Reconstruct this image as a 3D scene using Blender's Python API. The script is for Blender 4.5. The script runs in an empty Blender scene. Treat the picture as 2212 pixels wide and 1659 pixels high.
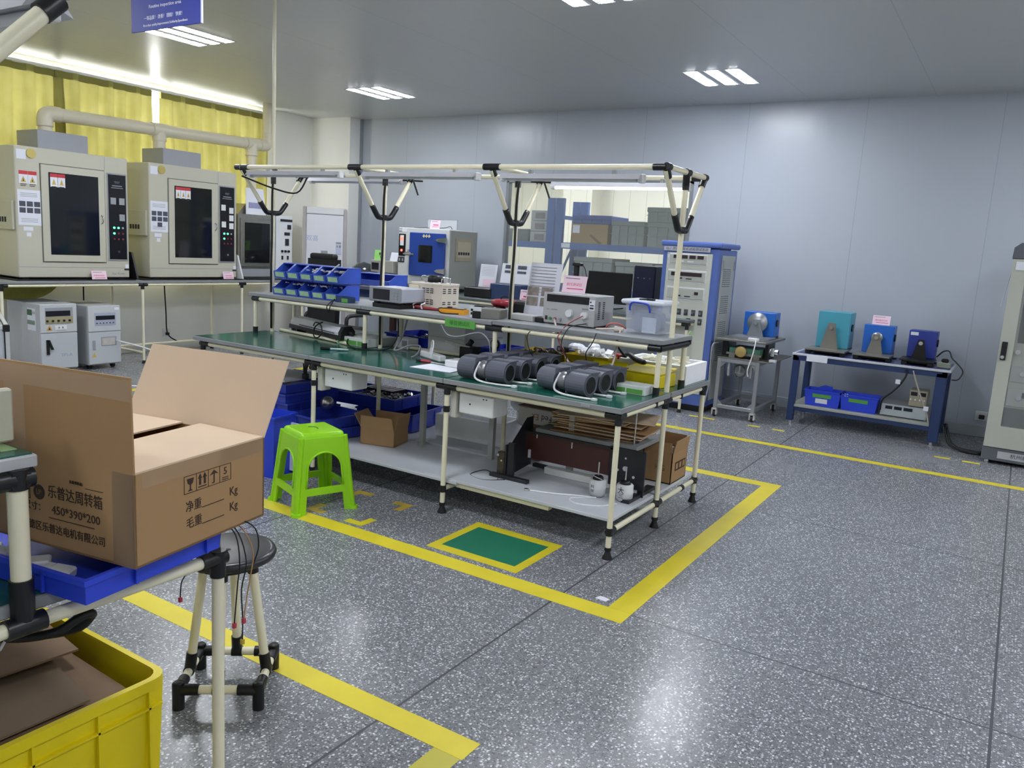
import bpy, bmesh, math, random
from mathutils import Vector, Matrix

SC = bpy.context.scene
COL = SC.collection
R = math.radians
random.seed(7)

# ---------------------------------------------------------------- camera
cam_d = bpy.data.cameras.new('camera')
cam = bpy.data.objects.new('camera', cam_d)
COL.objects.link(cam)
_yaw, _pitch, _roll = 0.55689262, 0.17035976, -0.06001938
_f = Vector((-math.sin(_yaw) * math.cos(_pitch), math.cos(_yaw) * math.cos(_pitch), -math.sin(_pitch)))
_r = Vector((math.cos(_yaw), math.sin(_yaw), 0))
_d = _f.cross(_r)
_r2 = _r * math.cos(_roll) + _d * math.sin(_roll)
_d2 = -_r * math.sin(_roll) + _d * math.cos(_roll)
cam.matrix_world = Matrix(((_r2.x, -_d2.x, -_f.x, 0), (_r2.y, -_d2.y, -_f.y, 0), (_r2.z, -_d2.z, -_f.z, 1.55), (0, 0, 0, 1)))
cam_d.sensor_fit = 'HORIZONTAL'
cam_d.sensor_width = 36.0
cam_d.lens = 1730.28 / 2212 * 36.0
cam_d.clip_start = 0.05
cam_d.clip_end = 100
SC.camera = cam

# ---------------------------------------------------------------- world, exposure
SC.view_settings.view_transform = 'Standard'
SC.view_settings.look = 'None'
SC.view_settings.exposure = 1.65
SC.view_settings.gamma = 1.0
SC.view_settings.use_curve_mapping = False
W = bpy.data.worlds.new('daylight')
SC.world = W
W.use_nodes = True
_bg = W.node_tree.nodes['Background']
_bg.inputs[0].default_value = (1.0, 1.0, 0.98, 1)
_bg.inputs[1].default_value = 4.0
TUBE = 27.0          # strength of the ceiling tubes
SC.cycles.max_bounces = 8
SC.cycles.diffuse_bounces = 5
SC.cycles.transparent_max_bounces = 12
SC.cycles.sample_clamp_indirect = 6.0

# ---------------------------------------------------------------- materials
def lin(h):
    h = h.lstrip('#')
    v = [int(h[i:i + 2], 16) / 255 for i in (0, 2, 4)]
    return tuple((c / 12.92 if c <= 0.04045 else ((c + 0.055) / 1.055) ** 2.4) for c in v) + (1,)

def mat(name, col, rough=0.5, metal=0.0, var=0.08, scale=6.0, bump=0.0, spec=0.5, coat=0.0):
    """a surface of one colour with faint uneven wear"""
    m = bpy.data.materials.new(name)
    m.use_nodes = True
    nt = m.node_tree
    b = nt.nodes['Principled BSDF']
    c = lin(col)
    b.inputs['Roughness'].default_value = rough
    b.inputs['Metallic'].default_value = metal
    b.inputs['Specular IOR Level'].default_value = spec
    b.inputs['Coat Weight'].default_value = coat
    tc = nt.nodes.new('ShaderNodeTexCoord')
    nz = nt.nodes.new('ShaderNodeTexNoise')
    nz.inputs['Scale'].default_value = scale
    nz.inputs['Detail'].default_value = 3
    nt.links.new(tc.outputs['Object'], nz.inputs['Vector'])
    mx = nt.nodes.new('ShaderNodeMix')
    mx.data_type = 'RGBA'
    mx.inputs['A'].default_value = tuple(x * (1 - var) for x in c[:3]) + (1,)
    mx.inputs['B'].default_value = tuple(min(1, x * (1 + var)) for x in c[:3]) + (1,)
    nt.links.new(nz.outputs['Fac'], mx.inputs['Factor'])
    nt.links.new(mx.outputs['Result'], b.inputs['Base Color'])
    if bump:
        bp = nt.nodes.new('ShaderNodeBump')
        bp.inputs['Strength'].default_value = bump
        bp.inputs['Distance'].default_value = 0.004
        nt.links.new(nz.outputs['Fac'], bp.inputs['Height'])
        nt.links.new(bp.outputs['Normal'], b.inputs['Normal'])
    return m

def emit(name, col, s):
    m = bpy.data.materials.new(name)
    m.use_nodes = True
    b = m.node_tree.nodes['Principled BSDF']
    b.inputs['Base Color'].default_value = lin(col)
    b.inputs['Emission Color'].default_value = lin(col)
    b.inputs['Emission Strength'].default_value = s
    return m

def glass(name, col, alpha, rough=0.02):
    m = bpy.data.materials.new(name)
    m.use_nodes = True
    nt = m.node_tree
    b = nt.nodes['Principled BSDF']
    b.inputs['Base Color'].default_value = lin(col)
    b.inputs['Roughness'].default_value = rough
    b.inputs['Alpha'].default_value = alpha
    return m

CREAM = mat('cream_coated_pipe', '#efe9cd', 0.32, var=0.05, scale=9)
JOINT = mat('black_joint', '#15161a', 0.35, var=0.15)
RUBBER = mat('black_rubber', '#141416', 0.6)
GREENMAT = mat('green_bench_mat', '#14584a', 0.16, var=0.12, scale=3, spec=0.6)
EDGE = mat('grey_board_edge', '#8b8e90', 0.5, var=0.08)
BOARD = mat('pale_grey_board', '#c9ccd2', 0.5, var=0.07, scale=4)
IVORY = mat('ivory_enamel', '#c3c1b0', 0.35, var=0.03, scale=3)
IVORY_D = mat('ivory_enamel_side', '#bdbba9', 0.4, var=0.03)
GREYBOX = mat('grey_sheet_metal', '#9a9da3', 0.4, var=0.05)
STEEL = mat('brushed_steel', '#a9a8a0', 0.3, metal=0.85, var=0.15, scale=14)
CHROME = mat('chrome', '#d8dadd', 0.15, metal=1.0, var=0.02)
ALU = mat('aluminium', '#a7abb0', 0.38, metal=0.6, var=0.05)
BLACK = mat('black_plastic', '#101114', 0.4, var=0.2)
DARK = mat('dark_panel', '#16171c', 0.25, var=0.2)
DKGLASS = mat('dark_window_glass', '#141619', 0.06, var=0.3, scale=2, spec=0.7)
WHITE = mat('white_plastic', '#e2e4e6', 0.35, var=0.03)
PAPER = mat('paper', '#e3e5ee', 0.7, var=0.03)
PINK = mat('pink_card', '#f1d3e2', 0.6, var=0.04)
GREENLBL = mat('green_label', '#5fa84b', 0.6, var=0.06)
GREENPAPER = mat('green_card', '#9fe37d', 0.6, var=0.04)
INK = mat('ink', '#2a2a30', 0.7)
GREYINK = mat('grey_ink', '#8d9098', 0.7)
REDINK = mat('red_ink', '#d2496a', 0.7)
PHOTO = mat('printed_photo', '#4b4f5c', 0.6, var=0.7, scale=40)
REDTAPE = mat('red_band', '#c43a3f', 0.6)
BLUEBIN = mat('blue_plastic', '#3c5cc4', 0.32, var=0.12, scale=5)
BLUEBIN_D = mat('deep_blue_plastic', '#2f44b4', 0.35, var=0.12, scale=5)
BLUETRAY = mat('cobalt_plastic', '#2a47d6', 0.35, var=0.08)
CARDB = mat('cardboard', '#a8855c', 0.75, var=0.06, scale=5)
CARDB_IN = mat('cardboard_inside', '#dcc3a6', 0.8, var=0.03, scale=8)
CARDB_DIRTY = mat('stained_cardboard', '#7d654e', 0.85, var=0.25, scale=9)
FOAM = mat('white_foam', '#f6f7fb', 0.8, var=0.04, scale=30, bump=0.1)
FOAM_D = mat('dusty_foam', '#e2e2e0', 0.85, var=0.12, scale=7)
YELLOWP = mat('yellow_plastic', '#e8d40c', 0.35, var=0.08, scale=4)
YELLOWB = mat('mustard_plastic', '#d8bb18', 0.4, var=0.08)
TAPE = mat('yellow_floor_tape', '#dccb2a', 0.45, var=0.1, scale=7)
TAPE_OLD = mat('worn_yellow_tape', '#b59a3c', 0.6, var=0.3, scale=14)
LIME = mat('lime_plastic', '#95d712', 0.22, var=0.08, scale=5)
SLATE = mat('slate_grey_plastic', '#5c5f6b', 0.38, var=0.08)
PVC = mat('cream_pvc', '#dcd5bd', 0.35, var=0.05)
WIRE_B = mat('black_cable', '#0d0e10', 0.5)
WIRE_W = mat('white_cable', '#e8e8ea', 0.45)
WIRE_R = mat('red_cable', '#8e2f33', 0.5)
WIRE_G = mat('grey_cable', '#9b9ea4', 0.5)
NAVY = mat('navy_enamel', '#2a3f66', 0.4, var=0.1)
SILVERED = mat('silver_tinsel', '#b9b4b0', 0.25, metal=0.9, var=0.5, scale=60)
SCREEN = mat('instrument_display', '#20202a', 0.12, var=0.15)
LEDG = emit('green_led', '#4dffa0', 1.5)
LEDR = emit('red_led', '#ff4030', 2.5)

# ---------------------------------------------------------------- mesh builder
class MB:
    def __init__(self):
        self.bm = bmesh.new()
        self.M = Matrix.Identity(4)

    def _add(self, verts, faces, smooth=False):
        vs = [self.bm.verts.new(self.M @ Vector(v)) for v in verts]
        for f in faces:
            try:
                fc = self.bm.faces.new([vs[i] for i in f])
                fc.smooth = smooth
            except ValueError:
                pass
        return self

    def box(self, x0, x1, y0, y1, z0, z1, bev=0.0, seg=1):
        if x0 > x1: x0, x1 = x1, x0
        if y0 > y1: y0, y1 = y1, y0
        if z0 > z1: z0, z1 = z1, z0
        v = [(x0, y0, z0), (x1, y0, z0), (x1, y1, z0), (x0, y1, z0), (x0, y0, z1), (x1, y0, z1), (x1, y1, z1), (x0, y1, z1)]
        f = [(0, 3, 2, 1), (4, 5, 6, 7), (0, 1, 5, 4), (1, 2, 6, 5), (2, 3, 7, 6), (3, 0, 4, 7)]
        bev = min(bev, 0.45 * min(x1 - x0, y1 - y0, z1 - z0))
        if bev <= 0:
            return self._add(v, f)
        t = bmesh.new()
        tv = [t.verts.new(p) for p in v]
        for q in f:
            t.faces.new([tv[i] for i in q])
        bmesh.ops.bevel(t, geom=list(t.edges), offset=bev, segments=seg, profile=0.5, affect='EDGES')
        return self._merge(t)

    def _merge(self, t, smooth=None):
        t.verts.index_update()
        vs = [self.bm.verts.new(self.M @ v.co) for v in t.verts]
        for fc in t.faces:
            try:
                n = self.bm.faces.new([vs[v.index] for v in fc.verts])
                n.smooth = fc.smooth if smooth is None else smooth
            except ValueError:
                pass
        t.free()
        return self

    def cyl(self, p0, p1, r0, r1=None, n=14, caps=True):
        p0, p1 = Vector(p0), Vector(p1)
        r1 = r0 if r1 is None else r1
        ax = (p1 - p0).normalized()
        u = ax.cross(Vector((0, 0, 1)) if abs(ax.z) < 0.9 else Vector((1, 0, 0))).normalized()
        w = ax.cross(u)
        v, f = [], []
        for i in range(n):
            a = 2 * math.pi * i / n
            d = u * math.cos(a) + w * math.sin(a)
            v.append(p0 + d * r0)
            v.append(p1 + d * r1)
        for i in range(n):
            j = (i + 1) % n
            f.append((2 * i, 2 * j, 2 * j + 1, 2 * i + 1))
        self._add(v, f, True)
        if caps:
            c = [tuple(range(0, 2 * n, 2))[::-1], tuple(range(1, 2 * n, 2))]
            self._add(v, c, False)
        return self

    def tube(self, pts, r, n=7, sub=5, closed=False):
        """a bent round cord through the given points"""
        P = [Vector(p) for p in pts]
        if sub > 1 and len(P) > 2:
            Q = []
            for i in range(len(P) - 1):
                a, b, c, d = P[max(i - 1, 0)], P[i], P[i + 1], P[min(i + 2, len(P) - 1)]
                for k in range(sub):
                    t = k / sub
                    Q.append(0.5 * (2 * b + (c - a) * t + (2 * a - 5 * b + 4 * c - d) * t * t + (3 * b - a - 3 * c + d) * t ** 3))
            Q.append(P[-1])
            P = Q
        v, f = [], []
        u = None
        for i, p in enumerate(P):
            t = (P[min(i + 1, len(P) - 1)] - P[max(i - 1, 0)])
            t = t.normalized() if t.length > 1e-9 else Vector((0, 0, 1))
            if u is None:
                u = t.cross(Vector((0, 0, 1)) if abs(t.z) < 0.9 else Vector((1, 0, 0))).normalized()
            else:
                u = (u - t * u.dot(t))
                u = u.normalized() if u.length > 1e-6 else t.orthogonal().normalized()
            w = t.cross(u)
            for k in range(n):
                a = 2 * math.pi * k / n
                v.append(p + (u * math.cos(a) + w * math.sin(a)) * r)
        for i in range(len(P) - 1):
            for k in range(n):
                j = (k + 1) % n
                f.append((i * n + k, i * n + j, (i + 1) * n + j, (i + 1) * n + k))
        f.append(tuple(range(n))[::-1])
        f.append(tuple(range((len(P) - 1) * n, len(P) * n)))
        return self._add(v, f, True)

    def lathe(self, prof, c=(0, 0, 0), n=24, axis='Z'):
        """profile of (radius, height) turned round an axis through c"""
        v, f = [], []
        c = Vector(c)
        for (r, h) in prof:
            for i in range(n):
                a = 2 * math.pi * i / n
                x, y = r * math.cos(a), r * math.sin(a)
                if axis == 'Z': p = (x, y, h)
                elif axis == 'X': p = (h, x, y)
                else: p = (y, h, x)
                v.append(c + Vector(p))
        for k in range(len(prof) - 1):
            for i in range(n):
                j = (i + 1) % n
                f.append((k * n + i, k * n + j, (k + 1) * n + j, (k + 1) * n + i))
        closed = prof[0] == prof[-1]
        if prof[0][0] > 1e-6 and not closed: f.append(tuple(range(n))[::-1])
        if prof[-1][0] > 1e-6 and not closed: f.append(tuple(range((len(prof) - 1) * n, len(prof) * n)))
        return self._add(v, f, True)

    def prism(self, poly, a0, a1, axis='Y', smooth=False):
        """polygon extruded along an axis: poly is (x,z) for Y, (y,z) for X, (x,y) for Z"""
        def pt(p, a):
            return {'Y': (p[0], a, p[1]), 'X': (a, p[0], p[1]), 'Z': (p[0], p[1], a)}[axis]
        n = len(poly)
        v = [pt(p, a0) for p in poly] + [pt(p, a1) for p in poly]
        self._add(v, [(i, (i + 1) % n, n + (i + 1) % n, n + i) for i in range(n)], smooth)
        return self._add(v, [tuple(range(n))[::-1], tuple(range(n, 2 * n))])

    def slab(self, pts, th):
        """four or more corner points of a flat face given a thickness along its normal"""
        P = [Vector(p) for p in pts]
        nrm = (P[1] - P[0]).cross(P[2] - P[0]).normalized() * th
        n = len(P)
        v = P + [p + nrm for p in P]
        return self._add(v, [tuple(range(n))[::-1], tuple(range(n, 2 * n))] + [(i, (i + 1) % n, n + (i + 1) % n, n + i) for i in range(n)])

    def ball(self, c, r, sx=1, sy=1, sz=1, n=12):
        t = bmesh.new()
        bmesh.ops.create_uvsphere(t, u_segments=n, v_segments=max(6, n // 2 + 2), radius=r)
        for v in t.verts:
            v.co = Vector((v.co.x * sx, v.co.y * sy, v.co.z * sz)) + Vector(c)
        return self._merge(t, True)

    def tray(self, x0, x1, y0, y1, z0, z1, th=0.004, flare=0.0, rim=0.0):
        """an open box with walls, a floor and optionally a turned-out rim"""
        f = flare
        def ring(ax0, ax1, ay0, ay1, z):
            return [(ax0, ay0, z), (ax1, ay0, z), (ax1, ay1, z), (ax0, ay1, z)]
        rings = [ring(x0 + f, x1 - f, y0 + f, y1 - f, z0)]
        if rim:
            rings += [ring(x0, x1, y0, y1, z1 - 0.012), ring(x0 - rim, x1 + rim, y0 - rim, y1 + rim, z1 - 0.012), ring(x0 - rim, x1 + rim, y0 - rim, y1 + rim, z1)]
        else:
            rings += [ring(x0, x1, y0, y1, z1)]
        rings += [ring(x0 + th, x1 - th, y0 + th, y1 - th, z1), ring(x0 + f + th, x1 - f - th, y0 + f + th, y1 - f - th, z0 + th)]
        v = [p for r in rings for p in r]
        fs = [(3, 2, 1, 0)]
        for k in range(len(rings) - 1):
            for i in range(4):
                j = (i + 1) % 4
                fs.append((k * 4 + i, k * 4 + j, k * 4 + 4 + j, k * 4 + 4 + i))
        e = (len(rings) - 1) * 4
        fs.append((e, e + 1, e + 2, e + 3))
        return self._add(v, fs)

def obj(name, mb, m, parent=None, off=None):
    """one mesh object; off is the parent's base when the shape was given in room coordinates"""
    me = bpy.data.meshes.new(name)
    if off is not None:
        bmesh.ops.translate(mb.bm, vec=-Vector(off), verts=mb.bm.verts)
    bmesh.ops.recalc_face_normals(mb.bm, faces=mb.bm.faces)
    mb.bm.to_mesh(me)
    mb.bm.free()
    me.materials.append(m)
    o = bpy.data.objects.new(name, me)
    COL.objects.link(o)
    if parent is not None:
        o.parent = parent
    return o

def tag(o, label, cat, group=None, kind=None):
    o['label'] = label
    o['category'] = cat
    if group: o['group'] = group
    if kind: o['kind'] = kind
    return o

class Thing:
    """an Empty at the thing's base that parents its parts; parts are given in local or (w=True) room coordinates"""
    def __init__(self, name, label, cat, loc=(0, 0, 0), rz=0.0, group=None):
        self.o = bpy.data.objects.new(name, None)
        self.o.empty_display_size = 0.1
        COL.objects.link(self.o)
        self.o.location = loc
        self.o.rotation_euler = (0, 0, rz)
        self.loc = Vector(loc)
        tag(self.o, label, cat, group)

    def part(self, name, mb, m, w=False, parent=None, label=None):
        p = obj(name, mb, m, parent or self.o, self.loc if w else None)
        if label: p['label'] = label
        return p

    def box(self, name, m, *a, bev=0.0, w=False, parent=None, label=None):
        return self.part(name, MB().box(*a, bev=bev), m, w, parent, label)

    def text(self, s, size, at, face, m, w=False, parent=None, align='CENTER', name='lettering', sx=1.0, thick=0.0004, rot=0.0, lean=0.0):
        c = bpy.data.curves.new('t', 'FONT')
        c.body = s
        c.size = size
        c.align_x = align
        c.align_y = 'CENTER'
        c.extrude = thick
        c.resolution_u = 2
        t = bpy.data.objects.new('t', c)
        COL.objects.link(t)
        me = bpy.data.meshes.new_from_object(t)
        bpy.data.objects.remove(t)
        bpy.data.curves.remove(c)
        B = {'-y': Matrix(((1, 0, 0), (0, 0, -1), (0, 1, 0))), '+x': Matrix(((0, 0, 1), (1, 0, 0), (0, 1, 0))),
             '-x': Matrix(((0, 0, -1), (-1, 0, 0), (0, 1, 0))), '+y': Matrix(((-1, 0, 0), (0, 0, 1), (0, 1, 0))),
             '+z': Matrix.Identity(3)}[face] if isinstance(face, str) else face
        at = Vector(at) - (self.loc if w else Vector((0, 0, 0)))
        me.transform(Matrix.Translation(at) @ B.to_4x4() @ Matrix.Rotation(rot, 4, 'Z') @ Matrix.Diagonal((sx, 1, 1, 1)))
        me.materials.append(m)
        me.name = name
        o = bpy.data.objects.new(name, me)
        COL.objects.link(o)
        o.parent = parent or self.o
        return o

def dup(root, loc, rz=None, label=None, group=None):
    r = root.copy()
    COL.objects.link(r)
    r.location = loc
    if rz is not None: r.rotation_euler = (0, 0, rz)
    if label: r['label'] = label
    if group: r['group'] = group
    for ch in list(root.children):
        c = ch.copy()
        COL.objects.link(c)
        c.parent = r
        for g in list(ch.children):
            d = g.copy()
            COL.objects.link(d)
            d.parent = c
    return r

def cable(name, label, pts, r, m, group=None, cat='cable'):
    return tag(obj(name, MB().tube(pts, r), m), label, cat, group)

def struct(name, mb, m, parent=None):
    o = obj(name, mb, m, parent)
    if parent is None: o['kind'] = 'structure'
    return o

# ================================================================ the setting
H = 3.2
XL, YB = -9.05, 8.85          # left (window) wall, back wall
XR, YF = 3.4, -3.2

def terrazzo():
    m = bpy.data.materials.new('terrazzo_floor')
    m.use_nodes = True
    nt = m.node_tree
    N, L = nt.nodes.new, nt.links.new
    b = nt.nodes['Principled BSDF']
    tc = N('ShaderNodeTexCoord')
    def vor(scale, rnd=1.0):
        v = N('ShaderNodeTexVoronoi'); v.inputs['Scale'].default_value = scale; v.inputs['Randomness'].default_value = rnd
        L(tc.outputs['Object'], v.inputs['Vector']); return v
    def math_(op, a, c):
        n = N('ShaderNodeMath'); n.operation = op
        for i, x in enumerate((a, c)):
            if isinstance(x, (int, float)): n.inputs[i].default_value = x
            else: L(x, n.inputs[i])
        return n.outputs[0]
    def mixc(f, A, B):
        n = N('ShaderNodeMix'); n.data_type = 'RGBA'
        L(f, n.inputs['Factor'])
        for k, x in (('A', A), ('B', B)):
            if isinstance(x, tuple): n.inputs[k].default_value = x
            else: L(x, n.inputs[k])
        return n.outputs['Result']
    big = N('ShaderNodeTexNoise'); big.inputs['Scale'].default_value = 0.9; big.inputs['Detail'].default_value = 4
    L(tc.outputs['Object'], big.inputs['Vector'])
    col = mixc(big.outputs['Fac'], lin('#6b6d71'), lin('#828488'))
    for scale, lo, cc, thr in ((96, 0.40, '#c0c2c6', 0.60), (150, 0.40, '#9fa1a6', 0.55), (80, 0.34, '#d9dbde', 0.80), (110, 0.45, '#5b5d61', 0.72)):
        v = vor(scale)
        sep = N('ShaderNodeSeparateColor'); L(v.outputs['Color'], sep.inputs[0])
        chip = math_('MULTIPLY', math_('LESS_THAN', v.outputs['Distance'], lo), math_('GREATER_THAN', sep.outputs[0 if scale != 110 else 1], thr))
        col = mixc(chip, col, lin(cc))
    # brass-dark joints on a 1.7 m grid
    sx = N('ShaderNodeSeparateXYZ'); L(tc.outputs['Object'], sx.inputs[0])
    joint = None
    for out, off, step, w in ((0, 0.12, 1.7, 0.005), (1, 3.08, 1.87, 0.004)):
        f = math_('ABSOLUTE', math_('SUBTRACT', math_('FRACT', math_('ADD', math_('DIVIDE', math_('SUBTRACT', sx.outputs[out], off), step), 20.5), 0), 0.5), 0)
        ln = math_('LESS_THAN', f, w / step)
        joint = ln if joint is None else math_('MAXIMUM', joint, ln)
    col = mixc(joint, col, lin('#505256'))
    L(col, b.inputs['Base Color'])
    rr = N('ShaderNodeMapRange'); rr.inputs['To Min'].default_value = 0.17; rr.inputs['To Max'].default_value = 0.34
    L(big.outputs['Fac'], rr.inputs['Value']); L(rr.outputs[0], b.inputs['Roughness'])
    b.inputs['Specular IOR Level'].default_value = 0.5
    return m

def panels(name, colr, axis, step, off, rough, seam='#6f7478', w=0.004, ribs=0.0, axis2=None, step2=1.0):
    m = bpy.data.materials.new(name)
    m.use_nodes = True
    nt = m.node_tree
    N, L = nt.nodes.new, nt.links.new
    b = nt.nodes['Principled BSDF']
    tc = N('ShaderNodeTexCoord'); sx = N('ShaderNodeSeparateXYZ'); L(tc.outputs['Object'], sx.inputs[0])
    def mt(op, a, c=0.0):
        n = N('ShaderNodeMath'); n.operation = op
        for i, x in enumerate((a, c)):
            if isinstance(x, (int, float)): n.inputs[i].default_value = x
            else: L(x, n.inputs[i])
        return n.outputs[0]
    def line(ax, st, of, ww):
        f = mt('ABSOLUTE', mt('SUBTRACT', mt('FRACT', mt('ADD', mt('DIVIDE', mt('SUBTRACT', sx.outputs[ax], of), st), 20.5)), 0.5))
        return mt('LESS_THAN', f, ww / st)
    s = line(axis, step, off, w)
    if axis2 is not None: s = mt('MAXIMUM', s, line(axis2, step2, 0.3, w))
    mx = N('ShaderNodeMix'); mx.data_type = 'RGBA'
    L(s, mx.inputs['Factor'])
    nz = N('ShaderNodeTexNoise'); nz.inputs['Scale'].default_value = 0.7
    L(tc.outputs['Object'], nz.inputs['Vector'])
    m2 = N('ShaderNodeMix'); m2.data_type = 'RGBA'; c = lin(colr)
    m2.inputs['A'].default_value = tuple(x * 0.95 for x in c[:3]) + (1,); m2.inputs['B'].default_value = tuple(min(1, x * 1.05) for x in c[:3]) + (1,)
    L(nz.outputs['Fac'], m2.inputs['Factor'])
    L(m2.outputs['Result'], mx.inputs['A']); mx.inputs['B'].default_value = lin(seam)
    L(mx.outputs['Result'], b.inputs['Base Color'])
    b.inputs['Roughness'].default_value = rough
    if ribs:
        wv = mt('SINE', mt('MULTIPLY', sx.outputs[axis], 2 * math.pi / 0.13))
        n2 = N('ShaderNodeTexNoise'); n2.inputs['Scale'].default_value = 2.2; L(tc.outputs['Object'], n2.inputs['Vector'])
        hgt = mt('ADD', mt('MULTIPLY', wv, 0.5), mt('MULTIPLY', n2.outputs['Fac'], 2.0))
        bp = N('ShaderNodeBump'); bp.inputs['Strength'].default_value = ribs; bp.inputs['Distance'].default_value = 0.002
        L(hgt, bp.inputs['Height']); L(bp.outputs['Normal'], b.inputs['Normal'])
    return m

FLOOR = terrazzo()
CEIL = panels('ceiling_panels', '#c6c8c7', 0, 1.15, 0.2, 0.32, seam='#b4b7b7', w=0.004, ribs=0.25)
BACKW = panels('wall_panels', '#b3bac4', 0, 1.18, -1.55, 0.30, seam='#a5acb5', ribs=0.35)
LEFTW = mat('white_wall_paint', '#ecece8', 0.55, var=0.03, scale=1)
CREAMW = panels('cream_wall_panels', '#dedcc8', 0, 0.3, 0.0, 0.4, seam='#c4c2ac', w=0.006)
ALUF = mat('window_frame', '#c9ccd0', 0.4, metal=0.3, var=0.03)

struct('floor', MB().box(XL - 0.2, XR + 0.2, YF - 0.2, 12.9, -0.12, 0), FLOOR)
struct('ceiling', MB().box(XL - 0.2, XR + 0.2, YF - 0.2, 12.9, H, H + 0.12), CEIL)
# left wall with the long window opening
LW = MB()
WY0, WY1, WZ0, WZ1 = 3.55, 7.74, 1.0, 3.16
LW.box(XL - 0.2, XL, YF - 0.2, WY0, 0, H).box(XL - 0.2, XL, WY1, YB + 0.1, 0, H).box(XL - 0.2, XL, WY0, WY1, 0, WZ0).box(XL - 0.2, XL, WY0, WY1, WZ1, H)
struct('wall_left', LW, LEFTW)
# back wall with the inspection window
BW = MB()
VX0, VX1, VZ0, VZ1 = -5.77, -3.27, 1.0, 2.39
BW.box(XL, VX0, YB, YB + 0.1, 0, H).box(VX1, XR, YB, YB + 0.1, 0, H).box(VX0, VX1, YB, YB + 0.1, 0, VZ0).box(VX0, VX1, YB, YB + 0.1, VZ1, H)
struct('wall_back', BW, BACKW)
struct('wall_right', MB().box(XR, XR + 0.2, YF, YB + 0.1, 0, H), LEFTW)
struct('wall_front', MB().box(XL, XR, YF - 0.2, YF, 0, H), LEFTW)
struct('column', MB().box(XL, -8.30, 8.62, YB, 0, H), LEFTW)
struct('trim_1', MB().box(-8.30, -8.26, YB - 0.03, YB, 0, H), mat('corner_trim', '#8e9398', 0.4))
struct('baseboard_back', MB().box(-8.26, XR, YB - 0.02, YB, 0, 0.11, bev=0.004), mat('pale_baseboard', '#a9b0b8', 0.45))
struct('baseboard_left', MB().box(XL, XL + 0.02, YF, 8.62, 0, 0.1, bev=0.004), LEFTW)

# window in the left wall: frame with mullions, panes
wf = MB()
for y in (WY0 + 0.025, 5.0, 6.35, WY1 - 0.025): wf.box(XL - 0.12, XL - 0.06, y - 0.025, y + 0.025, WZ0, WZ1)
for z in (WZ0 + 0.025, 2.35, WZ1 - 0.025): wf.box(XL - 0.12, XL - 0.06, WY0, WY1, z - 0.025, z + 0.025)
w1 = struct('window_1', wf, ALUF)
obj('pane', MB().box(XL - 0.095, XL - 0.089, WY0, WY1, WZ0, WZ1), glass('clear_pane', '#ffffff', 0.06), w1)
# inspection window in the back wall
wf = MB()
for x in (VX0 + 0.02, VX1 - 0.02): wf.box(x - 0.02, x + 0.02, YB - 0.008, YB + 0.07, VZ0, VZ1)
for z in (VZ0 + 0.02, VZ1 - 0.02): wf.box(VX0, VX1, YB - 0.008, YB + 0.07, z - 0.02, z + 0.02)
w2 = struct('window_2', wf, mat('window_bead', '#8d9296', 0.4, metal=0.3))
obj('pane', MB().box(VX0 + 0.03, VX1 - 0.03, YB + 0.03, YB + 0.036, VZ0 + 0.03, VZ1 - 0.03), glass('inspection_pane', '#dfe4dc', 0.10), w2)
# the room behind that window
struct('wall_store_back', MB().box(-9.0, XR, 12.5, 12.6, 0, H), CREAMW)
struct('wall_store_left', MB().box(-8.0, -7.9, YB + 0.1, 12.5, 0, H), CREAMW)
struct('wall_store_right', MB().box(-0.6, -0.5, YB + 0.1, 12.5, 0, H), CREAMW)
struct('column_2', MB().box(-6.75, -6.2, 12.1, 12.5, 0, H), CREAMW)

# ---------------------------------------------------------------- floor tape
def tape(name, label, pts, m=None, cat='floor tape', z=0.0006, group=None):
    b = MB()
    for (x0, x1, y0, y1) in pts: b.box(x0, x1, y0, y1, 0.0, z)
    return tag(obj(name, b, m or TAPE), label, cat, group)
tape('floor_tape', 'yellow tape line in front of the long bench beside the green mat', [(-6.9, -1.24, 2.978, 3.09)])
tape('floor_tape', 'yellow tape line crossing the aisle at the right end of the long bench', [(-1.352, -1.24, 3.09, 5.55)], z=0.0012)
tape('floor_tape', 'yellow tape line behind the long bench nearest to it', [(-5.6, -1.24, 5.55, 5.66)])
tape('floor_tape', 'long yellow tape line along the wall tables and blue table', [(-6.9, 3.3, 6.86, 6.955)])
tape('floor_tape', 'yellow tape line running past the chamber tables behind the cardboard box', [(-7.0, -6.9, 3.2, 6.955)])
tape('floor_tape', 'yellow tape line running under the round black stool', [(-3.4, -1.238, 1.83, 1.93)], z=0.0012)
tape('floor_tape', 'short faded yellow tape turning off at the bottom of the picture', [(-1.345, -1.245, 0.6, 1.83)], mat('faded_yellow_tape', '#bfb63e', 0.35, var=0.1))
t = Thing('floor_marking', 'green rectangle on the floor bordered with yellow tape before the bench', 'floor marking', (-2.14, 3.37, 0))
t.part('border', MB().box(-0.275, 0.275, -0.235, -0.17, 0, 0.001).box(-0.275, 0.275, 0.17, 0.235, 0, 0.001).box(-0.275, -0.225, -0.17, 0.17, 0, 0.001).box(0.225, 0.275, -0.17, 0.17, 0, 0.001), TAPE)
t.box('mat', mat('green_floor_mat', '#1f7a5e', 0.35, var=0.06), -0.225, 0.225, -0.17, 0.17, 0, 0.0008)
def corner_mark(label, x, y, sx, sy, m=TAPE_OLD, a=0.13, w=0.05):
    b = MB()
    b.box(x, x + sx * a, y, y + sy * w, 0, 0.0008).box(x, x + sx * w, y, y + sy * a, 0, 0.0007)
    return tag(obj('corner_mark', b, m), label, 'floor mark', 'stool position marks on the floor')
corner_mark('right-angle yellow floor mark nearest the bright tape line, right of the green stool', -2.855, 3.12, -1, 1, TAPE)
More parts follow.
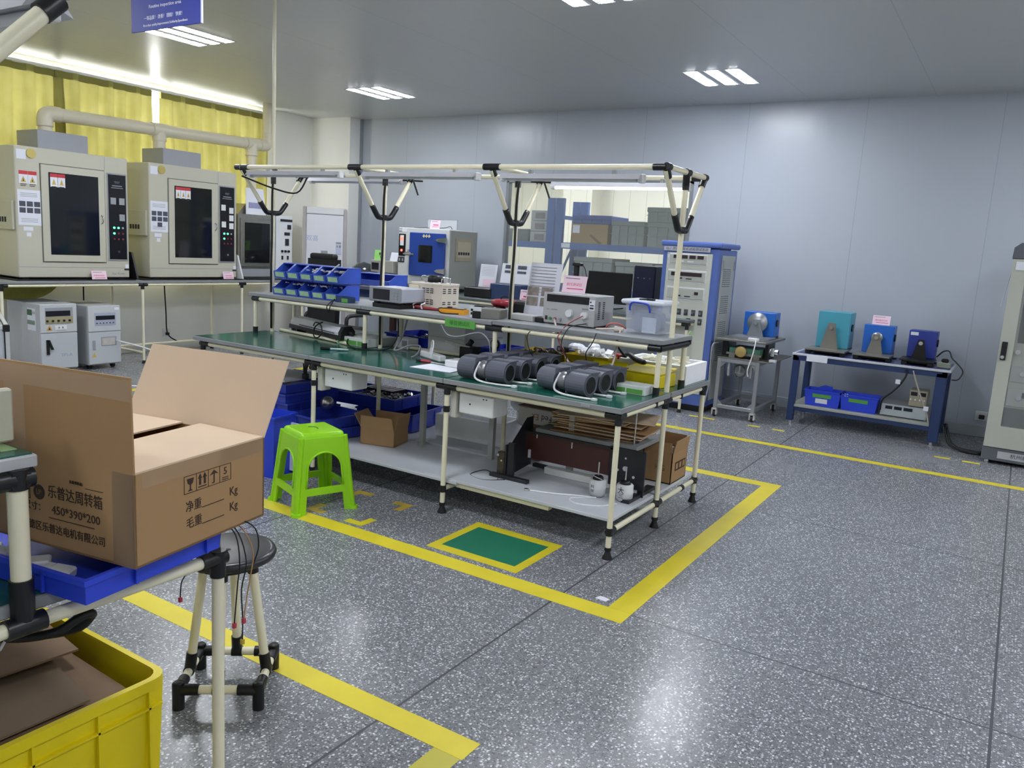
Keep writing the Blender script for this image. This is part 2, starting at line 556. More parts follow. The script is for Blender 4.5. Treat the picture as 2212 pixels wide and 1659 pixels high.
corner_mark('arrow-like yellow floor mark near the middle bench foot', -2.86, 3.58, -1, -1)
corner_mark('worn yellow floor mark just behind the green stool by the bench', -3.30, 3.585, 1, -1)
corner_mark('worn yellow floor mark partly under the green stool legs', -3.29, 3.12, 1, 1)
for x0, x1, lb in ((-2.62, -2.36, 'before the blue test cabinet'), (-2.03, -1.92, 'by the front wheel of the metal trolley'), (-1.80, -1.69, 'by the left foot of the blue table'),
                   (-0.44, -0.32, 'at the right foot of the blue table'), (-0.23, -0.10, 'in front of the beige cabinet corner')):
    tape('floor_mark', 'short yellow tape piece on the floor ' + lb, [(x0, x1, 7.54, 7.59)], cat='floor mark', group='equipment position marks along the wall')
tag(obj('paper_scrap', MB().slab([(-1.44, 3.135, 0.0008), (-1.385, 3.13, 0.0008), (-1.38, 3.165, 0.0008), (-1.43, 3.17, 0.0008)], 0.001), PAPER), 'small white paper scrap lying inside the yellow tape corner', 'paper scrap')

# ---------------------------------------------------------------- ceiling lights
TUBEM = emit('lit_tube', '#f3f7ff', TUBE)
REFL = mat('louvre_reflector', '#e4e7ea', 0.2, metal=0.4, var=0.02)
def ceiling_light(label, x, y, length=0.62, w=0.58):
    t = Thing('ceiling_light', label, 'ceiling light', (x, y, H), 0, 'recessed triple tube lights')
    fr = MB()
    for k in (-1, 0, 1):
        cx = k * w / 3
        fr.box(cx - w / 6 + 0.02, cx - w / 6 + 0.032, -length / 2, length / 2, -0.003, 0).box(cx + w / 6 - 0.032, cx + w / 6 - 0.02, -length / 2, length / 2, -0.003, 0)
        fr.box(cx - w / 6 + 0.02, cx + w / 6 - 0.02, -length / 2 - 0.01, -length / 2, -0.003, 0).box(cx - w / 6 + 0.02, cx + w / 6 - 0.02, length / 2, length / 2 + 0.01, -0.003, 0)
    t.part('frame', fr, REFL)
    for k in (-1, 0, 1):
        cx = k * w / 3
        t.box('tube', TUBEM, cx - 0.038, cx + 0.038, -length / 2 + 0.01, length / 2 - 0.01, -0.006, -0.001)
    return t
first = ceiling_light('lit triple ceiling light partly behind the blue hanging sign', -6.5, 4.69)
for x, y, lb in ((-6.58, 7.32, 'lit triple ceiling light nearest the white air conditioner corner'), (-2.63, 7.57, 'lit triple ceiling light above the blue test cabinet side'),
                 (-2.63, 4.83, 'lit triple ceiling light cut by the top edge of the picture')):
    dup(first.o, (x, y, H), label=lb)
for x in (-6.55, -2.63, 1.3):
    for y in (7.4, 4.83, 2.15, -0.5):
        if (x, y) in ((-6.55, 7.4), (-2.63, 7.4), (-6.55, 4.83), (-2.63, 4.83)): continue
        dup(first.o, (x, y, H), label='lit triple ceiling light further along the same grid')
t = Thing('store_fill_light', 'added tube light brightening the store room behind the window', 'ceiling light', (-4.6, 11.0, H))  # unseen lamp added to brighten the store room
t.box('frame', REFL, -0.9, 0.9, -0.12, 0.12, -0.03, 0)
t.box('tube', TUBEM, -0.85, 0.85, -0.08, 0.08, -0.036, -0.03)
t = Thing('store_fill_light', 'second added tube light brightening the store room deeper left', 'ceiling light', (-6.9, 10.2, H))  # another unseen lamp added for the store room's brightness
t.box('frame', REFL, -0.12, 0.12, -0.9, 0.9, -0.03, 0)
t.box('tube', TUBEM, -0.08, 0.08, -0.85, 0.85, -0.036, -0.03)

# ---------------------------------------------------------------- curtains
def fabric():
    m = bpy.data.materials.new('lime_curtain_fabric')
    m.use_nodes = True
    nt = m.node_tree
    nt.nodes.clear()
    N, L = nt.nodes.new, nt.links.new
    out = N('ShaderNodeOutputMaterial'); mx = N('ShaderNodeMixShader'); d = N('ShaderNodeBsdfDiffuse'); tr = N('ShaderNodeBsdfTranslucent')
    tc = N('ShaderNodeTexCoord'); nz = N('ShaderNodeTexNoise'); nz.inputs['Scale'].default_value = 5
    L(tc.outputs['Object'], nz.inputs['Vector'])
    c = N('ShaderNodeMix'); c.data_type = 'RGBA'; c.inputs['A'].default_value = lin('#9d9750'); c.inputs['B'].default_value = lin('#b9b476')
    L(nz.outputs['Fac'], c.inputs['Factor']); L(c.outputs['Result'], d.inputs['Color']); L(c.outputs['Result'], tr.inputs['Color'])
    mx.inputs[0].default_value = 0.12
    L(d.outputs[0], mx.inputs[1]); L(tr.outputs[0], mx.inputs[2]); L(mx.outputs[0], out.inputs[0])
    return m
FABRIC = fabric()
def curtain(label, y0, y1, z0, z1, pleat, seed, swing=0.0, x=-8.955):
    rnd = random.Random(seed)
    b = MB()
    ny, nz = int((y1 - y0) / 0.014), 14
    ph = [rnd.uniform(0, 6.28) for _ in range(4)]
    v, f = [], []
    for k in range(nz + 1):
        s = k / nz
        z = z1 + (z0 - z1) * s
        for i in range(ny + 1):
            u = i / ny
            y = y0 + (y1 - y0) * u
            amp = 0.036 + 0.010 * s
            dx = amp * (lambda q: math.copysign(abs(q) ** 0.6, q))(math.sin(2 * math.pi * (y + 0.02 * math.sin(9 * y)) / pleat + ph[0] + 0.9 * math.sin(2.5 * s + ph[1]))) + amp * 0.35 * math.sin(2 * math.pi * y / (pleat * 2.3) + ph[2])
            if s < 0.08: dx *= 0.6
            v.append((x + dx, y + swing * s * s * (0.5 - u) * 2, z))
    for k in range(nz):
        for i in range(ny):
            a = k * (ny + 1) + i
            f.append((a, a + 1, a + ny + 2, a + ny + 1))
    b._add(v, f, True)
    # gathered heading tape along the top
    o = tag(obj('curtain', b, FABRIC), label, 'curtain', 'yellow-green curtains on the window wall')
    obj('heading_tape', MB().box(x - 0.012, x + 0.02, y0, y1, z1 - 0.07, z1 - 0.005), mat('curtain_heading', '#8f8a48', 0.8), o)
    return o
curtain('yellow-green curtain at the left end, behind the first duct elbow', 3.5, 4.95, 0.95, 3.10, 0.19, 1, x=-8.97)
curtain('yellow-green curtain between the two grey test chambers, left of the bright gap', 4.86, 5.98, 0.95, 3.10, 0.18, 2, swing=0.05)
curtain('yellow-green curtain right of the bright gap behind the second chamber', 6.10, 7.74, 0.95, 3.10, 0.20, 3, swing=0.05)
tag(obj('curtain_rail', MB().box(-8.97, -8.94, 3.45, 7.78, 3.10, 3.125), WHITE), 'white curtain rail running along the top of the window', 'curtain rail')
# bundled curtain foot hanging below the chamber table
CLOTH = mat('gathered_curtain_cloth', '#a8a452', 0.9, var=0.3, scale=8)
for (y, w, z), lb in (((4.42, 0.42, 0.68), 'large gathered curtain end bulging below the left test chamber'), ((6.55, 0.16, 0.82), 'small gathered curtain end below the second test chamber')):
    tag(obj('curtain_bundle', MB().ball((-8.94, y, 0.92), 0.2, 0.30, w / 0.2, (0.93 - z) / 0.2, n=18), CLOTH), lb, 'curtain', 'gathered curtain ends')

# ---------------------------------------------------------------- exhaust duct
dx = -8.66
t = Thing('exhaust_duct', 'cream plastic exhaust duct running above the test chambers', 'duct', (dx, 4.59, 2.60))
r = 0.069
def dpart(name, b, m=PVC): return t.part(name, b, m, w=True)
dpart('pipe', MB().cyl((dx, 4.66, 2.605), (dx, 7.36, 2.65), r, n=20))
dpart('elbow', MB().tube([(dx, 4.59, 2.47), (dx, 4.59, 2.55), (dx, 4.61, 2.59), (dx, 4.66, 2.605), (dx, 4.74, 2.607)], r * 1.12, n=18))
dpart('riser', MB().cyl((dx, 4.59, 2.411), (dx, 4.59, 2.5), r, n=18))
dpart('tee', MB().cyl((dx, 5.78, 2.624), (dx, 5.98, 2.627), r * 1.14, n=18).cyl((dx, 5.88, 2.5), (dx, 5.88, 2.625), r * 1.14, n=18))
dpart('riser', MB().cyl((dx, 5.88, 2.411), (dx, 5.88, 2.55), r, n=18))
dpart('tee', MB().cyl((dx, 7.1, 2.646), (dx, 7.3, 2.65), r * 1.14, n=18).cyl((dx, 7.2, 2.5), (dx, 7.2, 2.65), r * 1.14, n=18))
dpart('riser', MB().cyl((dx, 7.2, 1.881), (dx, 7.2, 2.55), r * 0.9, n=18))
dpart('elbow', MB().tube([(dx, 7.32, 2.65), (dx, 7.40, 2.655), (dx, 7.45, 2.68), (dx, 7.47, 2.74), (dx, 7.47, 2.82)], r * 1.12, n=18))
dpart('riser', MB().cyl((dx, 7.47, 2.78), (dx, 7.47, 3.2), r, n=18))

# conduit from the ceiling to the end post of the long bench
t = Thing('conduit', 'thin cream conduit dropping from the ceiling to the bench end post', 'conduit', (-4.83, 4.22, 2.0))
t.part('pipe', MB().cyl((0, 0, 0), (0, 0, 1.2), 0.013), CREAM)
t.part('bracket', MB().box(-0.02, 0.02, -0.02, 0.02, 0.0, 0.03), JOINT)

# ---------------------------------------------------------------- hanging sign
SIGNB = mat('sign_blue', '#2b3ca8', 0.4, var=0.02)
t = Thing('hanging_sign', 'blue hanging sign with white writing about the routine inspection area', 'sign', (-3.908, 2.70, 2.547))
t.box('board', SIGNB, -0.289, 0.289, -0.004, 0.004, 0, 0.26, bev=0.001)
t.box('lit_edge', WHITE, 0.289, 0.296, -0.005, 0.005, 0, 0.26)  # white colour stands in for light on the board's right edge
t.part('hanging_wire', MB().cyl((-0.2, 0, 0.26), (-0.2, 0, 0.65), 0.002, n=6), CHROME)
t.part('hanging_wire', MB().cyl((0.2, 0, 0.26), (0.2, 0, 0.65), 0.002, n=6), CHROME)
SGW = mat('sign_lettering', '#f4f6ff', 0.5, var=0.02)
t.text('常规检验区', 0.06, (0, -0.0045, 0.19), '-y', SGW)
t.text('Routine inspection area', 0.0245, (0, -0.0045, 0.116), '-y', SGW, sx=1.15)
t.text('一等品质！ 改善！ 团结！ 快速！', 0.0225, (-0.01, -0.0045, 0.060), '-y', SGW)
t.text('First-class quality.Improvement.Solidarity.Speediness', 0.0175, (0, -0.0045, 0.026), '-y', SGW)

# ================================================================ tables of coated pipe along the walls
def pipe_table(name, label, X, Y, ztop, group=None, deep_low=True, topmat=None):
    """X = (x0,x1) Y = (y0,y1) with legs at the given lists"""
    (xs, ys) = X, Y
    x0, x1, y0, y1 = xs[0], xs[-1], ys[0], ys[-1]
    t = Thing(name, label, 'table', ((x0 + x1) / 2, (y0 + y1) / 2, 0), 0, group)
    t.part('tabletop', MB().box(x0 - 0.02, x1 + 0.02, y0 - 0.02, y1 + 0.02, ztop - 0.028, ztop, bev=0.003), topmat or EDGE, w=True)
    zr = ztop - 0.046
    for x in xs:
        for y in ys:
            if len(xs) > 2 and y not in (y0, y1): continue
            if len(ys) > 2 and x not in (x0, x1): continue
            l = t.part('leg', MB().cyl((x, y, 0.03), (x, y, zr), 0.0145), CREAM, w=True)
            t.part('foot', MB().cyl((x, y, 0), (x, y, 0.035), 0.024, 0.016), RUBBER, w=True, parent=l)
            t.part('joint', MB().cyl((x, y, zr - 0.05), (x, y, zr + 0.017), 0.019), JOINT, w=True, parent=l)
    for y in (y0, y1):
        t.part('rail', MB().cyl((x0, y, zr), (x1, y, zr), 0.0145), CREAM, w=True)
    for x in (x0, x1):
        t.part('rail', MB().cyl((x, y0, zr), (x, y1, zr), 0.0145), CREAM, w=True)
    j = MB()
    for x in xs:
        for y in (y0, y1):
            j.cyl((max(x - 0.055, x0 - 0.018), y, zr), (min(x + 0.055, x1 + 0.018), y, zr), 0.0185)
    for y in ys:
        for x in (x0, x1):
            j.cyl((x, max(y - 0.055, y0 - 0.018), zr), (x, min(y + 0.055, y1 + 0.018), zr), 0.0185)
    t.part('sleeve', j, JOINT, w=True)
    if deep_low:
        for x in (x0, x1):
            t.part('low_rail', MB().cyl((x if x == x0 else x, y0, 0.12), (x, y1, 0.12), 0.0145), CREAM, w=True) if x == x0 else None
        for y in ys:
            t.part('cross_rail', MB().cyl((x0, y, 0.12), (x1, y, 0.12), 0.0145), CREAM, w=True)
    return t

ZT = 0.93
pipe_table('chamber_table', 'grey topped cream pipe table along the curtains carrying the test chambers', [-8.84, -8.25], [3.9, 5.37, 6.72, 7.72], ZT)
for y0, y1, lb in ((4.05, 5.3, 'black mat under the left test chamber'), (5.4, 6.75, 'black mat under the second test chamber'), (6.82, 7.7, 'dark mat under the steel spray cabinet')):
    tag(obj('table_mat', MB().box(-8.84, -8.262, y0, y1, ZT, ZT + 0.012), BLACK), lb, 'mat', 'black mats on the chamber table')

def warn_labels(t, n, y, z, x, w=0.095, h=0.16):
    for k in range(n):
        yy = y + k * (w + 0.004)
        p = t.box('warning_label', PAPER, x, x + 0.0015, yy, yy + w, z - h, z, w=True)
        t.box('label_header', REDTAPE, x + 0.0012, x + 0.0022, yy, yy + w, z - 0.035, z, w=True, parent=p)
        t.part('warning_triangle', MB().prism([(yy + 0.014, z - 0.11), (yy + w - 0.014, z - 0.11), (yy + w / 2, z - 0.05)], x + 0.0012, x + 0.0022, 'X'), mat('warning_yellow', '#cbb565', 0.6), w=True, parent=p)
        t.part('label_print', MB().box(x + 0.0012, x + 0.0022, yy + 0.012, yy + w - 0.012, z - 0.13, z - 0.124).box(x + 0.0012, x + 0.0022, yy + 0.012, yy + w - 0.02, z - 0.145, z - 0.139).prism([(yy + 0.035, z - 0.1), (yy + w - 0.035, z - 0.1), (yy + w / 2, z - 0.068)], x + 0.0018, x + 0.0027, 'X'), INK, w=True, parent=p)

def chamber(label, y0, y1, doory0, doory1, wy0, wy1, py0, py1, nwarn, photos, seed, boxy):
    xf, z0, z1 = -8.33, ZT + 0.012, 2.225
    t = Thing('test_chamber', label, 'test chamber', (-8.6, (y0 + y1) / 2, z0), 0, 'flame test chambers')
    t.part('body', MB().box(-8.84, xf, y0, y1, z0 + 0.015, z1, bev=0.008), IVORY, w=True)
    for yy in (y0 + 0.08, y1 - 0.08):
        t.part('foot', MB().box(-8.42, -8.36, yy - 0.03, yy + 0.03, z0, z0 + 0.02).box(-8.82, -8.76, yy - 0.03, yy + 0.03, z0, z0 + 0.02), RUBBER, w=True)
    d = t.part('door', MB().box(xf, xf + 0.014, doory0, doory1, 1.12, 2.07, bev=0.003), IVORY, w=True)
    t.part('door_gap', MB().box(xf, xf + 0.003, doory0 - 0.008, doory1 + 0.008, 1.112, 2.078), mat('seam_shadow', '#5d5c54', 0.7), w=True, parent=d)  # dark rim painted as the shadow in the door seam
    t.part('window', MB().box(xf + 0.005, xf + 0.0165, wy0, wy1, 1.19, 2.0), DKGLASS, w=True, parent=d)
    t.part('handle', MB().tube([(xf + 0.014, doory1 - 0.045, 1.52), (xf + 0.035, doory1 - 0.038, 1.54), (xf + 0.04, doory1 - 0.038, 1.565), (xf + 0.035, doory1 - 0.038, 1.59), (xf + 0.014, doory1 - 0.045, 1.61)], 0.006), CHROME, w=True, parent=d)
    p = t.part('control_panel', MB().box(xf, xf + 0.008, py0, py1, 1.14, 2.06, bev=0.003), GREYBOX, w=True)
    t.part('panel_face', MB().box(xf + 0.006, xf + 0.011, py0 + 0.012, py1 - 0.012, 1.155, 2.045), DARK, w=True, parent=p)
    xx = xf + 0.011
    pw = py1 - py0
    for (fy, fz) in ((0.28, 1.77), (0.72, 1.77), (0.72, 1.60)) if nwarn == 2 else ((0.25, 1.80), (0.75, 1.77), (0.75, 1.68), (0.75, 1.585), (0.27, 1.60)):
        t.part('meter', MB().box(xx, xx + 0.006, py0 + fy * pw - 0.03, py0 + fy * pw + 0.03, fz - 0.035, fz + 0.035), GREYBOX if nwarn == 2 else WHITE, w=True, parent=p)
    for i, (fy, fz) in enumerate([(a, c) for c in (1.49, 1.43, 1.37) for a in (0.3, 0.52, 0.74)]):
        lit = i in (0, 1, 3)
        t.part('push_button', MB().cyl((xx, py0 + fy * pw, fz), (xx + 0.008, py0 + fy * pw, fz), 0.011, n=10), LEDG if lit else mat('red_button', '#7a3038', 0.4) if i > 3 else GREYBOX, w=True, parent=p)
    t.part('key_switch', MB().cyl((xx, py0 + 0.5 * pw, 1.235), (xx + 0.012, py0 + 0.5 * pw, 1.235), 0.013, n=10), CHROME, w=True, parent=p)
    t.text('TEST', 0.03, (xx + 0.0005, py0 + 0.5 * pw, 1.965), '+x', GREYINK, w=True, parent=p)
    t.part('panel_print', MB().box(xx, xx + 0.001, py0 + 0.25 * pw, py0 + 0.75 * pw, 1.925, 1.935).box(xx, xx + 0.001, py0 + 0.2 * pw, py0 + 0.8 * pw, 1.905, 1.912), GREYINK, w=True, parent=p)
    t.part('exhaust_box', MB().box(-8.83, -8.43, boxy[0], boxy[1], z1, z1 + 0.185, bev=0.004), GREYBOX, w=True)
    # seams, badges
    t.part('trim_seam', MB().box(xf, xf + 0.001, y0 + 0.004, y1 - 0.004, 1.06, 1.064).box(xf, xf + 0.001, doory1 + 0.01, doory1 + 0.014, 2.08, z1 - 0.01), GREYINK, w=True)
    c = t.part('dial_badge', MB().cyl((xf, y0 + 0.155, 2.16), (xf + 0.012, y0 + 0.155, 2.16), 0.045, n=18), mat('brass_badge', '#c9b76b', 0.3, metal=0.5), w=True)
    t.box('label_card', PAPER, xf, xf + 0.002, y0 + 0.02, y0 + 0.11, 2.10, 2.19, w=True)
    # sheets stuck on the front
    s = t.box('instruction_sheet', PAPER, xf, xf + 0.002, y0 + 0.015, y0 + 0.24, 1.47, 1.81, w=True)
    pb = MB()
    cols = 3
    for i in range(photos):
        r_, c_ = divmod(i, cols)
        if photos == 7 and i == 6: c_ = 1
        pb.box(xf + 0.0015, xf + 0.003, y0 + 0.028 + c_ * 0.07, y0 + 0.028 + c_ * 0.07 + 0.058, 1.70 - r_ * 0.062 - 0.05, 1.70 - r_ * 0.062)
    t.part('sheet_photo', pb, PHOTO, w=True, parent=s)
    tb = MB()
    for zz in (1.775, 1.76, 1.745, 1.53, 1.515, 1.50): tb.box(xf + 0.0015, xf + 0.0028, y0 + 0.04, y0 + 0.2, zz, zz + 0.004)
    t.part('sheet_print', tb, GREYINK, w=True, parent=s)
    t.box('label_tag', PAPER, xf, xf + 0.002, y0 + 0.06, y0 + 0.15, 1.415, 1.455, w=True)
    t.box('label_tag', PAPER, xf, xf + 0.002, y0 + 0.085, y0 + 0.13, 1.36, 1.40, w=True)
    if nwarn == 2: warn_labels(t, 2, y0 + 0.035, 1.99, xf, 0.082, 0.12)
    warn_labels(t, nwarn, wy0 + 0.015, 1.99, xf + 0.0165, 0.072 if nwarn == 2 else 0.062, 0.13)
    # switch box on the side facing the aisle
    sb = t.part('side_box', MB().box(-8.78, -8.365, y0 - 0.025, y0, 1.42, 1.70, bev=0.004), IVORY_D, w=True)
    bb = MB()
    for k in range(4): bb.box(-8.66 + k * 0.05, -8.63 + k * 0.05, y0 - 0.028, y0 - 0.024, 1.49, 1.54)
    t.part('breaker', bb, INK, w=True, parent=sb)
    # nameplates bottom right
    t.text('Star Rosin', 0.035, (xf + 0.0006, y1 - 0.13, 1.0), '+x', GREYINK, w=True)
    t.box('nameplate', INK, xf, xf + 0.002, y1 - 0.06, y1 - 0.005, 1.035, 1.055, w=True)
    t.box('nameplate', PAPER, xf, xf + 0.002, y1 - 0.05, y1 - 0.01, 1.06, 1.10, w=True)
    return t
chamber('large ivory flame test chamber at the left picture edge with dark glass door', 4.11, 5.27, 4.35, 5.0, 4.42, 4.93, 5.03, 5.25, 2, 6, 1, (4.39, 4.90))
chamber('ivory flame test chamber with three warning labels, beside the steel spray cabinet', 5.52, 6.70, 5.76, 6.42, 5.83, 6.33, 6.44, 6.67, 3, 7, 2, (5.77, 6.27))

def card(label, x, y, z, w, h, face, m=PINK, lines=2, lean=0.02, name='card_sign', cat='card sign', rz=0.0, words_=None, group='pink device name cards'):
    """a small standing card in an acrylic stand"""
    t = Thing(name, label, cat, (x, y, z), {'+x': R(90), '-y': 0}[face] + rz, group)
    c = t.part('card', MB().slab([(-w / 2, -0.002, 0.003), (w / 2, -0.002, 0.003), (w / 2, lean, h), (-w / 2, lean, h)], 0.0025), m)
    t.part('stand', MB().box(-w / 2, w / 2, -0.004, lean + 0.01, 0, 0.003), glass('clear_acrylic', '#ffffff', 0.25))
    tilt = math.atan2(lean + 0.002, h)
    fm = Matrix.Rotation(-tilt, 3, 'X') @ Matrix(((1, 0, 0), (0, 0, -1), (0, 1, 0)))
    def on(u, v): return (u, -0.002 + (lean + 0.002) * v / h - 0.003, v)
    if words_:
        t.text(words_, h * 0.2, on(0, h * 0.5), fm, REDINK, parent=c)
    else:
        t.part('printed_line', MB().box(-w * 0.2, w * 0.36, on(0, h * 0.45)[1] - 0.0008, on(0, h * 0.45)[1] + 0.002, h * 0.4, h * 0.52), REDINK, parent=c)
    t.part('printed_line', MB().box(-w * 0.4, w * 0.2, on(0, h * 0.85)[1] - 0.001, on(0, h * 0.85)[1] + 0.002, h * 0.83, h * 0.88), GREYINK, parent=c)
    t.part('printed_line', MB().box(-w * 0.3, w * 0.4, on(0, h * 0.27)[1] - 0.001, on(0, h * 0.27)[1] + 0.002, h * 0.24, h * 0.29), REDINK, parent=c)
    return t
card('pink name card standing in front of the left test chamber', -8.285, 4.90, ZT, 0.165, 0.10, '+x', words_='灼热丝试验仪')
card('pink name card standing in front of the second test chamber', -8.285, 6.55, ZT, 0.155, 0.10, '+x', words_='针焰试验仪')
for y, lb in ((5.33, 'black folder leaning on the right side of the left test chamber'), (6.755, 'white board leaning on the right side of the second test chamber')):
    tag(obj('leaning_folder', MB().prism([(-8.75, ZT + 0.012), (-8.27, ZT + 0.012), (-8.37, ZT + 0.30), (-8.70, ZT + 0.34)], y - 0.01, y + 0.01, 'Y'), BLACK if y < 6 else WHITE), lb, 'folder')

# steel spray cabinet with glass door and white control tower
t = Thing('spray_cabinet', 'worn steel cabinet with glass door and hood beside the second chamber', 'test cabinet', (-8.6, 7.08, ZT + 0.012))
z0 = ZT + 0.012
t.part('body', MB().box(-8.84, -8.42, 6.80, 7.36, z0, 1.75, bev=0.006), STEEL, w=True)
dd = t.part('door', MB().box(-8.42, -8.40, 6.83, 7.34, 1.09, 1.70, bev=0.004), STEEL, w=True)
t.part('window', MB().box(-8.405, -8.396, 6.885, 7.285, 1.14, 1.645), DKGLASS, w=True, parent=dd)
t.part('latch', MB().box(-8.40, -8.37, 7.30, 7.325, 1.36, 1.43, bev=0.004), BLACK, w=True, parent=dd)
t.part('hood', MB().prism([(6.86, 1.75), (7.33, 1.75), (7.24, 1.88), (6.98, 1.88)], -8.85, -8.5, 'X'), STEEL, w=True)
t.part('base_strip', MB().box(-8.42, -8.405, 6.82, 7.35, z0 + 0.02, 1.06, bev=0.003), GREYBOX, w=True)
t = Thing('control_tower', 'tall white control unit with knobs and meters right of the steel cabinet', 'control unit', (-8.6, 7.55, z0))
t.part('body', MB().box(-8.85, -8.41, 7.40, 7.68, z0, 1.76, bev=0.004), WHITE, w=True)
for yy, zz, w_, h_ in ((7.57, 1.705, 0.2, 0.03), (7.62, 1.62, 0.06, 0.06), (7.585, 1.53, 0.09, 0.04), (7.585, 1.42, 0.06, 0.09)): t.part('meter', MB().box(-8.41, -8.402, yy - w_ / 2, yy + w_ / 2, zz - h_ / 2, zz + h_ / 2), INK, w=True)
for yy in (7.5, 7.555, 7.61):
    t.part('knob', MB().cyl((-8.41, yy, 1.30), (-8.39, yy, 1.30), 0.016, n=10), BLACK, w=True)
for yy in (7.505, 7.60):
    t.part('switch', MB().box(-8.41, -8.4, yy - 0.012, yy + 0.012, 1.19, 1.24), BLACK, w=True)
t.part('valve', MB().cyl((-8.41, 7.6, 1.06), (-8.375, 7.6, 1.06), 0.028, n=12), STEEL, w=True)
sh = Thing('notice_sheet', 'white notice sheet standing on the steel spray cabinet hood', 'paper sheet', (-8.46, 7.1, 1.75))
sh.part('sheet', MB().slab([(0, -0.15, 0), (0, 0.17, 0), (-0.03, 0.15, 0.33), (-0.03, -0.13, 0.33)], 0.003), PAPER)
sh.part('print', MB().box(-0.006, 0.0, -0.1, 0.13, 0.08, 0.15), mat('blue_grey_print', '#9a9cc0', 0.7, var=0.4, scale=50))

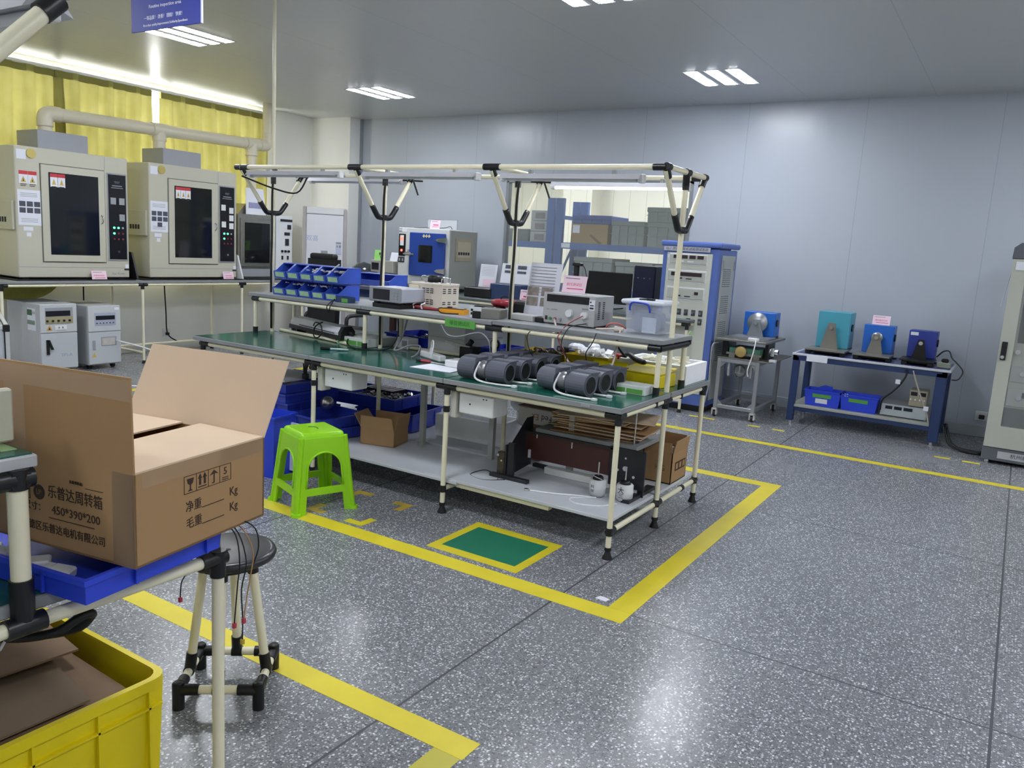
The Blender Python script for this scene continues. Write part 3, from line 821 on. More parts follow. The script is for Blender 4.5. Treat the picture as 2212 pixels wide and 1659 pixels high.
# power supply cabinets under the table
def psu(name, label, x, y, w, d, h, kind):
    t = Thing(name, label, 'power supply', (x, y, 0), R(0), 'floor standing power supplies')
    t.part('body', MB().box(-d, 0, -w / 2, w / 2, 0.05, h, bev=0.006), mat('grey_cabinet_paint', '#b9bcbf', 0.4, var=0.03))
    for yy in (-w / 2 + 0.05, w / 2 - 0.05):
        t.part('caster', MB().cyl((-0.08, yy - 0.015, 0.026), (-0.08, yy + 0.015, 0.026), 0.026).cyl((-d + 0.08, yy - 0.015, 0.026), (-d + 0.08, yy + 0.015, 0.026), 0.026), RUBBER)
    up = t.part('upper_panel', MB().box(0, 0.012, -w / 2 + 0.003, w / 2 - 0.003, h * 0.60, h - 0.003, bev=0.003), mat('pale_panel_paint', '#c6c9cb', 0.4, var=0.02))
    t.part('lower_door', MB().box(0, 0.012, -w / 2 + 0.003, w / 2 - 0.003, 0.06, h * 0.585, bev=0.003), mat('pale_door_paint', '#bfc3c6', 0.4, var=0.02))
    if kind == 1:
        t.part('recess', MB().box(0.010, 0.014, -w * 0.36, w * 0.38, h * 0.72, h * 0.95), GREYBOX, parent=up)
        t.part('display', MB().box(0.012, 0.016, -w * 0.35, w * 0.31, h * 0.83, h * 0.905), SCREEN, parent=up)
        t.part('knob_plate', MB().box(0.013, 0.0155, -w * 0.35, w * 0.38, h * 0.725, h * 0.825), mat('khaki_plate', '#a09a78', 0.5), parent=up)
        for k in range(5):
            t.part('knob', MB().cyl((0.014, -w * 0.32 + k * w * 0.15, h * 0.765), (0.026, -w * 0.32 + k * w * 0.15, h * 0.765), 0.011, n=10), BLACK, parent=up)
        t.part('warning_triangle', MB().prism([(-w * 0.34, h * 0.63), (-w * 0.18, h * 0.63), (-w * 0.26, h * 0.71)], 0.012, 0.0135, 'X'), mat('warning_amber', '#d0a04a', 0.5), parent=up)
        t.part('warning_triangle', MB().prism([(-w * 0.29, h * 0.641), (-w * 0.23, h * 0.641), (-w * 0.26, h * 0.68)], 0.0132, 0.0145, 'X'), INK, parent=up)
        t.part('socket', MB().box(0.012, 0.018, -w * 0.12, w * 0.2, h * 0.632, h * 0.695, bev=0.003), WHITE, parent=up)
        t.part('socket_hole', MB().box(0.0175, 0.019, -w * 0.02, w * 0.0, h * 0.655, h * 0.68).box(0.0175, 0.019, w * 0.08, w * 0.1, h * 0.655, h * 0.68), INK, parent=up)
        t.part('latch', MB().box(0.012, 0.022, -w * 0.36, -w * 0.28, h * 0.29, h * 0.5, bev=0.002).prism([(-w * 0.33, h * 0.5), (-w * 0.28, h * 0.5), (-w * 0.18, h * 0.36), (-w * 0.24, h * 0.36)], 0.018, 0.03, 'X'), BLACK)
        t.text('TPS-A', 0.045, (0.0125, w * 0.18, h * 0.27), '+x', mat('pale_blue_print', '#8ea3b8', 0.5))
        s = t.box('side_notice', PAPER, -0.22, -0.07, -w / 2 - 0.002, -w / 2, h * 0.62, h * 0.93)
        t.box('notice_band', mat('notice_green', '#3e6a4d', 0.6), -0.22, -0.13, -w / 2 - 0.0035, -w / 2 - 0.001, h * 0.83, h * 0.91, parent=s)
        t.box('notice_band', mat('notice_pale_green', '#7f9a87', 0.6), -0.22, -0.08, -w / 2 - 0.0035, -w / 2 - 0.001, h * 0.70, h * 0.76, parent=s)
        t.text('A4', 0.05, (-0.1, -w / 2 - 0.0025, h * 0.87), '-y', GREYINK, parent=s)
    else:
        t.part('display_plate', MB().box(0.011, 0.0145, -w * 0.3, w * 0.34, h * 0.69, h * 0.89), mat('lilac_plate', '#a9aec0', 0.4), parent=up)
        t.part('display', MB().box(0.013, 0.016, -w * 0.27, w * 0.31, h * 0.78, h * 0.845), SCREEN, parent=up)
        for k in range(6):
            t.part('button', MB().cyl((0.014, -w * 0.24 + k * w * 0.1, h * 0.73), (0.02, -w * 0.24 + k * w * 0.1, h * 0.73), 0.006, n=8), INK, parent=up)
        t.part('opening', MB().box(0.011, 0.0135, -w * 0.12, w * 0.35, h * 0.37, h * 0.51), GREYBOX)
        t.part('bag', MB().box(0.0125, 0.0165, -w * 0.1, w * 0.3, h * 0.375, h * 0.49, bev=0.002), mat('clear_bag', '#bfbab4', 0.3, var=0.25, scale=30))
        t.part('latch', MB().box(0.012, 0.02, -w * 0.38, -w * 0.3, h * 0.32, h * 0.46, bev=0.002), GREYBOX)
        t.part('warning_triangle', MB().prism([(-w * 0.4, h * 0.2), (-w * 0.28, h * 0.2), (-w * 0.34, h * 0.27)], 0.012, 0.0135, 'X'), mat('warning_amber', '#d0b04a', 0.5))
        t.box('label_tag', PAPER, 0.012, 0.0135, w * 0.3, w * 0.45, h * 0.93, h * 0.97, parent=up)
    return t
psu('power_supply_cabinet', 'grey floor power supply with black latch under the left test chamber', -8.12, 4.36, 0.37, 0.62, 0.71, 1)
psu('power_supply_cabinet', 'grey floor power supply with blue-grey display plate, right one under the table', -8.16, 4.86, 0.36, 0.6, 0.675, 2)
cable('power_cable', 'black cord hanging behind the chamber table down to a socket', [(-8.93, 6.1, 0.9), (-8.93, 6.12, 0.5), (-8.93, 6.14, 0.22), (-8.9, 6.25, 0.12)], 0.008, WIRE_B)
cable('power_cable', 'black cord hanging left of the table leg under the chambers', [(-8.95, 5.1, 0.9), (-8.95, 5.1, 0.5), (-8.95, 5.11, 0.01)], 0.008, WIRE_B)
cable('white_cable', 'white cord running from the right power supply toward the bench', [(-8.14, 4.98, 0.3), (-7.6, 5.1, 0.22), (-7.2, 5.0, 0.05), (-7.0, 4.6, 0.01), (-7.4, 4.3, 0.01)], 0.008, WIRE_W)
t = Thing('wall_socket', 'white wall socket with black plug at the wall foot', 'socket', (XL, 6.2, 0.22))
t.box('plate', WHITE, 0, 0.012, -0.05, 0.05, -0.05, 0.05, bev=0.003)
t.box('plug', BLACK, 0.012, 0.05, -0.02, 0.02, -0.035, 0.0, bev=0.006)
# aluminium framed cabinet corner at the left picture edge
t = Thing('framed_cabinet', 'white cabinet with aluminium edges cut by the left picture edge below the test chamber', 'cabinet', (-6.05, 2.90, 0), math.atan2(0.38, -0.92))
# local x runs along the long edge away from the camera, local y toward the left
t.box('body', mat('white_cabinet_paint', '#d5d9e2', 0.4, var=0.02), 0.012, 1.2, 0.012, 0.5, 0.03, 0.765)
fr = MB()
for x, y in ((0, 0), (0, 0.48), (1.18, 0), (1.18, 0.48)): fr.box(x, x + 0.025, y, y + 0.025, 0.0, 0.755)
fr.box(0, 1.205, 0, 0.03, 0.75, 0.78, bev=0.003).box(0, 0.03, 0, 0.505, 0.75, 0.78, bev=0.003).box(0, 1.205, 0.475, 0.505, 0.75, 0.78, bev=0.003)
t.part('aluminium_frame', fr, mat('bright_aluminium', '#dfe2e6', 0.3, metal=0.3))
t.part('corner_cap', MB().box(-0.004, 0.04, -0.004, 0.04, 0.735, 0.784, bev=0.004), BLACK)
t.part('gasket', MB().box(-0.003, 0.002, 0.026, 0.034, 0.03, 0.75).box(0.03, 1.2, 0.030, 0.038, 0.779, 0.7825), BLACK)

# ================================================================ the long double bench of coated pipe
GX = [-4.83, -3.73, -2.67, -1.605]
YA, YM, YC = 3.60, 4.22, 4.85          # front, middle and rear rows of legs
ZB = 0.795                              # bench surface
ZS = 1.095                              # shelf surface
YS0, YS1 = 4.06, 4.44                   # shelf supports
YR0, YR1 = 3.93, 4.50                   # overhead rails
t = Thing('workbench', 'long double workbench of cream pipes with green top, shelf and overhead frame', 'workbench', (-3.2, 4.22, 0))
bench = t
PR = 0.0148
JR = 0.0192
def pipe(name, a, b, parent=None, r=PR, m=CREAM): return t.part(name, MB().cyl(a, b, r), m, w=True, parent=parent)
for i, x in enumerate(GX):
    for y in (YA, YM, YC):
        l = pipe('leg', (x, y, 0.05), (x, y, 0.755 if y != YM else 0.79))
        t.part('foot', MB().cyl((x, y, 0), (x, y, 0.012), 0.027, 0.024).cyl((x, y, 0.012), (x, y, 0.045), 0.022, 0.012).cyl((x, y, 0.045), (x, y, 0.062), 0.0185), RUBBER, w=True, parent=l)
        j = MB().cyl((x, y, 0.125), (x, y, 0.165), JR).cyl((x, y, 0.70), (x, y, 0.765), JR)
        if y == YA and i in (1, 2): j.cyl((x, y, 0.60), (x, y, 0.635), JR)
        t.part('joint', j, JOINT, w=True, parent=l)
    # cross rails under the top and near the floor
    pipe('cross_rail', (x, YA, 0.745), (x, YC, 0.745))
    pipe('low_rail', (x, YA, 0.145), (x, YC, 0.145))
def sleeve(p0, p1, name='sleeve', r=JR): return t.part(name, MB().cyl(p0, p1, r), JOINT, w=True)
for y in (YA, YC):
    for i in range(3):
        pipe('front_rail' if y == YA else 'rear_rail', (GX[i], y, 0.745), (GX[i + 1], y, 0.745))
    for i, x in enumerate(GX):
        sleeve((x - (0.07 if i else 0.02), y, 0.745), (x + (0.07 if i < 3 else 0.02), y, 0.745))
for y in (YA, YM, YC):
    sleeve((GX[3], y - (0.06 if y != YA else 0.015), 0.745), (GX[3], y + (0.06 if y != YC else 0.015), 0.745))
    sleeve((GX[3], y - (0.05 if y != YA else 0.015), 0.145), (GX[3], y + (0.05 if y != YC else 0.015), 0.145))
sleeve((GX[3], 4.60, 0.145), (GX[3], 4.63, 0.145))
# bench boards: grey edged, green topped, in three lengths front and rear
bx = [-4.90, -3.745, -2.68, -1.575]
for i in range(3):
    for (y0, y1) in ((3.565, 4.215), (4.235, 4.885)):
        if i == 2 and y0 > 4: pass
        b = t.part('tabletop', MB().box(bx[i] + 0.002, bx[i + 1] - 0.002, y0, y1, ZB - 0.03, ZB - 0.002, bev=0.003), EDGE, w=True)
        t.part('green_mat', MB().box(bx[i] + 0.010, bx[i + 1] - 0.010 if i == 2 else bx[i + 1] - 0.003, y0 + 0.008, y1 - 0.004, ZB - 0.003, ZB), GREENMAT, w=True, parent=b)
# pale pipe along the middle of the top
t.part('divider_pipe', MB().tube([(-4.8, 4.27, ZB + 0.012), (-4.3, 4.2, ZB + 0.012), (-3.95, 4.12, ZB + 0.012)], 0.012).tube([(-3.7, 4.33, ZB + 0.012), (-2.9, 4.36, ZB + 0.012)], 0.012), CREAM, w=True)
# lower boards
lb = [(-4.80, -3.55, 3.64, 4.2, 0.165), (-3.72, -2.60, 3.63, 4.215, 0.172), (-2.84, -1.615, 3.64, 4.2, 0.180)]
for k, (x0, x1, y0, y1, z) in enumerate(lb):
    t.part('lower_board', MB().box(x0, x1, y0, y1, z, z + 0.018, bev=0.002), BOARD, w=True)
for k, (x0, x1, y0, y1, z) in enumerate([(-4.78, -3.2, 4.24, 4.83, 0.165), (-3.4, -1.615, 4.235, 4.84, 0.178)]):
    t.part('lower_board', MB().box(x0, x1, y0, y1, z, z + 0.018, bev=0.002), BOARD, w=True)
t.part('low_batten', MB().box(-2.62, -2.0, 3.66, 3.70, 0.15, 0.178), CREAM, w=True)
# grey square stiles behind the front row
for x in (-3.28, -2.15, -2.72):
    t.part('stile', MB().box(x - 0.018, x + 0.018, 4.15, 4.18, 0.19, 0.765), mat('grey_stile', '#a4a6a4', 0.5), w=True)
for x in (-4.3, -3.1, -2.3):
    t.part('rear_stile', MB().box(x - 0.015, x + 0.015, 4.83, 4.855, 0.0, 0.765), mat('pale_stile', '#c5c3b4', 0.5), w=True)
# shelf on its own uprights
for i in range(3):
    t.part('shelf_board', MB().box(bx[i] + 0.002 + (0.0 if i else 0.02), bx[i + 1] - 0.002, 4.03, 4.48, ZS - 0.026 + (0.006 if i == 2 else 0), ZS - 0.0 + (0.006 if i == 2 else 0), bev=0.003), EDGE, w=True)
for i, x in enumerate(GX):
    for y in (YS0, YS1):
        u = pipe('upright', (x, y, 0.745 if i == 3 else ZB), (x, y, ZS - 0.03))
        t.part('socket', MB().cyl((x, y, ZB - (0.065 if i == 3 else 0.0)), (x, y, ZB + 0.045), JR), JOINT, w=True, parent=u)
for y in (YS0, YS1):
    pipe('shelf_rail', (GX[0], y - 0.01, ZS - 0.043), (GX[3], y - 0.01, ZS - 0.043))
    for i, x in enumerate(GX):
        sleeve((x - (0.06 if i else 0.015), y - 0.01, ZS - 0.043), (x + (0.06 if i < 3 else 0.015), y - 0.01, ZS - 0.043), 'shelf_sleeve')
sleeve((GX[3] + 0.006, YS0 - 0.02, ZS - 0.043), (GX[3] + 0.006, YS1 + 0.015, ZS - 0.043), 'shelf_sleeve')
# posts, braces and overhead rails
for i, x in enumerate(GX):
    p = pipe('post', (x, YM, 0.79), (x, YM, 1.95))
    j = MB().cyl((x, YM, 1.90), (x, YM, 1.975), JR).cyl((x, YM, 1.67), (x, YM, 1.705), JR * 1.05)
    j.tube([(x, YM, 1.688), (x, YM - 0.05, 1.688), (x, YM - 0.075, 1.705), (x, YM - 0.125, 1.765)], JR, sub=3)
    j.tube([(x, YM, 1.688), (x, YM + 0.05, 1.688), (x, YM + 0.075, 1.705), (x, YM + 0.125, 1.765)], JR, sub=3)
    t.part('post_joint', j, JOINT, w=True, parent=p)
    for s, yr in ((-1, YR0), (1, YR1)):
        b = pipe('brace', (x, YM + s * 0.10, 1.735), (x, yr - s * 0.0, 1.975))
        t.part('brace_joint', MB().cyl((x, yr - s * 0.03, 1.945), (x, yr, 1.985), JR).cyl((x - 0.055 * (i > 0), yr, 1.99), (x + 0.055 * (i < 3), yr, 1.99), JR) if 0 < i < 3 else
               MB().cyl((x, yr - s * 0.035, 1.94), (x, yr, 1.985), JR).cyl((x - (0.0 if i == 0 else 0.07), yr, 1.99), (x + (0.07 if i == 0 else 0.0), yr, 1.99), JR), JOINT, w=True, parent=b)
for y in (YR0, YR1):
    for i in range(3):
        pipe('overhead_rail', (GX[i] - (0.05 if i == 0 else 0), y, 1.99), (GX[i + 1], y, 1.99))
t.part('rail_cap', MB().cyl((GX[0] - 0.06, YR0, 1.99), (GX[0] - 0.01, YR0, 1.99), JR).cyl((GX[0] - 0.06, YR1, 1.99), (GX[0] - 0.01, YR1, 1.99), JR), JOINT, w=True)
pipe('end_rail', (GX[3] + 0.004, YR0, 1.992), (GX[3] + 0.004, YR1, 1.992))
for x in GX[:3]: pipe('end_rail', (x, YR0, 1.992), (x, YR1, 1.992), r=0.012)
t.part('end_cap', MB().cyl((GX[3] + 0.004, YR0 - 0.012, 1.992), (GX[3] + 0.004, YR0 + 0.03, 1.992), JR * 1.05).cyl((GX[3] + 0.004, YR1 - 0.02, 1.992), (GX[3] + 0.004, YR1 + 0.012, 1.992), JR * 1.05)
       .cyl((GX[3] + 0.004, YM - 0.025, 1.992), (GX[3] + 0.004, YM + 0.025, 1.992), JR * 1.05).cyl((GX[3], YM, 1.92), (GX[3], YM, 1.99), JR), JOINT, w=True)
pl = t.part('area_plate', MB().box(-3.03, -2.80, YS0 - 0.034, YS0 - 0.026, ZS - 0.065, ZS - 0.015, bev=0.001), GREENLBL, w=True, label='green area label on the shelf rail')
t.text('噪音测试区', 0.032, (-2.915, YS0 - 0.0345, ZS - 0.04), '-y', mat('dark_green_ink', '#2d6a2b', 0.6), w=True, parent=pl)
t.part('edge_clip', MB().box(-1.80, -1.75, 3.560, 3.567, ZB - 0.022, ZB - 0.008), GREYBOX, w=True)

# batten lamps under the overhead rails
LAMPM = mat('lamp_housing', '#c9c9cf', 0.3, metal=0.2, var=0.04)
def batten(label, x0, x1, y, z, lit):
    t = Thing('batten_lamp', label, 'batten lamp', ((x0 + x1) / 2, y, z), 0, 'batten lamps under the overhead frame')
    h = (x1 - x0) / 2
    t.part('reflector', MB().prism([(-0.05, 0.0), (-0.03, 0.028), (0.03, 0.028), (0.05, 0.0), (0.02, 0.012), (-0.02, 0.012)], -h, h, 'X'), LAMPM)
    t.part('tube', MB().cyl((-h + 0.03, 0, 0.0), (h - 0.03, 0, 0.0), 0.011), emit('bench_tube_lit', '#f4f6ff', 6.0) if lit else mat('unlit_tube', '#dedfe6', 0.3))
    t.part('end_cap', MB().box(-h - 0.012, -h + 0.02, -0.02, 0.02, -0.015, 0.03, bev=0.004).box(h - 0.02, h + 0.012, -0.02, 0.02, -0.015, 0.03, bev=0.004), WHITE)
    t.part('clip', MB().box(-h * 0.6, -h * 0.6 + 0.02, -0.012, 0.012, 0.026, 0.05).box(h * 0.6, h * 0.6 + 0.02, -0.012, 0.012, 0.026, 0.05), CHROME)
    return t
batten('grey batten lamp under the front rail at the left end of the frame', -4.76, -3.88, 3.95, 1.935, False)
batten('grey batten lamp under the front rail in the middle bay of the frame', -3.66, -2.78, 3.95, 1.93, False)
batten('grey batten lamp under the front rail at the right bay of the frame', -2.60, -1.74, 3.95, 1.925, False)
batten('batten lamp under the rear rail left, seen below the front one', -4.70, -3.80, 4.48, 1.945, False)
batten('lit batten lamp under the rear rail right, before the window', -2.57, -1.68, 4.48, 1.93, True)
for i, lb in ((0, 'black cord down the left end post of the bench'), (1, 'black cord down the second post of the bench'), (2, 'black cord down the third post before the window')):
    x = GX[i]
    cable('post_cable', lb, [(x + 0.02, YM - 0.02, 1.93), (x + 0.012, YM - 0.021, 1.8), (x + 0.016, YM - 0.024, 1.5), (x + 0.006, YM - 0.021, 1.25), (x + 0.012, YM - 0.02, 0.82)], 0.008, WIRE_B, 'cords strapped to the bench posts')
cable('lamp_cable', 'black lamp cord drooping across the left end brace', [(GX[0] - 0.0, YR0, 1.93), (GX[0] + 0.12, YM - 0.1, 1.86), (GX[0] + 0.25, YM, 1.84), (GX[0] + 0.45, YR0 + 0.2, 1.94)], 0.006, WIRE_B)
for i in (1, 2):
    b = MB().cyl((GX[i] + 0.03, YR1 - 0.03, 1.97), (GX[i] + 0.075, YR1 - 0.02, 1.86), 0.006).cyl((GX[i] - 0.06, YR1 - 0.03, 1.96), (GX[i] + 0.11, YR1 - 0.02, 1.955), 0.006)
    tag(obj('cord_tie', b, WIRE_B), 'black cord knot tied at the rear rail by the %s brace' % ('second' if i == 1 else 'third'), 'cord')
# switch boxes under the front edge
for x, lb in ((-3.68, 'pale grey switch box under the bench beside the second front leg'), (-2.62, 'pale grey switch box under the bench beside the third front leg')):
    t = Thing('switch_box', lb, 'switch box', (x, 3.68, 0.60), 0, 'switch boxes under the bench')
    t.box('bracket', mat('pale_bracket', '#c8c8be', 0.5), -0.035, 0.0, -0.06, 0.02, -0.03, 0.135)
    t.box('body', WHITE, 0.012, 0.245, -0.05, 0.10, 0.0, 0.12, bev=0.006)
    t.part('screw', MB().cyl((0.09, -0.052, 0.06), (0.09, -0.046, 0.06), 0.005).cyl((0.18, -0.052, 0.10), (0.18, -0.046, 0.10), 0.004).cyl((0.2, -0.052, 0.10), (0.2, -0.046, 0.10), 0.004), INK)
    t.box('cable_entry', BLACK, 0.05, 0.17, -0.02, 0.05, 0.12, 0.13)

# ================================================================ things on the shelf of the long bench
# extra boards behind the shelf in the two left bays
bench.part('shelf_board', MB().box(-4.88, -2.69, 4.485, 4.98, ZS - 0.026, ZS, bev=0.003), EDGE, w=True)

def parts_bin(label, x, y, z, w=0.126, d=0.21, h=0.112, rz=0.0, group='blue stacking parts bins', lab=True):
    t = Thing('parts_bin', label, 'parts bin', (x, y, z), rz, group)
    b = MB()
    th = 0.004
    for sx in (-w / 2, w / 2 - th):
        b.prism([(0.0, 0.0), (d, 0.0), (d, h), (d * 0.42, h), (0.012, h * 0.52), (-0.012, h * 0.46)], sx, sx + th, 'X')
    b.box(-w / 2, w / 2, 0.0, d, 0.0, th).box(-w / 2, w / 2, d - th, d, 0, h)
    b.slab([(-w / 2, 0.0, 0.0), (w / 2, 0.0, 0.0), (w / 2, -0.012, h * 0.46), (-w / 2, -0.012, h * 0.46)], -th)
    b.box(-w / 2 - 0.002, w / 2 + 0.002, d * 0.4, d, h - 0.006, h)
    t.part('body', b, BLUEBIN)
    if lab: t.part('label', MB().slab([(-w * 0.36, -0.005, h * 0.1), (w * 0.36, -0.005, h * 0.1), (w * 0.36, -0.014, h * 0.40), (-w * 0.36, -0.014, h * 0.40)], -0.0015), mat('pale_green_label', '#a9cfa6', 0.6, var=0.2, scale=40))
    return t
row = ['first (left end)', 'second', 'third', 'fourth', 'fifth (right end)']
pb = parts_bin('first blue parts bin from the left in the lower row of the bin stack', -4.62, 4.10, ZS)
for k in range(5):
    for lv in (0, 1):
        if k == 0 and lv == 0: continue
        dup(pb.o, (-4.62 + 0.134 * k, 4.10 + 0.01 * lv, ZS + 0.120 * lv), label='%s blue parts bin from the left in the %s row of the bin stack' % (row[k].split(' ')[0], 'upper' if lv else 'lower'))
rnd = random.Random(3)
def small_parts(name, label, x0, x1, y0, y1, z, n, m, size=0.02, cat='small parts', flat=0.4):
    b = MB()
    for _ in range(n):
        x, y = rnd.uniform(x0, x1), rnd.uniform(y0, y1)
        s = size * rnd.uniform(0.5, 1.2)
        b.M = Matrix.Translation((x, y, z + rnd.uniform(0, size * 0.8))) @ Matrix.Rotation(rnd.uniform(0, 6.3), 4, (rnd.uniform(-.4, .4), rnd.uniform(-.4, .4), 1))
        b.box(-s, s, -s * flat, s * flat, 0, s * 0.6)
    b.M = Matrix.Identity(4)
    return tag(obj(name, b, m), label, cat, kind='stuff')
small_parts('connectors', 'white connectors and sleeves showing above the lower bin row', -4.62, -4.08, 4.16, 4.27, ZS + 0.075, 60, WHITE, 0.014)
small_parts('cut_cables', 'pale cable pieces heaped in the upper bin row', -4.4, -4.05, 4.15, 4.27, ZS + 0.185, 40, mat('pale_parts', '#c9c9c6', 0.5), 0.018)
cable('cable_tie', 'white cable tie sticking up from the upper bin row', [(-4.15, 4.16, ZS + 0.20), (-4.09, 4.14, ZS + 0.235), (-4.06, 4.14, ZS + 0.255)], 0.005, WIRE_W)
pb2 = parts_bin('larger empty blue bin beside the bin stack, its long side showing', -4.32, 4.74, ZS + 0.086, w=0.40, d=0.22, h=0.09, group=None, lab=False)
t = Thing('steel_tray', 'shallow grey steel tray right of the stacked blue bins', 'tray', (-4.40, 4.72, ZS + 0.06))
t.part('tray', MB().tray(-0.2, 0.4, -0.1, 0.25, 0.0, 0.024, 0.003), STEEL)
t.part('support', MB().box(-0.18, 0.36, -0.05, 0.2, -0.06, 0.0), NAVY)
t = Thing('parts_bin', 'dark blue bin with green label beneath the steel tray', 'parts bin', (-3.95, 4.09, ZS))
t.part('body', MB().tray(-0.06, 0.06, -0.03, 0.04, 0.0, 0.04, 0.003), NAVY)
t.part('label', MB().box(0.0, 0.055, -0.034, -0.03, 0.004, 0.03), GREENLBL)
# benchtop meter
t = Thing('bench_meter', 'silver bench meter with dark display next to the variac', 'meter', (-3.55, 4.055, ZS + 0.03))
t.part('body', MB().box(-0.135, 0.135, 0, 0.25, 0.012, 0.105, bev=0.006), mat('silver_paint', '#b6bac6', 0.35, metal=0.2))
t.part('front_frame', MB().box(-0.138, 0.138, -0.012, 0.0, 0.010, 0.108, bev=0.005), ALU)
t.part('display', MB().box(-0.10, 0.045, -0.0135, -0.011, 0.024, 0.094), SCREEN)
for k in range(6): t.part('button', MB().box(0.068 + 0.028 * (k % 2), 0.085 + 0.028 * (k % 2), -0.016, -0.012, 0.03 + 0.02 * (k // 2), 0.042 + 0.02 * (k // 2)), GREYBOX)
t.part('foot', MB().box(-0.11, -0.08, 0.01, 0.05, 0, 0.014).box(0.08, 0.11, 0.01, 0.05, 0, 0.014), RUBBER)
tag(obj('shadow_pad', MB().box(-3.67, -3.43, 4.06, 4.28, ZS, ZS + 0.029, bev=0.003), BLACK), 'flat black pad standing in for shadow and foot under the silver bench meter', 'pad')  # added support, black for the meter's shadow and its dark foot
# variac
t = Thing('variac', 'cream slotted variable transformer with black dial and carry handles', 'transformer', (-3.43, 4.43, ZS), R(-8))
oct_ = lambda a, b_, c: [(-a + c, -b_), (a - c, -b_), (a, -b_ + c), (a, b_ - c), (a - c, b_), (-a + c, b_), (-a, b_ - c), (-a, -b_ + c)]
VAR = mat('cream_transformer', '#d3cbbd', 0.5, var=0.04)
t.part('body', MB().prism(oct_(0.15, 0.13, 0.05), 0.01, 0.16, 'Z'), VAR)
t.part('lid', MB().prism(oct_(0.153, 0.133, 0.05), 0.16, 0.172, 'Z'), VAR)
b = MB()
for k in range(3):
    for z in (0.035, 0.048, 0.061, 0.11, 0.123, 0.136):
        b.box(-0.005 + 0.038 * k - 0.04 + 0.055, -0.005 + 0.038 * k - 0.012 + 0.055, -0.1312, -0.128, z, z + 0.006)
for z in (0.035, 0.048, 0.11, 0.123, 0.136):
    for yy in (-0.06, -0.01, 0.04): b.box(0.148, 0.1512, yy - 0.014, yy + 0.014, z, z + 0.006)
t.part('vent_slots', b, INK)
p = t.part('meter_plate', MB().box(-0.115, -0.02, -0.142, -0.13, 0.03, 0.155, bev=0.003), mat('meter_cream', '#e3d9b4', 0.4))
t.part('meter_window', MB().box(-0.10, -0.035, -0.1435, -0.141, 0.095, 0.14), PAPER, parent=p)
for xx, zz in ((-0.095, 0.045), (-0.04, 0.045), (-0.095, 0.075), (-0.04, 0.075)):
    t.part('terminal', MB().cyl((xx, -0.15, zz), (xx, -0.14, zz), 0.012, n=10), BLACK, parent=p)
t.part('dial_base', MB().lathe([(0.075, 0.172), (0.075, 0.178), (0.0, 0.178)], n=20), CHROME)
t.part('dial', MB().lathe([(0.056, 0.178), (0.052, 0.225), (0.0, 0.225)], n=16), BLACK)
for s in (-1, 1):
    t.part('carry_handle', MB().tube([(s * 0.06, 0.0, 0.172), (s * 0.06, 0, 0.20), (s * 0.075, 0, 0.212), (s * 0.13, 0, 0.212), (s * 0.142, 0, 0.2), (s * 0.142, 0, 0.172)], 0.005, sub=3), CHROME)
b = MB()
for k in range(4): b.tube([(-3.62 + 0.02 * k, 4.24, ZS + 0.012 + 0.004 * k), (-3.5, 4.215 + 0.008 * k, ZS + 0.02), (-3.36, 4.22 + 0.01 * k, ZS + 0.012), (-3.24, 4.25, ZS + 0.008)], 0.009)
tag(obj('test_leads', b, WIRE_R), 'coil of dark red test leads in front of the variac', 'test leads')
b = MB()
for k in range(3): b.tube([(-3.5 + 0.07 * k, 4.205, ZS + 0.005), (-3.505 + 0.07 * k, 4.2, ZS + 0.03), (-3.495 + 0.07 * k, 4.23, ZS + 0.045)], 0.005)
tag(obj('lead_ties', b, WIRE_W), 'white ties round the dark red test leads', 'tie')
# multimeter
t = Thing('multimeter', 'yellow cased multimeter lying tilted by the green shelf plate', 'multimeter', (-3.09, 4.20, ZS), R(18))
t.part('holster', MB().prism([(-0.05, 0.0), (0.05, 0.0), (0.05, 0.03), (-0.05, 0.03)], -0.085, 0.085, 'X'), mat('amber_rubber', '#f0a81c', 0.45))
t.part('face', MB().box(-0.075, 0.075, -0.04, 0.04, 0.028, 0.036, bev=0.003), mat('dark_meter_face', '#5c3a2c', 0.5))
t.part('dial', MB().lathe([(0.018, 0.036), (0.016, 0.044), (0, 0.044)], c=(-0.03, 0, 0), n=14), BLACK)
t.part('display', MB().box(0.02, 0.065, -0.028, 0.028, 0.0355, 0.038), mat('lcd_grey', '#9aa39a', 0.3))
t.part('lead', MB().tube([(-0.07, -0.03, 0.035), (-0.09, -0.055, 0.03), (-0.06, -0.07, 0.006), (0.05, -0.06, 0.006)], 0.004), WIRE_B)
tag(obj('black_case', MB().box(-2.985, -2.83, 4.26, 4.42, ZS, ZS + 0.062, bev=0.008), BLACK), 'low black case on the shelf behind the yellow multimeter', 'case')
t = Thing('tape_reel', 'dark red round tape measure reel lying on the black boxes', 'reel', (-2.86, 4.44, ZS + 0.063))
t.part('reel', MB().lathe([(0.07, 0), (0.088, 0.01), (0.088, 0.032), (0.07, 0.042), (0, 0.042)], n=26), mat('dark_red_plastic', '#8f1f2c', 0.3))
t.part('loop', MB().tube([(-0.03, 0, 0.04), (-0.02, 0, 0.06), (0.03, 0, 0.06), (0.05, 0, 0.04)], 0.004), WIRE_B)
tag(obj('black_case', MB().box(-2.80, -2.69, 4.42, 4.53, ZS + 0.001, ZS + 0.10, bev=0.015), BLACK), 'rounded black pouch right of the dark red reel', 'case')
t = Thing('terminal_block', 'grey metal terminal box with black socket near the third post', 'terminal box', (-2.84, 4.10, ZS), R(12))
t.box('body', mat('warm_grey_metal', '#7d7c76', 0.45), 0.0, 0.15, 0.0, 0.14, 0, 0.062, bev=0.003)
t.box('face_plate', WHITE, -0.045, 0.03, -0.006, 0.0, 0.004, 0.07)
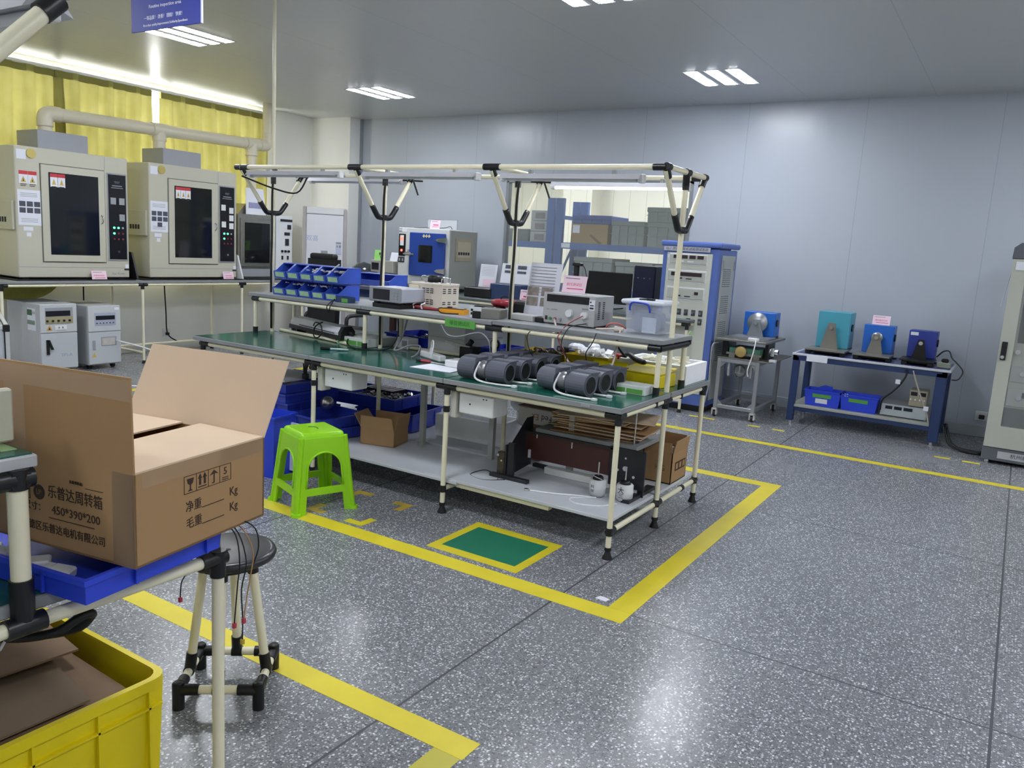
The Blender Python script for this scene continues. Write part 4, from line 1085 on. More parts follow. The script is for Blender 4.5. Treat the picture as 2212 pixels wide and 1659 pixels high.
t.box('socket', BLACK, -0.02, 0.03, -0.03, -0.005, 0.002, 0.045, bev=0.003)
t.part('socket', MB().box(-0.04, -0.025, -0.008, -0.005, 0.02, 0.035).box(-0.04, -0.025, -0.008, -0.005, 0.042, 0.057), INK)
# grey flat box with black plug
t = Thing('adapter_box', 'flat pale grey box with black plug left of the withstand tester', 'adapter', (-2.62, 4.21, ZS + 0.006), R(-8))
t.box('body', mat('pale_grey_case', '#b4b5b3', 0.45), -0.075, 0.13, 0, 0.1, 0, 0.036, bev=0.003)
t.box('plug', BLACK, 0.13, 0.19, 0.02, 0.07, 0.002, 0.03, bev=0.004)
t.box('base_plate', ALU, -0.15, 0.05, -0.03, 0.06, -0.005, 0.0)
# withstand voltage tester
t = Thing('withstand_tester', 'grey withstand voltage tester with black display and white knob', 'tester', (-2.262, 4.225, ZS + 0.006))
t.part('body', MB().box(-0.172, 0.172, 0.0, 0.25, 0.008, 0.186, bev=0.004), mat('tester_grey', '#a9aaac', 0.42))
f = t.part('front_panel', MB().box(-0.174, 0.174, -0.008, 0.0, 0.006, 0.188, bev=0.003), mat('tester_panel', '#b3b4b4', 0.42))
t.part('display', MB().box(-0.15, 0.135, -0.0105, -0.007, 0.135, 0.178), DARK, parent=f)
t.part('knob', MB().cyl((0.012, -0.03, 0.075), (0.012, -0.008, 0.075), 0.021, 0.024, n=20), WHITE, parent=f)
t.part('rocker_switch', MB().box(-0.155, -0.14, -0.012, -0.007, 0.024, 0.048), INK, parent=f)
for xx, m_ in ((-0.118, mat('green_button', '#3f8a5a', 0.4)), (-0.085, mat('red_button_cap', '#a5424c', 0.4)), (-0.05, GREYBOX)):
    t.part('push_button', MB().cyl((xx, -0.02, 0.034), (xx, -0.008, 0.034), 0.0085, n=12), m_, parent=f)
t.part('output_socket', MB().cyl((0.112, -0.03, 0.072), (0.112, -0.008, 0.072), 0.020, n=18), WHITE, parent=f)
t.part('ground_post', MB().cyl((0.128, -0.026, 0.026), (0.128, -0.008, 0.026), 0.008, n=12), CHROME, parent=f)
t.part('panel_print', MB().box(-0.15, -0.125, -0.0088, -0.0078, 0.085, 0.09).box(-0.118, -0.075, -0.0088, -0.0078, 0.085, 0.092).box(0.09, 0.145, -0.0088, -0.0078, 0.103, 0.112), GREYINK, parent=f)
s = t.box('calibration_label', PAPER, 0.135, 0.172, -0.0095, -0.0078, 0.105, 0.165, parent=f)
t.part('label_print', MB().box(0.14, 0.15, -0.0105, -0.009, 0.148, 0.156).box(0.142, 0.166, -0.0105, -0.009, 0.13, 0.136).box(0.14, 0.166, -0.0105, -0.009, 0.112, 0.122), INK, parent=f)
b = MB()
for k in range(9):
    for c in range(2): b.box(0.1715, 0.1735, 0.04 + 0.06 * c, 0.065 + 0.06 * c, 0.05 + 0.012 * k, 0.056 + 0.012 * k)
t.part('vent_slots', b, INK)
t.part('foot', MB().box(-0.15, -0.12, 0.02, 0.05, -0.006, 0.01).box(0.12, 0.15, 0.02, 0.05, -0.006, 0.01).box(-0.15, 0.15, 0.2, 0.23, -0.006, 0.01), RUBBER)
card('pink name card standing on top of the grey withstand voltage tester', -2.30, 4.335, ZS + 0.193, 0.16, 0.105, '-y', words_='耐压测试仪')
# instruction sheet behind
t = Thing('instruction_stand', 'glossy instruction sheet with photos standing behind the flat grey box', 'paper sheet', (-2.575, 4.40, ZS))
s = t.part('sheet', MB().slab([(-0.115, 0, 0.0), (0.115, 0, 0.0), (0.13, 0.05, 0.36), (-0.10, 0.05, 0.36)], -0.003), mat('glossy_sheet', '#dfe0ea', 0.12, var=0.03))
fm = Matrix.Rotation(-math.atan2(0.05, 0.36), 3, 'X')
b = MB(); b.M = Matrix.Rotation(-math.atan2(0.05, 0.36), 4, 'X')
for k in range(9): b.box(-0.09, 0.09, -0.0045, -0.003, 0.335 - 0.02 * k, 0.338 - 0.02 * k)
t.part('print', b, GREYINK, parent=s)
b = MB(); b.M = Matrix.Rotation(-math.atan2(0.05, 0.36), 4, 'X')
for c in range(2):
    for r_ in range(2): b.box(-0.10 + 0.10 * c, -0.02 + 0.10 * c, -0.0045, -0.003, 0.09 + 0.065 * r_, 0.145 + 0.065 * r_)
t.part('sheet_photo', b, mat('warm_photo', '#8d837c', 0.4, var=0.7, scale=40), parent=s)
t.box('foot_strip', glass('acrylic_foot', '#ffffff', 0.3), -0.12, 0.12, -0.02, 0.06, 0, 0.004)
# clear storage box
CLEAR = glass('clear_plastic', '#dfe6f2', 0.26, 0.25)
t = Thing('storage_box', 'clear plastic storage box with blue handle at the right end of the shelf', 'storage box', (-1.795, 4.235, ZS + 0.007))
t.part('tub', MB().tray(-0.11, 0.11, 0, 0.20, 0, 0.165, 0.004, flare=0.012), CLEAR)
t.part('lid', MB().box(-0.132, 0.132, -0.02, 0.22, 0.165, 0.19, bev=0.008), glass('frosted_lid', '#e9eef8', 0.75, 0.3))
t.part('handle', MB().tube([(-0.07, -0.022, 0.13), (-0.068, -0.028, 0.155), (-0.05, -0.03, 0.175), (0.03, -0.03, 0.172), (0.05, -0.028, 0.15), (0.052, -0.022, 0.125)], 0.006), mat('blue_handle', '#2b46c0', 0.4))
tag(obj('stored_sheet', MB().box(-1.80, -1.72, 4.25, 4.262, ZS + 0.014, ZS + 0.10), mat('pale_blue_sheet', '#cfd9ec', 0.6)), 'pale folded sheet inside the clear storage box', 'sheet')
tag(obj('stored_bag', MB().box(-1.89, -1.71, 4.28, 4.41, ZS + 0.014, ZS + 0.13, bev=0.03, seg=2), mat('blue_grey_bag', '#7d89a8', 0.5, var=0.3, scale=12)), 'blue-grey bag inside the clear storage box', 'bag')
tag(obj('tool_on_lid', MB().box(-1.83, -1.79, 4.25, 4.33, ZS + 0.197, ZS + 0.204).box(-1.78, -1.74, 4.24, 4.27, ZS + 0.197, ZS + 0.208), BLACK), 'black folded knife lying on the clear storage box lid', 'knife')
b = MB()
b.tube([(-2.02, 4.28, ZS + 0.012), (-2.0, 4.2, ZS + 0.02), (-1.96, 4.16, ZS + 0.05), (-1.91, 4.17, ZS + 0.055), (-1.88, 4.21, ZS + 0.03)], 0.005)
tag(obj('loose_wires', b, mat('wire_pink', '#c0655e', 0.5)), 'tangle of red wires between tester and clear box', 'wires')
t = Thing('plug', 'white plug lying left of the clear storage box', 'plug', (-1.93, 4.17, ZS + 0.006))
t.part('body', MB().cyl((0, 0, 0.018), (0.05, 0.01, 0.018), 0.018, 0.012), mat('off_white_plug', '#d9cfc4', 0.45))
t.part('lead', MB().tube([(0, 0, 0.018), (-0.07, -0.02, 0.012), (-0.12, 0.01, 0.006)], 0.006), mat('off_white_lead', '#d5c6bb', 0.45))
t = Thing('fan_disk', 'pale green folding fan at the right end of the shelf behind the post', 'fan', (-1.60, 4.50, ZS - 0.02))
t.part('leaf', MB().prism([(0, 0)] + [(0.045 * math.cos(R(a)), 0.05 * math.sin(R(a))) for a in range(20, 161, 14)], 0.0, 0.003, 'X'), mat('pale_green_paper', '#a9c690', 0.6, var=0.25, scale=30))
t.box('clip', JOINT, -0.006, 0.008, -0.012, 0.012, -0.03, 0.004)
# leads hanging from the tester
zf = ZS + 0.006
cable('test_lead', 'thick white test lead hanging from the tester red button', [(-2.345, 4.20, ZS + 0.04), (-2.27, 4.12, ZS - 0.03), (-2.17, 4.04, ZS - 0.14), (-2.08, 4.0, ZS - 0.22), (-1.98, 4.02, ZS - 0.255), (-1.9, 4.08, ZS - 0.2), (-1.885, 4.13, ZS - 0.06), (-1.89, 4.16, ZS + 0.02)], 0.0055, mat('pinkish_lead', '#d9cbc8', 0.45))
cable('test_lead', 'thin red lead hanging from the tester white socket', [(-2.152, 4.195, ZS + 0.075), (-2.19, 4.09, ZS + 0.03), (-2.2, 4.005, ZS - 0.03), (-2.195, 4.0, ZS - 0.06), (-2.15, 4.02, ZS - 0.15), (-2.12, 4.1, ZS - 0.2)], 0.003, WIRE_R)
cable('test_lead', 'thin black lead hanging from the tester ground post', [(-2.135, 4.195, ZS + 0.03), (-2.155, 4.06, ZS + 0.02), (-2.16, 4.0, ZS - 0.02), (-2.17, 3.99, ZS - 0.08), (-2.14, 4.0, ZS - 0.14), (-2.16, 4.05, ZS - 0.19)], 0.003, WIRE_B)
cable('loose_lead', 'thin black lead drooping from the shelf edge left of the tester', [(-2.40, 4.02, ZS - 0.03), (-2.40, 3.99, ZS - 0.07), (-2.36, 4.0, ZS - 0.17), (-2.29, 4.1, ZS - 0.235), (-2.31, 4.25, ZS - 0.2)], 0.003, WIRE_B)
cable('loose_lead', 'thin dark lead drooping under the clear storage box', [(-1.97, 4.02, ZS + 0.003), (-1.98, 4.0, ZS - 0.05), (-2.02, 4.01, ZS - 0.11), (-2.04, 4.06, ZS - 0.16)], 0.003, WIRE_B)
cable('loose_lead', 'thin grey lead looping below the green shelf plate', [(-3.06, 4.03, ZS - 0.06), (-2.99, 4.0, ZS - 0.11), (-2.9, 3.99, ZS - 0.115), (-2.80, 4.01, ZS - 0.085), (-2.74, 4.02, ZS - 0.08), (-2.68, 4.01, ZS - 0.12), (-2.68, 4.03, ZS - 0.18), (-2.72, 4.1, ZS - 0.25)], 0.004, WIRE_G)
cable('loose_lead', 'thin black wires looping under the shelf right of the second post', [(-3.56, 4.4, ZS - 0.04), (-3.53, 4.4, ZS - 0.09), (-3.48, 4.4, ZS - 0.07), (-3.42, 4.4, ZS - 0.085), (-3.38, 4.41, ZS - 0.05)], 0.003, WIRE_B)
cable('shelf_cable', 'thin black cord looped over the shelf edge below the blue bins', [(-4.02, 4.2, ZS + 0.02), (-4.02, 4.06, ZS + 0.012), (-4.03, 4.0, ZS - 0.03), (-4.03, 4.02, ZS - 0.075), (-4.0, 4.0, ZS - 0.03), (-4.02, 4.06, ZS + 0.02)], 0.0035, WIRE_B)

# ================================================================ things on the bench top
def blower(label, x, y, rz, grp):
    t = Thing('twin_blower', label, 'blower', (x, y, ZB), rz, grp)
    cz, r, n = 0.063, 0.060, 20
    prof = [(r * math.cos(R(a)), cz + r * math.sin(R(a))) for a in range(90, 361 - 10, 14)] + [(0.06, cz), (0.068, cz + r), (0.068, cz + r + 0.003), (0.0, cz + r + 0.003)]
    def scroll(x0, x1):
        b = MB()
        b.prism(prof, x0, x1, 'X')
        return b
    def ring(xx, xin):
        b = MB()
        # inlet ring standing proud with a dark bore behind it
        b.lathe([(0.050, xx), (0.050, xx + 0.004), (0.0445, xx + 0.004), (0.0445, xx - 0.001)], c=(0, 0, cz), n=22, axis='X')
        return b
    L_, R_ = scroll(-0.158, -0.042), scroll(0.034, 0.158)
    p1 = t.part('scroll_housing', L_, SLATE)
    p2 = t.part('scroll_housing', R_, SLATE)
    t.part('inlet_bore', MB().cyl((0.153, 0, cz), (0.1586, 0, cz), 0.0445, n=22), mat('dark_bore', '#101114', 0.6), parent=p2)
    t.part('inlet_ring', ring(0.1575, 0.1), SLATE, parent=p2)
    t.part('flange', MB().box(-0.162, -0.038, 0.01, 0.077, cz + r - 0.002, cz + r + 0.005).box(0.030, 0.162, 0.01, 0.077, cz + r - 0.002, cz + r + 0.005).box(-0.045, -0.039, -0.045, 0.077, 0.01, cz + r + 0.005).box(0.031, 0.037, -0.045, 0.077, 0.01, cz + r + 0.005), SLATE)
    m = t.part('motor', MB().lathe([(0.0, -0.034), (0.045, -0.034), (0.052, -0.025), (0.052, 0.018), (0.045, 0.026), (0.0, 0.026)], c=(0, 0, cz), n=22, axis='X'), mat('bare_motor', '#8a8a8f', 0.3, metal=0.7, var=0.2, scale=30))
    if False: t.part('motor_band', MB().lathe([(0.0535, -0.012), (0.0535, -0.004)], c=(0, 0, cz), n=22, axis='X').lathe([(0.0535, 0.006), (0.0535, 0.012)], c=(0, 0, cz), n=22, axis='X'), WHITE, parent=m)
    t.part('foot_bracket', MB().box(-0.034, -0.027, -0.02, 0.02, 0.0, 0.04).box(0.02, 0.027, -0.02, 0.02, 0, 0.04), SLATE)
    t.part('lead', MB().tube([(-0.02, -0.03, cz + 0.045), (-0.03, -0.06, 0.05), (-0.02, -0.07, 0.02), (0.03, -0.078, 0.008), (0.10, -0.082, 0.007), (0.17, -0.075, 0.007), (0.22, -0.06, 0.007)], 0.006), WIRE_W)
    t.part('connector', MB().box(0.215, 0.245, -0.07, -0.05, 0.0, 0.014, bev=0.002), WHITE)
    return t
nm = ['nearest', 'second', 'third', 'farthest']
b0 = blower('nearest twin blower of the left row on the green bench mat', -2.475, 3.69, 0.0, 'grey twin blowers on the bench')
for k in range(1, 4): dup(b0.o, (-2.475 + 0.012 * k, 3.69 + 0.148 * k, ZB), 0.0, '%s twin blower of the left row of four' % nm[k])
for k in range(3): dup(b0.o, (-1.985 + 0.014 * k, 3.735 + 0.148 * k, ZB), R(-9), '%s twin blower of the right row of three' % ('nearest', 'middle', 'farthest')[k])

def yellow_bin(label, x, y, w, d, h, rz=0.0, lab=False):
    t = Thing('yellow_bin', label, 'bin', (x, y, ZB), rz, 'yellow bins on the bench')
    t.part('body', MB().tray(-w / 2, w / 2, 0, d, 0, h, 0.005, flare=0.012), YELLOWB)
    if lab: t.part('label', MB().slab([(-0.06, 0.004, 0.02), (0.07, 0.004, 0.02), (0.07, -0.003, 0.07), (-0.06, -0.003, 0.07)], -0.002), GREENLBL)
    return t
yellow_bin('mustard bin of dark wire scraps behind the left blower row', -2.56, 4.38, 0.32, 0.26, 0.095)
yellow_bin('mustard bin with green label behind the right blower row', -2.21, 4.39, 0.30, 0.28, 0.115, R(4), True)
small_parts('wire_scraps', 'dark wire scraps filling the left mustard bin', -2.69, -2.45, 4.41, 4.6, ZB + 0.06, 70, mat('wire_scrap', '#4b4138', 0.6, var=0.6, scale=40), 0.03, flat=0.2)
small_parts('white_parts', 'white plastic parts and film heaped in the labelled mustard bin', -2.33, -2.1, 4.42, 4.62, ZB + 0.085, 40, WHITE, 0.035, flat=0.5)
t = Thing('film_bag', 'crumpled white film bag bulging between the mustard bins', 'bag', (-2.36, 4.66, ZB))
b = MB()
for k in range(9):
    b.ball((rnd.uniform(-0.1, 0.14), rnd.uniform(-0.03, 0.05), 0.07 + rnd.uniform(0, 0.06)), 0.06, rnd.uniform(.6, 1.2), rnd.uniform(.5, .9), rnd.uniform(.4, .8), n=8)
for f_ in b.bm.faces: f_.smooth = False
t.part('film', b, mat('white_film', '#e6e9f2', 0.35, var=0.06))
t = Thing('glue_gun', 'black electric tool with label lying on the white film bag', 'tool', (-2.42, 4.50, ZB + 0.105), R(-20))
t.box('body', BLACK, -0.06, 0.05, -0.02, 0.02, 0.0, 0.035, bev=0.006)
t.box('label', PAPER, -0.045, -0.02, -0.0215, -0.019, 0.008, 0.028)
t.part('nozzle', MB().cyl((0.05, 0, 0.018), (0.10, 0, 0.02), 0.012, 0.006), mat('nozzle_blue_grey', '#5a6d9c', 0.4))
t = Thing('yellow_box', 'yellow lidded box behind the small box with green labels', 'box', (-1.80, 4.28, ZB), R(-6))
t.part('body', MB().box(-0.13, 0.13, 0, 0.2, 0, 0.075, bev=0.004), YELLOWP)
t.part('lid', MB().slab([(-0.135, -0.005, 0.077), (0.135, -0.005, 0.077), (0.135, 0.205, 0.097), (-0.135, 0.205, 0.097)], 0.006), YELLOWP)
yl = Thing('loose_cover', 'loose yellow lid leaning behind the right blower row', 'lid', (-2.02, 4.24, ZB))
yl.part('lid', MB().slab([(-0.12, 0.0, 0.0), (0.10, 0.0, 0.0), (0.12, 0.10, 0.11), (-0.10, 0.10, 0.11)], 0.006), YELLOWP)
def label_box(label, x0, x1, y0, y1, h, n, grp):
    t = Thing('label_box', label, 'tray', ((x0 + x1) / 2, (y0 + y1) / 2, ZB), 0, grp)
    w, d = (x1 - x0) / 2, (y1 - y0) / 2
    t.part('body', MB().box(-w, w, -d, d, 0, h, bev=0.003), mat('milky_plastic', '#d5dcd8', 0.3, var=0.04))
    k = (2 * w - 0.02) / n
    for i in range(n): t.part('label', MB().box(-w + 0.012 + k * i, -w + 0.004 + k * (i + 1), -d - 0.0015, -d, 0.006, h * 0.62), GREENLBL)
    return t
label_box('milky box with two green labels at the right end of the bench', -1.86, -1.635, 3.985, 4.11, 0.05, 2, 'milky boxes with green labels')
label_box('milky box with three green labels beside the second shelf upright', -4.06, -3.76, 4.13, 4.42, 0.06, 3, 'milky boxes with green labels')
tag(obj('fluffy_bag', MB().ball((-3.9, 4.27, ZB + 0.055), 0.1, 1.3, 1.0, 0.25), glass('thin_film', '#ffffff', 0.3, 0.2)), 'thin clear film on the milky box with three labels', 'film')
t = Thing('white_canister', 'small white canister standing behind the right blower row', 'canister', (-1.93, 4.16, ZB))
t.part('body', MB().box(-0.03, 0.03, -0.025, 0.025, 0, 0.095, bev=0.01, seg=2), WHITE)
t.part('neck', MB().cyl((0, 0, 0.095), (0, 0, 0.125), 0.016, 0.010), WHITE)
# foam tray on the rear right
t = Thing('foam_tray', 'white foam packing tray on the rear right corner of the bench', 'foam tray', (-1.83, 4.69, ZB + 0.001))
b = MB().tray(-0.21, 0.225, -0.18, 0.18, 0, 0.115, 0.03)
for x in (-0.07, 0.07): b.box(x - 0.012, x + 0.012, -0.15, 0.15, 0.03, 0.10)
b.box(-0.18, 0.2, -0.01, 0.012, 0.03, 0.1)
t.part('tray', b, FOAM)
small_parts('foam_tray_parts', 'pale parts lying in the white foam tray', -1.99, -1.68, 4.56, 4.8, ZB + 0.08, 26, mat('ivory_parts', '#e8e6cf', 0.5), 0.04)
t = Thing('black_tool', 'black handled tool with red clip lying before the foam tray', 'tool', (-2.02, 4.55, ZB + 0.12), R(-25))
t.part('handle', MB().tube([(-0.02, 0, 0.0), (0.03, 0, 0.02), (0.10, 0, 0.0), (0.18, 0, -0.01)], 0.016), BLACK)
t.part('clip', MB().box(-0.14, -0.02, -0.02, 0.02, -0.02, 0.01, bev=0.004), mat('red_clip', '#a52030', 0.4))
cable('tool_cable', 'black cord rising from the black tool to the shelf', [(-2.0, 4.5, ZB + 0.13), (-2.03, 4.44, ZB + 0.2), (-2.02, 4.42, ZB + 0.25), (-2.06, 4.44, ZS - 0.03)], 0.007, WIRE_B)
# foam blocks, blue parts tray, adapters
t = Thing('foam_block', 'lower of two stacked grey-white foam blocks behind the power strip', 'foam block', (-3.27, 4.60, ZB + 0.001), R(-5), 'foam blocks on the bench')
t.part('block', MB().box(-0.17, 0.17, -0.21, 0.21, 0, 0.105, bev=0.004), FOAM_D)
t = Thing('foam_block', 'upper of two stacked grey-white foam blocks behind the power strip', 'foam block', (-3.27, 4.60, ZB + 0.107), R(-5), 'foam blocks on the bench')
t.part('block', MB().box(-0.172, 0.17, -0.21, 0.21, 0, 0.11, bev=0.004), FOAM_D)
def tray_thing(label, x, y, z, w, d, h, rz=0, m=None, grp='blue trays'):
    t = Thing('blue_tray', label, 'tray', (x, y, z), rz, grp)
    t.part('body', MB().tray(-w / 2, w / 2, -d / 2, d / 2, 0, h, 0.004, flare=0.008, rim=0.008), m or BLUETRAY)
    b = MB()
    for k in (-0.25, 0.25): b.box(k * w - 0.002, k * w + 0.002, -d / 2 - 0.004, -d / 2 + 0.002, 0.01, h - 0.012).box(w / 2 - 0.002, w / 2 + 0.004, k * d - 0.002, k * d + 0.002, 0.01, h - 0.012)
    t.part('rib', b, m or BLUETRAY)
    return t
tray_thing('bright blue tray of small metal parts left of the foam blocks', -3.68, 4.66, ZB + 0.001, 0.46, 0.36, 0.075, R(-6))
small_parts('metal_parts', 'small shiny metal parts heaped in the bright blue tray on the bench', -3.78, -3.5, 4.56, 4.8, ZB + 0.035, 150, SILVERED, 0.016)
tray_thing('blue tray of tools behind the blower rows', -3.0, 4.66, ZB + 0.001, 0.16, 0.30, 0.06, 0)
tray_thing('shallow blue tray behind the mustard bins at the rear edge', -2.45, 4.79, ZB + 0.001, 0.55, 0.13, 0.07, 0)
t = Thing('black_adapter', 'black power adapter with plugged white cable beside the foam blocks', 'adapter', (-3.03, 4.30, ZB))
t.box('body', BLACK, -0.05, 0.06, -0.04, 0.05, 0, 0.085, bev=0.006)
t.part('plug', MB().box(-0.01, 0.03, -0.03, 0.0, 0.085, 0.105, bev=0.004).cyl((0.01, -0.01, 0.10), (0.03, -0.01, 0.125), 0.018), BLACK)
t.part('clamp', MB().prism([(-0.17, 0.10), (-0.06, 0.075), (0.03, 0.07), (0.03, 0.09), (-0.07, 0.10), (-0.17, 0.112)], -0.035, -0.02, 'Y'), STEEL)
t = Thing('dial_gauge', 'round white dial gauge on a rod beside the third shelf upright', 'gauge', (-2.90, 4.42, ZB))
t.part('case', MB().lathe([(0.034, -0.014), (0.034, 0.01), (0.0, 0.01)], c=(0, 0, 0.105), n=22, axis='Y').box(-0.005, 0.005, -0.005, 0.005, 0.138, 0.155), BLACK)
t.part('dial_face', MB().cyl((0, -0.0155, 0.105), (0, -0.012, 0.105), 0.029, n=22), mat('dial_white', '#d6d7dc', 0.3))
t.part('rod', MB().cyl((0, 0, 0.0), (0, 0, 0.075), 0.005).box(-0.03, 0.03, -0.025, 0.025, 0.0, 0.006), CHROME)
small_parts('fittings', 'dark metal fittings heaped between the uprights behind the blowers', -2.83, -2.72, 4.42, 4.62, ZB + 0.004, 60, mat('dark_fittings', '#4d4a46', 0.35, metal=0.7, var=0.6, scale=50), 0.028)
t = Thing('power_strip', 'white power strip with a plugged white cord on the bench', 'power strip', (-3.17, 4.10, ZB), R(-24))
t.box('body', WHITE, -0.135, 0.135, -0.027, 0.027, 0, 0.042, bev=0.008)
t.part('plug', MB().cyl((-0.02, 0, 0.042), (-0.02, 0, 0.072), 0.015, 0.011), WHITE)
t.part('cord', MB().tube([(-0.02, 0, 0.07), (-0.01, -0.005, 0.11), (0.035, -0.02, 0.125), (0.075, -0.04, 0.09), (0.085, -0.06, 0.02)], 0.0055), WIRE_W)
t = Thing('socket_adapter', 'white square socket adapter left of the blowers', 'adapter', (-2.86, 3.955, ZB), R(-5))
t.box('body', WHITE, -0.07, 0.07, -0.05, 0.05, 0.002, 0.045, bev=0.006)
t.part('socket', MB().cyl((0.0, 0, 0.045), (0.0, 0, 0.055), 0.028, n=18), mat('socket_grey', '#c2c2c2', 0.45))
tag(obj('paper_sheet', MB().slab([(-3.05, 3.72, ZB + 0.001), (-2.765, 3.744, ZB + 0.001), (-2.775, 3.9, ZB + 0.001), (-3.05, 3.93, ZB + 0.001)], 0.002), PAPER), 'white sheet of paper lying on the green mat left of the blowers', 'paper')
t = Thing('test_probe', 'red and black test probe lying behind the white sheet', 'probe', (-3.16, 3.945, ZB), R(4))
t.part('tip', MB().cyl((-0.02, 0, 0.008), (0.02, 0, 0.008), 0.006, 0.009), BLACK)
t.part('grip', MB().cyl((0.02, 0, 0.009), (0.09, 0, 0.009), 0.009), mat('probe_red', '#c34a5e', 0.4))
t.part('cord', MB().tube([(0.09, 0, 0.007), (0.16, -0.01, 0.006), (0.22, 0.0, 0.005)], 0.004), WIRE_W)
t = Thing('crocodile_clip', 'black crocodile clip with pale lead on the bench joint line', 'clip', (-3.86, 3.83, ZB), R(28))
t.part('clip', MB().box(-0.04, 0.03, -0.012, 0.012, 0.0, 0.02, bev=0.006), BLACK)
t.part('lead', MB().tube([(0.03, 0, 0.008), (0.08, -0.005, 0.01), (0.15, 0.01, 0.008)], 0.007), mat('pale_clip_lead', '#a9bfc4', 0.3))
t = Thing('tube_lamp', 'white tube lamp with black base lying on the left end of the bench', 'lamp', (-4.36, 4.27, ZB + 0.03), R(-17))
t.part('shade', MB().prism([(-0.05, 0.03), (-0.05, 0.05), (-0.03, 0.085), (0.03, 0.092), (0.055, 0.06), (0.055, 0.03)], -0.40, 0.36, 'X'), mat('lamp_white', '#dcdde4', 0.35))
t.part('base', MB().box(-0.42, 0.40, -0.055, 0.06, -0.002, 0.03, bev=0.004), BLACK)
t.part('end_cap', MB().prism([(-0.052, 0.03), (-0.052, 0.052), (-0.03, 0.09), (0.032, 0.096), (0.06, 0.06), (0.06, 0.03)], 0.36, 0.40, 'X'), BLACK)
t.part('slot', MB().box(-0.25, 0.3, -0.0525, -0.05, 0.036, 0.042), INK)
t.part('cord', MB().tube([(0.0, -0.06, 0.06), (0.06, -0.075, 0.09), (0.13, -0.07, 0.08), (0.16, -0.075, 0.02), (0.10, -0.085, -0.018), (0.04, -0.08, 0.0), (0.05, -0.07, 0.06), (0.14, -0.06, 0.10)], 0.005), WIRE_B)
t.part('support', MB().box(-0.35, -0.31, -0.04, 0.04, -0.029, 0.0).box(0.3, 0.34, -0.04, 0.04, -0.029, 0.0), BLACK)
t = Thing('junction_box', 'pale socket box beside the second post behind the milky box', 'socket box', (-3.60, 4.36, ZB), R(-10))
t.box('body', WHITE, -0.08, 0.06, -0.05, 0.05, 0, 0.075, bev=0.004)
t.part('socket', MB().box(0.0, 0.05, -0.053, -0.05, 0.02, 0.06), GREYBOX)
cable('bench_cable', 'black cord sagging from the milky box to the second post', [(-3.98, 4.2, ZB + 0.07), (-3.93, 4.1, ZB + 0.03), (-3.86, 4.06, ZB + 0.006), (-3.74, 4.02, ZB + 0.006), (-3.62, 4.16, ZB + 0.008), (-3.56, 4.2, ZB + 0.1), (-3.58, 4.22, ZS - 0.05)], 0.005, WIRE_B)
cable('bench_cable', 'grey cord bending over the green mat right of the second post', [(-3.55, 4.3, ZS - 0.06), (-3.55, 4.24, ZB + 0.1), (-3.53, 4.14, ZB + 0.012), (-3.45, 4.2, ZB + 0.05), (-3.36, 4.2, ZB + 0.055), (-3.30, 4.1, ZB + 0.02), (-3.28, 4.02, ZB + 0.006)], 0.006, WIRE_G)
t = Thing('black_handset', 'black hand tool lying on top of the milky box', 'tool', (-4.02, 4.2, ZB + 0.062), R(-30))
t.part('body', MB().tube([(-0.06, 0, 0.012), (0.0, 0, 0.022), (0.06, 0, 0.018), (0.09, 0.01, 0.014)], 0.018), BLACK)

# ================================================================ things under the long bench
ZL = 0.191
for k in range(5):
    tray_thing('%s blue tray of the stack at the left end under the bench' % ('lowest', 'second lowest', 'middle', 'second highest', 'topmost')[k], -4.38 + 0.012 * (k % 2), 4.0, ZL + 0.001 + 0.0665 * k, 0.46, 0.50, 0.066, R(2 * (k % 3 - 1)), BLUEBIN_D, 'blue trays under the bench')
tag(obj('foam_sheet', MB().box(-4.56, -4.22, 3.80, 4.16, ZL + 0.335, ZL + 0.35), FOAM), 'white foam sheet on the topmost blue tray under the bench', 'foam sheet')
for k in range(2):
    tray_thing('%s blue tray crossing in front of the left tray stack' % ('lower', 'upper')[k], -3.93, 3.91 + 0.02 * k, ZL + 0.001 + 0.075 * k, 0.34, 0.40, 0.075, R(-14 + 10 * k), BLUEBIN_D, 'blue trays under the bench')
tray_thing('blue tray on the rear board behind the small open carton', -3.80, 4.54, ZL + 0.001, 0.48, 0.42, 0.13, R(8), BLUEBIN_D, 'blue trays under the bench')
tray_thing('blue tray of bare metal parts resting across the rear blue tray', -3.98, 4.52, ZL + 0.133, 0.56, 0.40, 0.09, R(4), BLUEBIN_D, 'blue trays under the bench')
small_parts('metal_parts', 'shiny stamped metal parts heaped in the rear blue tray', -4.1, -3.76, 4.38, 4.66, ZL + 0.19, 130, SILVERED, 0.022)
b = MB()
for k in range(6): b.box(-4.15 + 0.05 * k, -4.11 + 0.05 * k, 4.52, 4.68, ZL + 0.2, ZL + 0.235)
tag(obj('metal_cases', b, mat('dark_metal_case', '#3a3a40', 0.3, metal=0.6, var=0.4)), 'row of dark metal cases in the rear blue tray', 'metal cases')
tag(obj('tinsel', MB().ball((-4.0, 3.99, ZL + 0.2), 0.05, n=8), SILVERED), 'clump of shiny wire on the blue trays under the bench', 'wire clump')
t = Thing('hanging_cables', 'bundle of black cords hanging down to the topmost blue tray', 'cables', (-4.18, 3.95, ZL + 0.35))
for k in range(3): t.part('cord', MB().tube([(-0.06 + 0.05 * k, 0.0, 0.22), (-0.02 + 0.03 * k, 0.0, 0.15), (0.0 + 0.012 * k, -0.01, 0.06), (0.0 + 0.012 * k, 0, 0.0)], 0.006), WIRE_B)
t.part('plug', MB().box(-0.012, 0.03, -0.02, 0.012, 0.0, 0.04, bev=0.004), BLACK)

